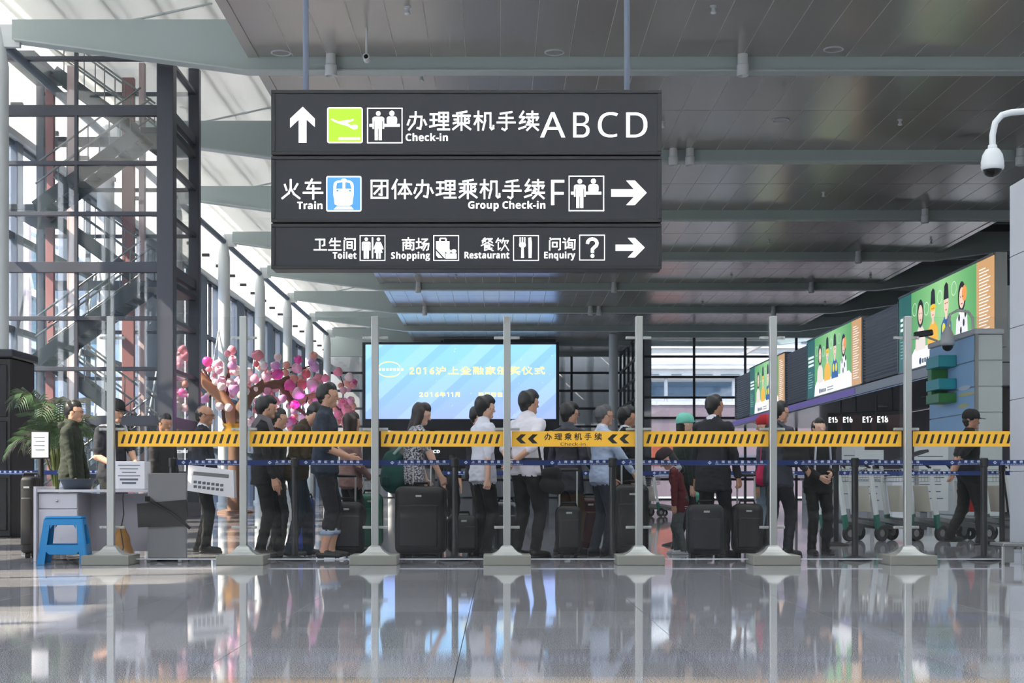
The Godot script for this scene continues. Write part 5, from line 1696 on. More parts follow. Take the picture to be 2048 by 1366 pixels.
# ------------------------------------------------------------------ pillar at the right edge
func pillar_and_cameras() -> void:
	var Z := 18.0
	var X := (2020 - 996) * Z / FOCAL
	var p := thing("white_pillar", "white panelled pillar at the right edge of the picture", "pillar", Vector3(X, 0, -Z))
	var H := EYE + 3.62
	part(p, "core", geo().span(Vector3(0.02, 0.02, 0.02), Vector3(1.6, H, 6.0)), M.panel_white)
	for j in 5:
		var h := (H - 0.05) / 5.0
		for i in 3:
			part(p, "panel", geo().span(Vector3(0.0, 0.05 + j * h + 0.004, i * 2.0 + 0.004), Vector3(0.02, 0.05 + (j + 1) * h - 0.004, i * 2.0 + 1.996), 0.003), M.panel_white)
		part(p, "end_panel", geo().span(Vector3(0.004, 0.05 + j * h + 0.004, -0.02), Vector3(1.6, 0.05 + (j + 1) * h - 0.004, 0.02), 0.003), M.panel_white)
	part(p, "riser", geo().span(Vector3(0.5, H, 1.2), Vector3(1.6, H + 1.3, 3.2), 0.01), M.panel_white)
	# dome camera
	var dc := at(1985, 325, 16.0)
	var y2 := EYE + 750 * 16.0 / FOCAL
	var c := thing("dome_camera", "white dome security camera on a bent arm by the white pillar", "camera", dc)
	var up := y2 - dc.y
	part(c, "arm", geo().tube([Vector3(0, 0.12, 0), Vector3(0.0, up * 0.55, 0), Vector3(0.03, up * 0.8, 0), Vector3(0.10, up * 0.95, 0), Vector3(0.2, up, 0), Vector3(1.36, up + 0.1, 0)], 0.034, 14), M.white_paint)
	part(c, "collar", geo().lathe(Vector3.ZERO, [Vector2(0.03, 0.19), Vector2(0.045, 0.185), Vector2(0.05, 0.15), Vector2(0.04, 0.13)], 18), M.white_paint)
	part(c, "housing", geo().lathe(Vector3.ZERO, [Vector2(0.03, 0.155), Vector2(0.07, 0.14), Vector2(0.105, 0.08), Vector2(0.12, 0.0), Vector2(0.118, -0.035), Vector2(0.122, -0.04), Vector2(0.115, -0.075), Vector2(0.10, -0.08)], 28), M.white_paint)
	part(c, "dome", geo().lathe(Vector3.ZERO, [Vector2(0.10, -0.078), Vector2(0.095, -0.10), Vector2(0.075, -0.13), Vector2(0.04, -0.15), Vector2(0, -0.155)], 22), M.black_gloss)
	# low steel guard rail in front of it
	var gr := ground(2006, 14.0)
	var g := thing("guard_rail", "low steel guard rail at the right edge near the floor", "rail", gr)
	part(g, "top_rail", geo().span(Vector3(-0.01, 0.17, -0.35), Vector3(0.75, 0.2, 0.03), 0.005), M.steel_dull)
	for x: float in [0.0, 0.19, 0.55]:
		part(g, "leg", geo().span(Vector3(x - 0.012, 0, -0.01), Vector3(x + 0.012, 0.17, 0.015), 0.002), M.steel)
	part(g, "end_plate", geo().span(Vector3(0.012, 0.02, -0.005), Vector3(0.1, 0.17, 0.005), 0.002), M.steel_dull)

# ------------------------------------------------------------------ luggage trolleys
func carts() -> void:
	mat("cart_grey", Color(0.50, 0.51, 0.52), 0.4, 0.5)
	mat("cart_white", Color(0.78, 0.80, 0.80), 0.45)
	mat("cart_green", Color(0.05, 0.36, 0.30), 0.45)
	mat("ad_cream", Color(0.70, 0.69, 0.64), 0.5)
	mat("ad_red", Color(0.62, 0.09, 0.10), 0.5)
	mat("tyre", Color(0.07, 0.07, 0.075), 0.6)
	var first: Node3D
	var px := [[1712, 20.3, "left end of the row, behind the uniformed woman"], [1775, 20.4, "second in the row"], [1842, 20.4, "third in the row, beside the fence post"], [1893, 20.4, "fourth in the row, behind the guard"], [1985, 20.4, "fifth in the row, with a red panel"], [2042, 20.4, "last in the row, behind the white pillar"], [1300, 37.0, "far row, left of the child in red"], [1332, 37.2, "far row, behind the child in red"]]
	for i in px.size():
		var w := ground(px[i][0], px[i][1])
		var lab: String = "grey luggage trolley, " + px[i][2]
		if first != null:
			var c := copy(first, "luggage_trolley", lab, w, 25)
			if i == 4:
				for ch in c.get_children():
					if String(ch.name).begins_with("advert"):
						ch.material_override = M.ad_red
						ch.set_meta("label", "red advert panel")
			continue
		first = thing("luggage_trolley", lab, "trolley", w, 25, "luggage trolleys parked in rows")
		# runs along local x: nose at +x, handle at -x
		for s: float in [-0.24, 0.24]:
			part(first, "side_bar", geo().bar(Vector3(-0.38, 0.30, s), Vector3(0.52, 0.17, s * 0.7), 0.05, 0.06, 0.006), M.cart_grey)
			part(first, "upright", geo().bar(Vector3(-0.36, 0.2, s), Vector3(-0.50, 1.02, s), 0.045, 0.06, 0.006), M.cart_white)
			part(first, "upright_foot", geo().bar(Vector3(-0.352, 0.16, s), Vector3(-0.385, 0.36, s), 0.055, 0.07, 0.006), M.cart_green)
			var wh := part(first, "wheel", geo().lathe(Vector3.ZERO, [Vector2(0.05, -0.03), Vector2(0.095, -0.03), Vector2(0.11, -0.015), Vector2(0.11, 0.015), Vector2(0.095, 0.03), Vector2(0.05, 0.03), Vector2(0.05, -0.03)], 20, false), M.tyre, Transform3D(Basis(Vector3.RIGHT, PI / 2), Vector3(-0.30, 0.11, s)))
			part(wh, "hub", geo().lathe(Vector3.ZERO, [Vector2(0, -0.02), Vector2(0.05, -0.02), Vector2(0.05, 0.02), Vector2(0, 0.02)], 14, false), M.cart_grey)
			part(first, "fork", geo().prism(PackedVector2Array([Vector2(-0.38, 0.28), Vector2(-0.22, 0.26), Vector2(-0.28, 0.10), Vector2(-0.33, 0.10)]), 0.012, Transform3D(Basis(), Vector3(0, 0, s - 0.04 * signf(s)))), M.cart_grey)
		part(first, "wheel", geo().lathe(Vector3.ZERO, [Vector2(0.04, -0.025), Vector2(0.08, -0.025), Vector2(0.09, 0.0), Vector2(0.08, 0.025), Vector2(0.04, 0.025), Vector2(0.04, -0.025)], 18, false), M.tyre, Transform3D(Basis(Vector3.RIGHT, PI / 2), Vector3(0.42, 0.09, 0)))
		for j in 5:
			part(first, "deck_bar", geo().bar(Vector3(-0.3 + j * 0.17, 0.30 - j * 0.025, -0.23 + j * 0.012), Vector3(-0.3 + j * 0.17, 0.30 - j * 0.025, 0.23 - j * 0.012), 0.05, 0.02, 0.004), M.cart_grey)
		part(first, "nose_bumper", geo().tube([Vector3(0.5, 0.18, -0.17), Vector3(0.56, 0.18, 0), Vector3(0.5, 0.18, 0.17)], 0.03, 8), M.tyre)
		part(first, "handle", geo().tube([Vector3(-0.50, 0.98, -0.25), Vector3(-0.58, 1.03, -0.24), Vector3(-0.58, 1.03, 0.24), Vector3(-0.50, 0.98, 0.25)], 0.02, 10), M.tyre)
		part(first, "advert_panel", geo().box(Vector3(-0.425, 0.57, 0), Vector3(0.012, 0.36, 0.30), 0.004, Basis(Vector3.BACK, 0.169)), M.ad_cream)
		var bk := geo()
		for j in 4:
			bk.tube([Vector3(-0.47, 0.80 + j * 0.055, -0.22), Vector3(-0.30, 0.80 + j * 0.055, -0.22), Vector3(-0.30, 0.80 + j * 0.055, 0.22), Vector3(-0.47, 0.80 + j * 0.055, 0.22)], 0.006, 6)
		for j in 8:
			bk.tube([Vector3(-0.30, 0.80, -0.21 + j * 0.06), Vector3(-0.30, 0.97, -0.21 + j * 0.06)], 0.005, 6)
			bk.tube([Vector3(-0.47, 0.80, -0.21 + j * 0.06), Vector3(-0.30, 0.80, -0.21 + j * 0.06)], 0.005, 6)
		part(first, "wire_basket", bk, M.steel)
	# information stands and bins seen between the trolleys
	mat("stand_white", Color(0.74, 0.77, 0.78), 0.5)
	var inf := [[1738, 31.0, 900, 1040, 0.30, "white pull-up notice left of the trolleys"], [1862, 30.0, 893, 1022, 0.34, "tall white notice stand behind the guard"], [1706, 33.0, 893, 1030, 0.25, "narrow pale notice stand behind the uniformed woman"]]
	for q in inf:
		var g := ground(q[0], q[1])
		var o := thing("notice_stand", q[5], "sign stand", g)
		var y1: float = EYE + (975.0 - q[2]) * q[1] / FOCAL
		part(o, "sheet", geo().span(Vector3(-q[4], 0.25, 0), Vector3(q[4], y1, 0.02), 0.004), M.stand_white)
		part(o, "foot", geo().span(Vector3(-q[4], 0, -0.15), Vector3(q[4], 0.06, 0.15), 0.01), M.steel_dull)
		part(o, "mast", geo().span(Vector3(-0.02, 0.05, -0.03), Vector3(0.02, y1, -0.002)), M.steel_dull)
		for j in 7:
			part(o, "printed_line", geo().box(Vector3(-0.02 + 0.02 * (j % 2), y1 - 0.2 - j * 0.14, 0.0215), Vector3(q[4] * (1.5 - 0.2 * (j % 3)), 0.02, 0.002)), M.ink_grey)
	var bn := ground(1800, 29.0)
	var bi := thing("litter_bin", "grey box bin with red lettering among the trolleys", "bin", bn)
	part(bi, "body", geo().span(Vector3(-0.22, 0, -0.2), Vector3(0.22, 0.95, 0.2), 0.02), M.panel_white)
	part(bi, "lid", geo().span(Vector3(-0.24, 0.95, -0.22), Vector3(0.24, 1.05, 0.22), 0.02), M.dark_frame)
	part(bi, "red_band", geo().box(Vector3(0, 0.35, 0.2015), Vector3(0.34, 0.05, 0.002)), M.ad_red)
	var ch := ground(1800, 27.0)
	var co := thing("sloping_desk", "dark grey sloping writing desk behind the trolleys", "desk", ch)
	part(co, "slope", geo().bar(Vector3(-0.75, 0.98, 0), Vector3(0.45, 1.38, 0), 0.5, 0.05, 0.01), M.dark_frame)
	for s: float in [-0.5, 0.3]:
		part(co, "leg", geo().span(Vector3(s - 0.03, 0, -0.03), Vector3(s + 0.03, 1.1 + s * 0.25, 0.03)), M.steel_dull)

# ------------------------------------------------------------------ luggage
func suitcase(called: String, label: String, px: float, d: float, w: float, h: float, t: float, m: Material, turn := 0.0, handle := 0.0, group := "") -> Node3D:
	var s := thing(called, label, "suitcase", ground(px, d), turn, group)
	var g := geo().soft(Vector3(0, h * 0.5 + 0.05, 0), Vector3(w, h, t), minf(0.07, minf(w, t) * 0.3))
	part(s, "shell", g, m)
	var zp := geo()
	for q: float in [-0.22, 0.22]:
		var rr := minf(0.07, minf(w, t) * 0.3)
		var ol := PackedVector2Array()
		for c in [[1, -1, -90], [1, 1, 0], [-1, 1, 90], [-1, -1, 180]]:
			for i in 5:
				var an := deg_to_rad(c[2] + i * 22.5)
				ol.append(Vector2(c[0] * (w * 0.5 - rr) + (rr + 0.004) * cos(an), h * 0.5 + 0.05 + c[1] * (h * 0.5 - rr) + (rr + 0.004) * sin(an)))
		zp.prism(ol, 0.014, Transform3D(Basis(), Vector3(0, 0, q * t)))
	part(s, "zip", zp, M.black)
	part(s, "pocket", geo().soft(Vector3(0, h * 0.42 + 0.05, t * 0.5 + 0.004), Vector3(w * 0.78, h * 0.62, 0.04), 0.018), m)
	part(s, "badge", geo().box(Vector3(0, h * 0.86 + 0.05, t * 0.5 + 0.002), Vector3(0.06, 0.02, 0.006), 0.002), M.steel)
	part(s, "grip", geo().tube([Vector3(-0.08, h + 0.045, 0), Vector3(-0.07, h + 0.085, 0), Vector3(0.07, h + 0.085, 0), Vector3(0.08, h + 0.045, 0)], 0.012, 8), M.rubber)
	for x: float in [-1.0, 1.0]:
		for z: float in [-1.0, 1.0]:
			part(s, "wheel", geo().tube([Vector3(x * (w * 0.5 - 0.06) - 0.012, 0.027, z * (t * 0.5 - 0.05)), Vector3(x * (w * 0.5 - 0.06) + 0.012, 0.027, z * (t * 0.5 - 0.05))], 0.027, 12), M.rubber)
	if handle > 0.0:
		for x: float in [-0.09, 0.09]:
			part(s, "handle_tube", geo().tube([Vector3(x, h, -t * 0.25), Vector3(x, h + handle, -t * 0.25)], 0.010, 8), M.steel)
		part(s, "handle", geo().tube([Vector3(-0.1, h + handle, -t * 0.25), Vector3(0.1, h + handle, -t * 0.25)], 0.016, 8), M.black)
	return s

func luggage() -> void:
	mat("case_black", Color(0.045, 0.045, 0.052), 0.6)
	mat("case_navy", Color(0.05, 0.055, 0.085), 0.6)
	mat("case_red", Color(0.24, 0.06, 0.08), 0.5)
	mat("case_mint", Color(0.35, 0.72, 0.62), 0.4)
	mat("case_blue", Color(0.06, 0.26, 0.62), 0.4)
	mat("case_green", Color(0.06, 0.34, 0.26), 0.5)
	mat("case_silver", Color(0.35, 0.36, 0.38), 0.3, 0.6)
	var gr := "suitcases in the queue"
	suitcase("suitcase", "largest black suitcase with silver handle tubes, before the woman in patterned top", 842, 15.2, 0.50, 0.68, 0.32, M.case_black, -6, 0.28, gr)
	suitcase("suitcase", "dark navy suitcase behind the man in rolled-up jeans", 693, 15.5, 0.36, 0.52, 0.28, M.case_navy, 4, 0.32, gr)
	suitcase("suitcase", "small black cabin case pulled by the man in a white shirt", 924, 15.5, 0.30, 0.38, 0.26, M.case_black, 10, 0.0, gr)
	suitcase("suitcase", "slim black case with silver handle behind the middle fence post", 1012, 15.9, 0.26, 0.52, 0.22, M.case_silver, 0, 0.0, gr)
	suitcase("suitcase", "black upright case behind the man with khaki trousers", 1137, 15.3, 0.26, 0.48, 0.25, M.case_black, 0, 0.42, gr)
	suitcase("suitcase", "dark red suitcase between khaki and grey-blue trousers", 1180, 16.45, 0.22, 0.56, 0.28, M.case_red, 0, 0.0, gr)
	suitcase("suitcase", "tall black suitcase behind the fifth fence post", 1262, 15.4, 0.34, 0.70, 0.3, M.case_black, 0, 0.3, gr)
	suitcase("suitcase", "navy suitcase standing before the man in a dark suit", 1410, 15.0, 0.36, 0.50, 0.26, M.case_navy, 0, 0.0, gr)
	suitcase("suitcase", "black suitcase right of the man in a dark suit", 1494, 15.4, 0.30, 0.50, 0.26, M.case_black, 0, 0.35, gr)
	suitcase("suitcase", "mint green suitcase carried beside the child in a red jacket", 1400, 17.2, 0.16, 0.62, 0.3, M.case_mint, 0, 0.0, gr)
	suitcase("suitcase", "bright blue suitcase between jeans and rolled-up jeans", 609, 16.2, 0.20, 0.56, 0.3, M.case_blue, 0, 0.0, gr)
	suitcase("suitcase", "dark green suitcase beside the woman with long dark hair", 742, 16.9, 0.26, 0.60, 0.28, M.case_green, 0, 0.25, gr)
	suitcase("suitcase", "black soft case behind the desk and notice stand", 62, 15.4, 0.14, 0.78, 0.3, M.case_black, 0, 0.0, gr)
	# white printed carrier in the queue
	var wp := at(425, 985, 16.36)
	var wb := thing("white_carrier", "large white bag with dark printed lettering below the belt", "bag", wp, -8)
	part(wb, "bag", geo().prism(PackedVector2Array([Vector2(-0.27, 0.02), Vector2(0.26, -0.06), Vector2(0.25, 0.24), Vector2(-0.26, 0.30)]), 0.09), M.paper)
	for j in 2:
		for i in 7:
			part(wb, "printed_block", geo().box(Vector3(-0.18 + i * 0.05, 0.115 - i * 0.006 - j * 0.05, 0.046), Vector3(0.036, 0.03, 0.002)), M.ink_grey)
	part(wb, "printed_band", geo().bar(Vector3(-0.2, 0.21, 0.046), Vector3(0.2, 0.175, 0.046), 0.002, 0.04), M.board_grey)
	for s: float in [-0.06, 0.06]:
		part(wb, "bag_handle", geo().tube([Vector3(-0.08, 0.26, s * 0.5), Vector3(-0.06, 0.36, s * 0.5), Vector3(0.06, 0.36, s * 0.5), Vector3(0.08, 0.25, s * 0.5)], 0.008, 6), M.paper)

# ------------------------------------------------------------------ smooth bodies: tapered capsules joined and meshed as surface nets
# each bone: [a, b, ra, rb, tag, blend, flat direction, flat factor, lowest y]
func net(prims: Array, cell: float, wrinkle := 0.0, seed_ := 1) -> Dictionary:
	var lo := Vector3.ONE * 1e9
	var hi := Vector3.ONE * -1e9
	for q in prims:
		var r: float = maxf(q[2], q[3]) + cell * 3.0
		lo = lo.min(q[0] - Vector3.ONE * r).min(q[1] - Vector3.ONE * r)
		hi = hi.max(q[0] + Vector3.ONE * r).max(q[1] + Vector3.ONE * r)
	var nx := int((hi.x - lo.x) / cell) + 2
	var ny := int((hi.y - lo.y) / cell) + 2
	var nz := int((hi.z - lo.z) / cell) + 2
	var nxy := nx * ny
	var D := PackedFloat32Array()
	D.resize(nxy * nz)
	D.fill(9.0)
	var R := D.duplicate()
	var T := PackedByteArray()
	T.resize(nxy * nz)
	for q in prims:
		var a: Vector3 = q[0]
		var b: Vector3 = q[1]
		var ra: float = q[2]
		var dr: float = q[3] - q[2]
		var tg: int = q[4]
		var k: float = q[5]
		var fn: Vector3 = q[6]
		var fs: float = q[7] - 1.0
		var cut: float = q[8]
		var bias := 0.02 if tg == 1 else (0.021 if tg == 5 else 0.0)
		var ab := b - a
		var il := 1.0 / maxf(ab.length_squared(), 1e-9)
		var m := maxf(ra, q[3]) + 2.6 * cell + k * 0.6
		var l := ((a.min(b) - Vector3.ONE * m - lo) / cell).floor().max(Vector3.ZERO)
		var h := ((a.max(b) + Vector3.ONE * m - lo) / cell).ceil().min(Vector3(nx - 1, ny - 1, nz - 1))
		for z in range(int(l.z), int(h.z) + 1):
			for y in range(int(l.y), int(h.y) + 1):
				var id := z * nxy + y * nx + int(l.x)
				var p := lo + Vector3(l.x, y, z) * cell - a
				var py := lo.y + y * cell
				for x in range(int(l.x), int(h.x) + 1):
					var t := clampf(p.dot(ab) * il, 0.0, 1.0)
					var o := p - ab * t
					if fs != 0.0:
						o += fn * (o.dot(fn) * fs)
					var d := o.length() - ra - dr * t
					if cut > -5.0:
						d = maxf(d, cut - py)
					var old := D[id]
					var own := d - bias
					if own < R[id]:
						R[id] = own
						T[id] = tg
					var hh := k - absf(old - d)
					D[id] = minf(old, d) - (hh * hh * 0.25 / k if hh > 0.0 else 0.0)
					p.x += cell
					id += 1
	if wrinkle > 0.0:
		var f := FastNoiseLite.new()
		f.seed = seed_
		f.frequency = 7.0
		f.fractal_octaves = 2
		var lim := cell * 2.5
		for z in nz:
			for y in ny:
				var id := z * nxy + y * nx
				for x in nx:
					var v := D[id]
					if v < lim and v > -lim and T[id] > 0 and T[id] < 3:
						D[id] = v + wrinkle * f.get_noise_3d(lo.x + x * cell, (lo.y + y * cell) * 1.7, lo.z + z * cell)
					id += 1
	var off := [0, 1, nx, nx + 1, nxy, nxy + 1, nxy + nx, nxy + nx + 1]
	var VI := PackedInt32Array()
	VI.resize(nxy * nz)
	VI.fill(-1)
	var P := PackedVector3Array()
	var N := PackedVector3Array()
	var G := PackedByteArray()
	var act := PackedInt32Array()
	var lim2 := cell * 3.2
	var c := PackedFloat32Array()
	c.resize(8)
	for z in nz - 1:
		for y in ny - 1:
			var id := z * nxy + y * nx
			for x in nx - 1:
				var d0 := D[id]
				if d0 < lim2 and d0 > -lim2:
					var neg := 0
					for i in 8:
						c[i] = D[id + off[i]]
						if c[i] < 0.0:
							neg += 1
					if neg > 0 and neg < 8:
						var s := Vector3.ZERO
						var w := 0
						for e in [[0, 1], [2, 3], [4, 5], [6, 7], [0, 2], [1, 3], [4, 6], [5, 7], [0, 4], [1, 5], [2, 6], [3, 7]]:
							var i: int = e[0]
							var j: int = e[1]
							if (c[i] < 0.0) != (c[j] < 0.0):
								var u := c[i] / (c[i] - c[j])
								var pa := Vector3(i & 1, (i >> 1) & 1, i >> 2)
								s += pa + (Vector3(j & 1, (j >> 1) & 1, j >> 2) - pa) * u
								w += 1
						VI[id] = P.size()
						P.append(lo + (Vector3(x, y, z) + s / w) * cell)
						N.append(Vector3(c[1] + c[3] + c[5] + c[7] - c[0] - c[2] - c[4] - c[6], c[2] + c[3] + c[6] + c[7] - c[0] - c[1] - c[4] - c[5], c[4] + c[5] + c[6] + c[7] - c[0] - c[1] - c[2] - c[3]).normalized())
						var best := 0
						for i in 8:
							if absf(c[i]) < absf(c[best]):
								best = i
						G.append(T[id + off[best]])
						act.append(id)
				id += 1
	var out := {}
	for id in act:
		var d0 := D[id] < 0.0
		for e in [[1, nx, nxy], [nx, nxy, 1], [nxy, 1, nx]]:
			if d0 == (D[id + e[0]] < 0.0):
				continue
			var i0 := VI[id]
			var i1 := VI[id - e[1]] if id >= e[1] else -1
			var i2 := VI[id - e[1] - e[2]] if id >= e[1] + e[2] else -1
			var i3 := VI[id - e[2]] if id >= e[2] else -1
			if i0 < 0 or i1 < 0 or i2 < 0 or i3 < 0:
				continue
			var tg := G[i0]
			if not out.has(tg):
				out[tg] = Geo.new()
			out[tg].squad([P[i0], P[i1], P[i2], P[i3]], [N[i0], N[i1], N[i2], N[i3]])
	return out

const SKIN := 0
const TOP := 1
const LOW := 2
const SHOE := 3
const HAIR := 4
const COLLAR := 5
const CAP := 6
const EYE_T := 7
const SOLE := 8

func bone(a: Vector3, b: Vector3, ra: float, rb: float, tg: int, k := 0.03, fn := Vector3.ZERO, fs := 1.0, cut := -9.0) -> Array:
	return [a, b, ra, rb, tg, k, fn, fs, cut]

var heads := {}
# head facing +x, chin at the origin, about 0.23 high
func head(style: String) -> Dictionary:
	if heads.has(style):
		return heads[style]
	var p := []
	var Z := Vector3(0, 0, 1)
	p.append(bone(Vector3(-0.012, 0.135, 0), Vector3(0.008, 0.132, 0), 0.092, 0.086, SKIN, 0.02, Z, 1.16))
	p.append(bone(Vector3(0.03, 0.10, 0), Vector3(0.046, 0.032, 0), 0.062, 0.036, SKIN, 0.03, Z, 1.0))
	p.append(bone(Vector3(0.0, 0.06, -0.03), Vector3(0.0, 0.06, 0.03), 0.045, 0.045, SKIN, 0.03))
	p.append(bone(Vector3(0.084, 0.108, 0), Vector3(0.102, 0.078, 0), 0.010, 0.014, SKIN, 0.012))
	p.append(bone(Vector3(0.082, 0.122, -0.03), Vector3(0.082, 0.122, 0.03), 0.010, 0.010, SKIN, 0.015))
	p.append(bone(Vector3(0.062, 0.018, -0.008), Vector3(0.062, 0.018, 0.008), 0.020, 0.020, SKIN, 0.02))
	for s: float in [-1.0, 1.0]:
		p.append(bone(Vector3(-0.004, 0.10, 0.076 * s), Vector3(-0.010, 0.075, 0.072 * s), 0.024, 0.016, SKIN, 0.006, Z, 2.2))
	p.append(bone(Vector3(-0.018, -0.06, 0), Vector3(-0.012, 0.06, 0), 0.056, 0.056, SKIN, 0.025))
	match style:
		"short":
			p.append(bone(Vector3(-0.022, 0.150, 0), Vector3(0.012, 0.176, 0), 0.098, 0.074, HAIR, 0.006, Z, 1.12))
			p.append(bone(Vector3(-0.06, 0.10, 0), Vector3(-0.058, 0.07, 0), 0.062, 0.046, HAIR, 0.02))
			for s: float in [-1.0, 1.0]:
				p.append(bone(Vector3(-0.02, 0.13, 0.055 * s), Vector3(0.012, 0.115, 0.062 * s), 0.036, 0.016, HAIR, 0.01))
		"thick":
			p.append(bone(Vector3(-0.024, 0.155, 0), Vector3(0.020, 0.186, 0), 0.105, 0.076, HAIR, 0.006, Z, 1.10))
			p.append(bone(Vector3(0.02, 0.20, 0.01), Vector3(0.085, 0.185, 0.01), 0.045, 0.022, HAIR, 0.03))
			p.append(bone(Vector3(-0.065, 0.11, 0), Vector3(-0.06, 0.06, 0), 0.064, 0.05, HAIR, 0.02))
			for s: float in [-1.0, 1.0]:
				p.append(bone(Vector3(-0.02, 0.13, 0.06 * s), Vector3(0.012, 0.10, 0.064 * s), 0.038, 0.014, HAIR, 0.01))
		"bald":
			p.append(bone(Vector3(-0.055, 0.125, 0), Vector3(-0.065, 0.075, 0), 0.068, 0.05, HAIR, 0.01))
			p.append(bone(Vector3(-0.035, 0.175, 0), Vector3(-0.02, 0.18, 0), 0.055, 0.05, HAIR, 0.01, Z, 1.0))
			for s: float in [-1.0, 1.0]:
				p.append(bone(Vector3(-0.03, 0.12, 0.056 * s), Vector3(0.008, 0.115, 0.066 * s), 0.034, 0.014, HAIR, 0.01))
		"long":
			p.append(bone(Vector3(-0.022, 0.152, 0), Vector3(0.014, 0.178, 0), 0.104, 0.076, HAIR, 0.01, Z, 1.1))
			p.append(bone(Vector3(-0.05, 0.12, 0), Vector3(-0.075, -0.20, 0), 0.082, 0.062, HAIR, 0.03, Vector3(1, 0, 0), 1.25))
			for s: float in [-1.0, 1.0]:
				p.append(bone(Vector3(-0.01, 0.14, 0.062 * s), Vector3(-0.02, -0.12, 0.080 * s), 0.044, 0.030, HAIR, 0.02))
		"tied":
			p.append(bone(Vector3(-0.022, 0.145, 0), Vector3(0.010, 0.174, 0), 0.097, 0.074, HAIR, 0.006, Z, 1.13))
			p.append(bone(Vector3(-0.10, 0.14, 0), Vector3(-0.13, 0.12, 0), 0.045, 0.035, HAIR, 0.02))
			p.append(bone(Vector3(-0.06, 0.10, 0), Vector3(-0.058, 0.06, 0), 0.064, 0.05, HAIR, 0.02))
			for s: float in [-1.0, 1.0]:
				p.append(bone(Vector3(-0.02, 0.14, 0.055 * s), Vector3(0.018, 0.125, 0.066 * s), 0.040, 0.020, HAIR, 0.01))
				p.append(bone(Vector3(-0.03, 0.11, 0.062 * s), Vector3(-0.04, 0.07, 0.058 * s), 0.032, 0.024, HAIR, 0.01))
		"cap":
			p.append(bone(Vector3(-0.06, 0.10, 0), Vector3(-0.058, 0.07, 0), 0.062, 0.046, HAIR, 0.02))
			for s: float in [-1.0, 1.0]:
				p.append(bone(Vector3(-0.02, 0.13, 0.055 * s), Vector3(0.010, 0.105, 0.064 * s), 0.036, 0.014, HAIR, 0.01))
			p.append(bone(Vector3(-0.020, 0.165, 0), Vector3(0.015, 0.168, 0), 0.104, 0.098, CAP, 0.004, Z, 1.12, 0.135))
			p.append(bone(Vector3(0.05, 0.150, 0), Vector3(0.148, 0.137, 0), 0.075, 0.058, CAP, 0.004, Vector3(0.13, 0.99, 0), 9.0))
		"capped_long":
			p.append(bone(Vector3(-0.05, 0.11, 0), Vector3(-0.075, -0.10, 0), 0.074, 0.05, HAIR, 0.03))
			p.append(bone(Vector3(-0.020, 0.165, 0), Vector3(0.015, 0.168, 0), 0.106, 0.100, CAP, 0.004, Z, 1.10, 0.135))
			p.append(bone(Vector3(0.05, 0.150, 0), Vector3(0.150, 0.157, 0), 0.075, 0.058, CAP, 0.004, Vector3(-0.1, 0.99, 0), 9.0))
	var o := net(p, 0.0046)
	o[EYE_T] = geo()
	for s: float in [-1.0, 1.0]:
		o[EYE_T].ball(Vector3(0.0835, 0.106, 0.033 * s), Vector3(0.0055, 0.0050, 0.011), 6, 10)
		o[HAIR].ball(Vector3(0.0865, 0.1245, 0.034 * s), Vector3(0.0065, 0.0034, 0.017), 6, 10)
	o[COLLAR + 10] = geo().ball(Vector3(0.0815, 0.049, 0), Vector3(0.0075, 0.0045, 0.020), 6, 10)
	heads[style] = o
	return heads[style]

var hands := {}
# hand: wrist at origin, fingers along -y, palm facing +x (back of hand -x), thumb towards +z
func hand(style: String) -> Geo:
	if hands.has(style):
		return hands[style]
	var curl: float = {"relaxed": 0.35, "grip": 1.25, "flat": 0.1}[style]
	var p := []
	for i in 4:
		p.append(bone(Vector3(0, -0.01, 0.012 - i * 0.008), Vector3(0.002, -0.085, 0.030 - i * 0.020), 0.017, 0.0125, SKIN, 0.014, Vector3(1, 0, 0), 1.15))
	var L := [0.068, 0.076, 0.070, 0.056]
	for i in 4:
		var q := Vector3(0.002, -0.088, 0.030 - i * 0.020)
		var an := 0.0
		for s in 3:
			an += curl * [0.5, 0.9, 0.7][s]
			var e: Vector3 = q + Vector3(sin(an), -cos(an), (0.012 - i * 0.008) * 0.35 / 3.0) * (L[i] * [0.44, 0.32, 0.24][s])
			p.append(bone(q, e, 0.0092 - s * 0.0009, 0.0086 - s * 0.0010, SKIN, 0.004))
			q = e
	var t0 := Vector3(0.006, -0.025, 0.026)
	var t1 := t0 + Vector3(0.018, -0.032, 0.022)
	var t2 := t1 + Vector3(0.020 + 0.008 * curl, -0.026, 0.004)
	p.append(bone(t0, t1, 0.015, 0.0112, SKIN, 0.010))
	p.append(bone(t1, t2, 0.0108, 0.0088, SKIN, 0.004))
	p.append(bone(Vector3(0, 0.03, 0), Vector3(0, -0.015, 0), 0.026, 0.024, SKIN, 0.012, Vector3(1, 0, 0), 1.25))
	var o := net(p, 0.0045)
	hands[style] = o[SKIN]
	return hands[style]

func bend(a: Vector3, b: Vector3, l1: float, l2: float, pole: Vector3) -> Vector3:
	var d := b - a
	var L := minf(d.length(), (l1 + l2) * 0.998)
	var u := d.normalized()
	var x := (l1 * l1 - l2 * l2 + L * L) / (2.0 * L)
	var h := sqrt(maxf(l1 * l1 - x * x, 0.0))
	var w := (pole - u * pole.dot(u)).normalized()
	return a + u * x + w * h

var cloth := {}
func cloth_mat(c: Color, rough := 0.85) -> StandardMaterial3D:
	var key := c.to_html() + str(rough)
	if not cloth.has(key):
		var m := StandardMaterial3D.new()
		m.resource_name = "cloth"
		m.albedo_color = c
		m.roughness = rough
		cloth[key] = m
	return cloth[key]

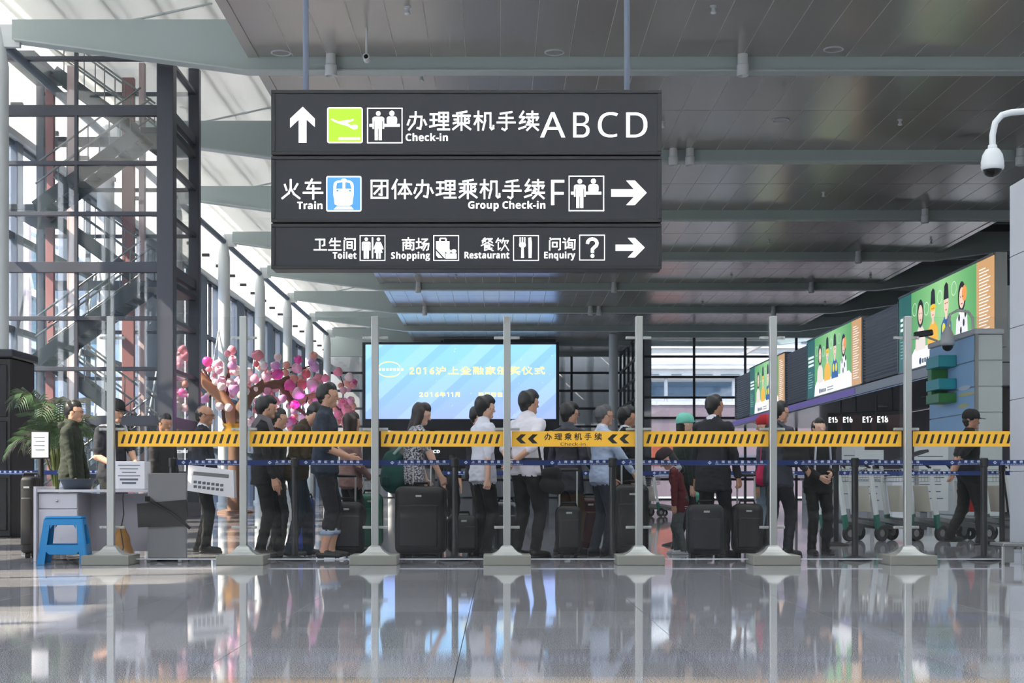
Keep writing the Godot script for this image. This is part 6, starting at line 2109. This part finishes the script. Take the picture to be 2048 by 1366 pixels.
# one standing person; o holds pose and clothes. Local axes: +x ahead, +y up, +z the person's right hand
func person(label: String, px: float, d: float, o: Dictionary) -> Node3D:
	var h: float = o.get("h", 1.72) * 0.968
	var s := h / 1.72
	var where := ground(px, d)
	var root := thing("person", label, "person", where, o.get("yaw", 0.0), o.get("group", ""))
	var wide: float = o.get("wide", 1.0)
	var lean: float = o.get("lean", 0.0)
	var fx := Vector3(1, 0, 0)
	var up := Vector3(sin(lean), cos(lean), 0)
	var fwd := Vector3(cos(lean), -sin(lean), 0)
	var hip := Vector3(0, 0.93, 0)
	var ws := hip + up * 0.16
	var ch := hip + up * 0.38
	var nk := hip + up * 0.54
	var p := []
	var long_top: float = o.get("hem", 0.90)
	# trousers and legs
	var st: Array = o.get("feet", [0.06, -0.05])
	var bare: float = o.get("bare", 0.0)
	var loose: float = o.get("loose", 1.0)
	for i in 2:
		var sd := 1.0 if i == 0 else -1.0
		var hp := Vector3(0, 0.90, 0.088 * sd * wide)
		var ft := Vector3(st[i], 0.085 + (o.lift[i] if o.has("lift") else 0.0), 0.105 * sd)
		var kn := bend(hp, ft, 0.425, 0.405, Vector3(1, 0, 0.1 * sd))
		p.append(bone(hp, kn, 0.094 * wide * loose, 0.068 * loose, LOW, 0.03))
		if bare > 0.0:
			var sh := kn.lerp(ft, 0.40)
			p.append(bone(kn, sh, 0.070, 0.068, LOW, 0.02))
			p.append(bone(kn.lerp(ft, 0.52), kn.lerp(ft, 0.56), 0.076, 0.076, COLLAR, 0.002, Vector3.UP, 3.0))
			p.append(bone(kn.lerp(ft, 0.35), kn.lerp(ft, 0.62), 0.054, 0.050, SKIN, 0.01))
			p.append(bone(kn.lerp(ft, 0.62), ft, 0.048, 0.036, SKIN, 0.02))
		else:
			p.append(bone(kn, ft + Vector3(0, 0.01, 0), 0.068 * loose, 0.056 * loose, LOW, 0.02))
		var ty := ft.y - 0.085
		p.append(bone(ft + Vector3(-0.035, -0.035, 0), ft + Vector3(0.15, -0.052, 0.012 * sd), 0.048, 0.040, SHOE, 0.02, Vector3.UP, 1.05, ty + 0.006))
		p.append(bone(ft + Vector3(-0.045, -0.076, 0), ft + Vector3(0.165, -0.076, 0.012 * sd), 0.044, 0.042, SOLE if o.has("sole") else SHOE, 0.004, Vector3.UP, 3.2, ty + 0.0))
	p.append(bone(Vector3(-0.01, 0.945, -0.055 * wide), Vector3(-0.01, 0.945, 0.055 * wide), 0.118 * wide, 0.118 * wide, LOW, 0.05))
	if o.has("skirt"):
		p.append(bone(Vector3(0, 0.98, 0), Vector3(0, 0.46, 0), 0.15, 0.21, LOW, 0.03, fx, 1.2))
	# torso
	var k1: float = 1.42 / o.get("deep", 1.0)
	p.append(bone(ws + up * -0.05, ch, 0.158 * wide, 0.172 * wide, TOP, 0.05, fwd, k1))
	p.append(bone(ch, nk - up * 0.04, 0.172 * wide, 0.110 * wide, TOP, 0.05, fwd, k1))
	if o.has("belly"):
		p.append(bone(ws + fwd * 0.05, ws + fwd * 0.05 + up * 0.08, 0.11 * o.belly, 0.11 * o.belly, TOP, 0.08))
	p.append(bone(hip + up * 0.12, Vector3(hip.x, long_top, 0), 0.166 * wide, 0.184 * wide + (0.93 - long_top) * 0.10, TOP, 0.04, fwd, 1.33, long_top))
	var shz := 0.175 * wide
	var shy := hip + up * 0.475
	for sd: float in [-1.0, 1.0]:
		p.append(bone(nk - up * 0.045 + Vector3(0, 0, 0.03 * sd), shy + Vector3(0, 0, shz * sd), 0.062, 0.066, TOP, 0.04))
	# neck and collar
	var hp0: Vector3 = nk + up * 0.085 + fwd * (0.02 + o.get("poke", 0.0))
	p.append(bone(nk - up * 0.05, hp0, 0.060, 0.056, SKIN, 0.02))
	if o.has("collar") and bare == 0.0:
		p.append(bone(nk + up * 0.0 - fwd * 0.005, nk + up * 0.028, 0.066, 0.0635, COLLAR, 0.004))
	if o.has("hood"):
		p.append(bone(nk - fwd * 0.09 + Vector3(0, 0, -0.07), nk - fwd * 0.09 + Vector3(0, 0, 0.07), 0.05, 0.05, COLLAR if o.hood == 2 else TOP, 0.03))
		p.append(bone(nk - fwd * 0.02 + up * 0.01, nk + up * 0.02, 0.085, 0.075, COLLAR if o.hood == 2 else TOP, 0.03))
	# arms
	var arms: Array = o.get("arms", [Vector3(0.04, 0.80, 0.26), Vector3(0.04, 0.80, -0.26)])
	var poles: Array = o.get("poles", [Vector3(-1, -0.3, 0.5), Vector3(-1, -0.3, -0.5)])
	var hs: Array = o.get("hands", ["relaxed", "relaxed"])
	var palm: Array = o.get("palms", [Vector3(0, 0, -1), Vector3(0, 0, 1)])
	var sl: float = o.get("sleeve", 1.0)
	var skin := []
	for i in 2:
		var sd := 1.0 if i == 0 else -1.0
		var sp := shy + Vector3(0, -0.01, (shz + 0.012) * sd)
		var wr: Vector3 = arms[i]
		var el := bend(sp, wr, 0.285, 0.255, poles[i])
		if (wr - sp).length() > 0.538:
			wr = sp + (wr - sp).normalized() * 0.538
			el = sp.lerp(wr, 0.528)
		if sl >= 1.0:
			p.append(bone(sp, el, 0.062 * loose, 0.050 * loose, TOP, 0.025))
			p.append(bone(el, el.lerp(wr, 0.93), 0.050 * loose, 0.041 * loose, TOP, 0.02))
		else:
			p.append(bone(sp, sp.lerp(el, sl), 0.064, 0.060, TOP, 0.02))
			p.append(bone(sp.lerp(el, 0.3), el, 0.047, 0.040, SKIN, 0.01))
			p.append(bone(el, wr, 0.041, 0.028, SKIN, 0.02))
		p.append(bone(el.lerp(wr, 0.85), wr, 0.029, 0.026, SKIN, 0.01))
		# hand placed along the forearm
		var yy := (el - wr).normalized()
		var xx: Vector3 = palm[i]
		xx = (xx - yy * xx.dot(yy)).normalized()
		var zz := xx.cross(yy)
		if zz.dot(Vector3(0.9, 0.3, 0)) < 0.0 and not o.has("keep_thumbs"):
			skin.append([hs[i], Transform3D(Basis(xx, yy, zz) * Basis.from_scale(Vector3(1, 1, -1)), wr)])
		else:
			skin.append([hs[i], Transform3D(Basis(xx, yy, zz), wr)])
	var body := net(p, 0.012, 0.010 if not o.has("smooth") else 0.0, int(px))
	# head
	var nod: float = o.get("nod", 0.0) + lean * 0.5
	var turn: float = o.get("turn", 0.0)
	var hb := Basis(Vector3.UP, deg_to_rad(turn)) * Basis(Vector3(0, 0, 1), -nod)
	var hs2: float = o.get("head", 1.0)
	var hx := Transform3D(hb.scaled(Vector3.ONE * hs2), hp0 - up * 0.03 + hb * Vector3(0.012, 0.0, 0))
	var hd := head(o.get("hair", "short"))
	var sc := Transform3D(Basis.from_scale(Vector3.ONE * s), Vector3.ZERO)
	var flesh := geo()
	if body.has(SKIN): flesh.add(body[SKIN], sc)
	flesh.add(hd[SKIN], sc * hx)
	for q in skin:
		flesh.add(hand(q[0]), sc * q[1])
	part(root, "body", flesh, M[o.get("skin", "skin_mid")])
	part(root, "mouth", geo().add(hd[COLLAR + 10], sc * hx), M.lip) if hd.has(COLLAR + 10) else null
	if hd.has(EYE_T): part(root, "eyes", geo().add(hd[EYE_T], sc * hx), M.eye_dark)
	if hd.has(HAIR): part(root, "hair", geo().add(hd[HAIR], sc * hx), M[o.get("hair_mat", "hair_black")])
	if hd.has(CAP): part(root, "cap", geo().add(hd[CAP], sc * hx), cloth_mat(o.get("cap", Color(0.05, 0.05, 0.06))))
	if body.has(TOP): part(root, o.get("top_name", "jacket"), geo().add(body[TOP], sc), cloth_mat(o.top))
	if body.has(LOW): part(root, o.get("low_name", "trousers"), geo().add(body[LOW], sc), cloth_mat(o.low))
	if body.has(SHOE): part(root, "shoes", geo().add(body[SHOE], sc), cloth_mat(o.get("shoe", Color(0.05, 0.05, 0.055)), 0.5))
	if body.has(SOLE): part(root, "soles", geo().add(body[SOLE], sc), cloth_mat(o.sole, 0.6))
	if body.has(COLLAR): part(root, o.get("collar_name", "collar"), geo().add(body[COLLAR], sc), cloth_mat(o.get("collar", Color(0.86, 0.87, 0.9))))
	if o.has("glasses"):
		var g := geo()
		for sd: float in [-1.0, 1.0]:
			var ring := []
			for i in 13:
				ring.append(Vector3(0.100, 0.107 + 0.017 * sin(TAU * i / 12), 0.034 * sd + 0.024 * cos(TAU * i / 12)))
			g.tube(ring, 0.0016, 5, false)
			g.tube([Vector3(0.098, 0.112, 0.058 * sd), Vector3(0.06, 0.112, 0.076 * sd), Vector3(-0.01, 0.110, 0.082 * sd)], 0.0018, 5)
		g.tube([Vector3(0.102, 0.110, -0.011), Vector3(0.102, 0.110, 0.011)], 0.0022, 5)
		part(root, "glasses", geo().add(g, sc * hx), M.black)
	root.set_meta("scale", s)
	return root

func strap(root: Node3D, called: String, pts: Array, w: float, c: Color) -> void:
	var g := geo()
	for i in pts.size() - 1:
		g.bar(pts[i], pts[i + 1] + (pts[i + 1] - pts[i]).normalized() * w * 0.3, w, 0.008, 0.0, Vector3(0, 0, 1))
	part(root, called, g, cloth_mat(c))

func soft_bag(called: String, label: String, category: String, where: Vector3, turn: float, prims: Array, c: Color, extra := []) -> Node3D:
	var b := thing(called, label, category, where, turn)
	var o := net(prims, 0.012, 0.006, 9)
	for e in o.values():
		part(b, "bag_body", e, cloth_mat(c))
	for e in extra:
		part(b, e[0], e[1], cloth_mat(e[2]))
	return b

func people() -> void:
	mat("skin_mid", Color(0.77, 0.59, 0.49), 0.55)
	mat("skin_light", Color(0.82, 0.66, 0.57), 0.55)
	mat("skin_tan", Color(0.68, 0.50, 0.40), 0.55)
	mat("lip", Color(0.55, 0.30, 0.28), 0.5)
	mat("eye_dark", Color(0.06, 0.045, 0.04), 0.25)
	mat("hair_black", Color(0.035, 0.03, 0.032), 0.45)
	mat("hair_brown", Color(0.13, 0.07, 0.055), 0.45)
	mat("hair_grey", Color(0.30, 0.30, 0.31), 0.6)
	var white := Color(0.82, 0.83, 0.87)
	var black := Color(0.04, 0.04, 0.045)
	var navy := Color(0.055, 0.065, 0.10)
	# --- left corner
	person("man in a dark green hooded jacket and glasses facing right behind the desk", 143, 16.6, {"h": 1.69, "hair": "short", "glasses": 1, "top": Color(0.13, 0.16, 0.12), "low": black, "hood": 1, "hem": 0.84, "arms": [Vector3(0.10, 0.82, 0.25), Vector3(0.12, 0.84, -0.25)], "feet": [0.05, -0.08]})
	var vest := person("man in a dark vest with white straps standing behind the first fence post", 226, 16.0, {"h": 1.66, "yaw": -35, "hair": "cap", "cap": Color(0.06, 0.06, 0.07), "top": Color(0.10, 0.11, 0.14), "low": black, "sleeve": 0.75, "collar": white, "top_name": "vest", "arms": [Vector3(0.26, 1.02, 0.20), Vector3(0.34, 1.0, -0.06)], "nod": 0.15})
	for sd: float in [-1.0, 1.0]:
		strap(vest, "white_strap", [Vector3(-0.09, 1.22, 0.11 * sd), Vector3(-0.05, 1.36, 0.12 * sd), Vector3(0.06, 1.36, 0.11 * sd), Vector3(0.12, 1.22, 0.10 * sd), Vector3(0.13, 1.0, 0.10 * sd)], 0.055, white)
	person("man with short black hair behind the striped strip above the desk", 325, 17.6, {"h": 1.60, "yaw": -25, "hair": "short", "top": Color(0.12, 0.11, 0.12), "low": black, "turn": -10, "nod": 0.1, "skin": "skin_tan"})
	person("balding man in glasses and navy suit facing right beside the balloon tree", 405, 16.6, {"h": 1.65, "hair": "bald", "glasses": 1, "top": Color(0.10, 0.11, 0.16), "low": black, "collar": white, "hem": 0.80, "skin": "skin_tan", "arms": [Vector3(0.22, 0.92, 0.22), Vector3(0.12, 0.84, -0.25)]})
	# --- queue, left half
	var p := person("man in a black jacket with a backpack strap, left of the olive jacket", 528, 15.5, {"h": 1.67, "hair": "thick", "top": Color(0.06, 0.06, 0.075), "low": black, "hem": 0.80, "arms": [Vector3(0.16, 0.78, 0.20), Vector3(0.1, 0.8, -0.24)], "feet": [-0.02, 0.14], "turn": 10, "shoe": black})
	strap(p, "backpack_strap", [Vector3(-0.10, 1.20, 0.14), Vector3(-0.08, 1.36, 0.15), Vector3(-0.02, 1.45, 0.14), Vector3(0.07, 1.41, 0.13), Vector3(0.12, 1.25, 0.14)], 0.05, Color(0.42, 0.40, 0.42))
	person("person with dark hair half hidden between black and olive jackets", 553, 16.5, {"h": 1.60, "hair": "short", "top": Color(0.10, 0.07, 0.07), "low": black, "turn": 12})
	person("man in an olive brown jacket and jeans looking down at his phone", 592, 15.6, {"h": 1.66, "hair": "short", "top": Color(0.22, 0.17, 0.09), "low": Color(0.09, 0.16, 0.22), "lean": 0.16, "nod": 0.55, "poke": 0.04, "hem": 0.88, "arms": [Vector3(0.36, 1.02, 0.10), Vector3(0.38, 1.04, -0.06)], "hands": ["grip", "grip"], "feet": [-0.05, 0.12], "shoe": Color(0.05, 0.10, 0.12), "sole": Color(0.7, 0.72, 0.74)})
	person("tall man in a navy T-shirt and rolled-up jeans with white cuffs", 650, 15.15, {"h": 1.79, "hair": "short", "top": Color(0.13, 0.17, 0.23), "top_name": "t_shirt", "low": Color(0.06, 0.07, 0.10), "low_name": "rolled_jeans", "sleeve": 0.95, "bare": 1.0, "collar": Color(0.60, 0.66, 0.75), "collar_name": "cuffs", "arms": [Vector3(0.24, 1.02, 0.14), Vector3(0.26, 1.0, -0.1)], "hem": 0.86, "feet": [0.0, 0.05], "sole": Color(0.85, 0.86, 0.88), "turn": 4})
	person("woman with long dark hair in a dusty pink top behind the strip", 700, 16.4, {"h": 1.55, "hair": "long", "hair_mat": "hair_brown", "top": Color(0.50, 0.38, 0.36), "low": black, "hem": 0.84, "yaw": 30, "arms": [Vector3(0.2, 0.95, 0.16), Vector3(0.12, 0.84, -0.24)]})
	p = person("woman with long brown hair in a black and white patterned top", 824, 15.75, {"h": 1.63, "hair": "long", "hair_mat": "hair_brown", "skin": "skin_light", "top": Color(0.50, 0.50, 0.52), "top_name": "patterned_blouse", "low": black, "low_name": "skirt", "skirt": 1, "yaw": 18, "lean": 0.10, "nod": 0.2, "turn": -25, "sleeve": 0.5, "hem": 0.86, "arms": [Vector3(0.30, 0.90, 0.16), Vector3(0.22, 0.86, -0.2)], "hands": ["grip", "relaxed"]})
	for ch in p.get_children():
		if String(ch.name).begins_with("patterned"):
			var m := StandardMaterial3D.new()
			m.resource_name = "black and white print"
			m.roughness = 0.8
			m.albedo_texture = noise_tex(0.035, [[0.0, Color(0.12, 0.12, 0.14)], [0.48, Color(0.16, 0.16, 0.18)], [0.52, Color(0.72, 0.72, 0.75)], [1.0, Color(0.82, 0.82, 0.85)]], 256, 8, 2)
			m.uv1_triplanar = true
			m.uv1_scale = Vector3.ONE * 4.0
			ch.material_override = m
	soft_bag("backpack", "teal green backpack on the woman in the patterned top", "backpack", at(788, 940, 15.72), 18, [bone(Vector3(0, -0.10, 0), Vector3(-0.01, 0.10, 0), 0.15, 0.11, TOP, 0.04, Vector3(0, 0, 1), 1.1), bone(Vector3(0.02, -0.1, 0.05), Vector3(0.0, -0.02, 0.07), 0.09, 0.08, TOP, 0.04)], Color(0.05, 0.27, 0.25), [["strap", geo().tube([Vector3(-0.02, 0.16, 0.08), Vector3(0.1, 0.30, 0.10), Vector3(0.2, 0.3, 0.10)], 0.018, 8), Color(0.5, 0.6, 0.58)], ["front_pocket", geo().box(Vector3(-0.10, -0.12, 0.06), Vector3(0.1, 0.14, 0.12), 0.03), Color(0.04, 0.22, 0.21)]])
	# --- middle
	person("person with black hair standing right behind the man in a white shirt", 953, 16.6, {"h": 1.64, "hair": "short", "top": Color(0.10, 0.10, 0.13), "low": black})
	person("slim man in a white short-sleeved shirt holding a case handle", 966, 15.6, {"h": 1.68, "hair": "thick", "top": white, "top_name": "shirt", "low": Color(0.05, 0.05, 0.055), "yaw": 22, "turn": 0, "sleeve": 0.85, "collar": white, "hem": 0.83, "arms": [Vector3(-0.05, 0.80, 0.26), Vector3(0.12, 0.84, -0.25)], "hands": ["grip", "relaxed"], "skin": "skin_light", "feet": [0.0, -0.06]})
	p = person("stout man in a white polo shirt with hands clasped behind his back", 1054, 15.35, {"h": 1.72, "wide": 1.14, "deep": 1.12, "belly": 1.1, "hair": "thick", "top": Color(0.86, 0.85, 0.88), "top_name": "polo_shirt", "low": Color(0.06, 0.06, 0.07), "yaw": 38, "turn": -8, "sleeve": 0.9, "hem": 0.90, "arms": [Vector3(-0.22, 1.02, 0.06), Vector3(-0.22, 1.00, -0.02)], "poles": [Vector3(-0.3, -0.4, 1), Vector3(-0.3, -0.4, -1)], "hands": ["relaxed", "grip"], "palms": [Vector3(-1, 0, 0), Vector3(-1, 0, 0)], "feet": [0.03, -0.06]})
	part(p, "belt", geo().lathe(Vector3(-0.005, 0.985, 0), [Vector2(0.158, 0), Vector2(0.162, 0.0), Vector2(0.162, 0.035), Vector2(0.158, 0.035)], 24), M.black, Transform3D(Basis.from_scale(Vector3(0.93, 1, 1.22)), Vector3.ZERO))
	soft_bag("shoulder_bag", "black shoulder bag hanging beside the stout man", "bag", at(1104, 960, 15.1), 0, [bone(Vector3(-0.05, -0.05, 0), Vector3(0.05, -0.07, 0), 0.08, 0.08, TOP, 0.03, Vector3(0, 0, 1), 1.6), bone(Vector3(-0.04, 0.06, 0), Vector3(0.04, 0.06, 0), 0.07, 0.07, TOP, 0.03, Vector3(0, 0, 1), 1.7)], Color(0.05, 0.05, 0.055), [["strap", geo().tube([Vector3(-0.1, 0.08, 0), Vector3(-0.13, 0.30, 0), Vector3(-0.16, 0.48, -0.05)], 0.012, 8), Color(0.04, 0.04, 0.045)]])
	person("man with curly black hair in a grey blazer and khaki trousers", 1136, 16.1, {"h": 1.64, "hair": "thick", "glasses": 1, "top": Color(0.20, 0.205, 0.24), "top_name": "blazer", "low": Color(0.34, 0.26, 0.17), "yaw": 42, "turn": -14, "hem": 0.74, "collar": Color(0.25, 0.26, 0.3), "arms": [Vector3(0.20, 1.0, 0.22), Vector3(0.12, 0.9, -0.25)], "feet": [0.04, -0.04]})
	person("grey-haired man with glasses in a pale blue shirt", 1204, 15.8, {"h": 1.60, "hair": "short", "hair_mat": "hair_grey", "glasses": 1, "top": Color(0.66, 0.72, 0.82), "top_name": "shirt", "low": Color(0.17, 0.19, 0.23), "yaw": 16, "collar": white, "hem": 0.86, "belly": 1.0, "arms": [Vector3(0.34, 0.98, 0.10), Vector3(0.2, 0.9, -0.2)], "hands": ["relaxed", "relaxed"], "palms": [Vector3(0, -1, 0), Vector3(0, 0, 1)], "feet": [0.02, -0.06]})
	person("person with dark bobbed hair in a black suit behind the fifth fence post", 1250, 16.3, {"h": 1.61, "hair": "thick", "hair_mat": "hair_black", "top": Color(0.06, 0.06, 0.065), "top_name": "suit_jacket", "low": black, "collar": white, "yaw": 10, "hem": 0.74, "skin": "skin_tan"})
	# --- right half
	p = person("child in a red varsity jacket with white stripes and grey trousers", 1362, 16.15, {"h": 1.12, "head": 1.35, "hair": "capped_long", "cap": Color(0.16, 0.10, 0.12), "top": Color(0.34, 0.06, 0.09), "low": Color(0.28, 0.31, 0.31), "yaw": 170, "lean": 0.22, "nod": 0.5, "hood": 2, "collar": Color(0.66, 0.66, 0.68), "collar_name": "hood", "hem": 0.74, "loose": 1.15, "shoe": Color(0.75, 0.76, 0.78), "arms": [Vector3(0.12, 0.84, 0.25), Vector3(0.1, 0.84, -0.25)]})
	for j in 2:
		part(p, "hem_stripe", geo().lathe(Vector3(0, 0.49 + j * 0.022, 0), [Vector2(0.118, 0), Vector2(0.120, 0.0), Vector2(0.120, 0.008), Vector2(0.118, 0.008)], 24), cloth_mat(Color(0.75, 0.7, 0.7)), Transform3D(Basis.from_scale(Vector3(0.86, 1, 1)), Vector3.ZERO))
	person("woman in a mint green cap and dark green jacket left of the suited man", 1366, 16.9, {"h": 1.55, "hair": "capped_long", "cap": Color(0.45, 0.76, 0.68), "top": Color(0.07, 0.13, 0.11), "low": black, "yaw": 12, "skin": "skin_light"})
	person("man in a dark navy suit with white collar seen from behind", 1426, 15.5, {"h": 1.69, "wide": 1.06, "hair": "short", "top": Color(0.065, 0.075, 0.105), "top_name": "suit_jacket", "low": Color(0.05, 0.055, 0.07), "yaw": 48, "turn": -14, "collar": white, "hem": 0.72, "skin": "skin_tan", "arms": [Vector3(0.10, 0.82, 0.27), Vector3(0.06, 0.8, -0.27)], "hands": ["grip", "relaxed"]})
	p = person("man in a grey jacket and dark striped tracksuit bottoms behind the sixth post", 1556, 15.6, {"h": 1.63, "hair": "short", "glasses": 1, "top": Color(0.22, 0.23, 0.27), "low": Color(0.045, 0.05, 0.085), "yaw": 30, "turn": -6, "hem": 0.82, "arms": [Vector3(0.3, 1.0, 0.12), Vector3(0.2, 0.95, -0.18)], "feet": [0.05, -0.10]})
	soft_bag("shoulder_bag", "black shoulder bag of the man in the grey jacket", "bag", at(1592, 905, 15.3), 0, [bone(Vector3(-0.05, -0.06, 0), Vector3(0.05, -0.06, 0), 0.09, 0.09, TOP, 0.03, Vector3(0, 0, 1), 1.6), bone(Vector3(-0.05, 0.05, 0), Vector3(0.05, 0.06, 0), 0.08, 0.08, TOP, 0.03, Vector3(0, 0, 1), 1.8)], Color(0.06, 0.06, 0.07), [["strap", geo().tube([Vector3(-0.08, 0.1, 0), Vector3(-0.14, 0.26, 0), Vector3(-0.2, 0.32, -0.05)], 0.012, 8), Color(0.05, 0.05, 0.05)]])
	person("person in a red hat and pale jeans behind the sixth fence post", 1534, 16.6, {"h": 1.52, "hair": "capped_long", "cap": Color(0.62, 0.05, 0.10), "top": Color(0.22, 0.24, 0.30), "low": Color(0.46, 0.54, 0.60), "yaw": 150, "hem": 0.88, "shoe": Color(0.6, 0.62, 0.64)})
	soft_bag("pink_bag", "bright pink bag hanging beside the sixth fence post", "bag", at(1524, 945, 16.35), 0, [bone(Vector3(0, -0.06, 0), Vector3(0.01, 0.05, 0), 0.085, 0.06, TOP, 0.03, Vector3(0, 0, 1), 1.6)], Color(0.72, 0.10, 0.30), [["strap", geo().tube([Vector3(-0.02, 0.08, 0), Vector3(0.0, 0.2, -0.03), Vector3(0.02, 0.37, -0.12)], 0.012, 8), Color(0.72, 0.10, 0.30)]])
	p = person("uniformed woman with tied black hair and white lapels facing the camera", 1636, 16.0, {"h": 1.47, "hair": "tied", "skin": "skin_light", "top": Color(0.055, 0.055, 0.06), "top_name": "uniform_jacket", "low": Color(0.045, 0.045, 0.05), "yaw": -78, "hem": 0.80, "arms": [Vector3(0.24, 1.0, 0.08), Vector3(0.26, 1.04, -0.06)], "feet": [0.04, 0.0]})
	for sd: float in [-1.0, 1.0]:
		strap(p, "lapel", [Vector3(0.085, 1.27, 0.05 * sd), Vector3(0.125, 1.15, 0.08 * sd), Vector3(0.125, 1.0, 0.09 * sd), Vector3(0.12, 0.86, 0.09 * sd)], 0.035, Color(0.8, 0.82, 0.86))
	p = person("security guard in black uniform and cap walking right with hands behind his back", 1938, 18.9, {"h": 1.70, "hair": "cap", "cap": Color(0.06, 0.06, 0.065), "top": Color(0.065, 0.068, 0.075), "top_name": "uniform_shirt", "low": Color(0.04, 0.042, 0.05), "loose": 1.12, "sleeve": 0.85, "yaw": 6, "wide": 1.05, "arms": [Vector3(-0.24, 0.96, 0.10), Vector3(-0.23, 0.94, 0.0)], "poles": [Vector3(-1, -0.2, 0.8), Vector3(-1, -0.2, -0.8)], "palms": [Vector3(-1, 0, 0), Vector3(-1, 0, 0)], "feet": [0.12, -0.22], "lift": [0.0, 0.03], "hem": 0.92, "skin": "skin_tan"})
	# --- far away, between the queue and the screen
	person("tiny far person in black seen below the belt beside the big suitcase", 905, 33.0, {"h": 1.46, "hair": "short", "top": black, "low": black, "yaw": 60, "shoe": Color(0.7, 0.7, 0.7), "sleeve": 0.7})
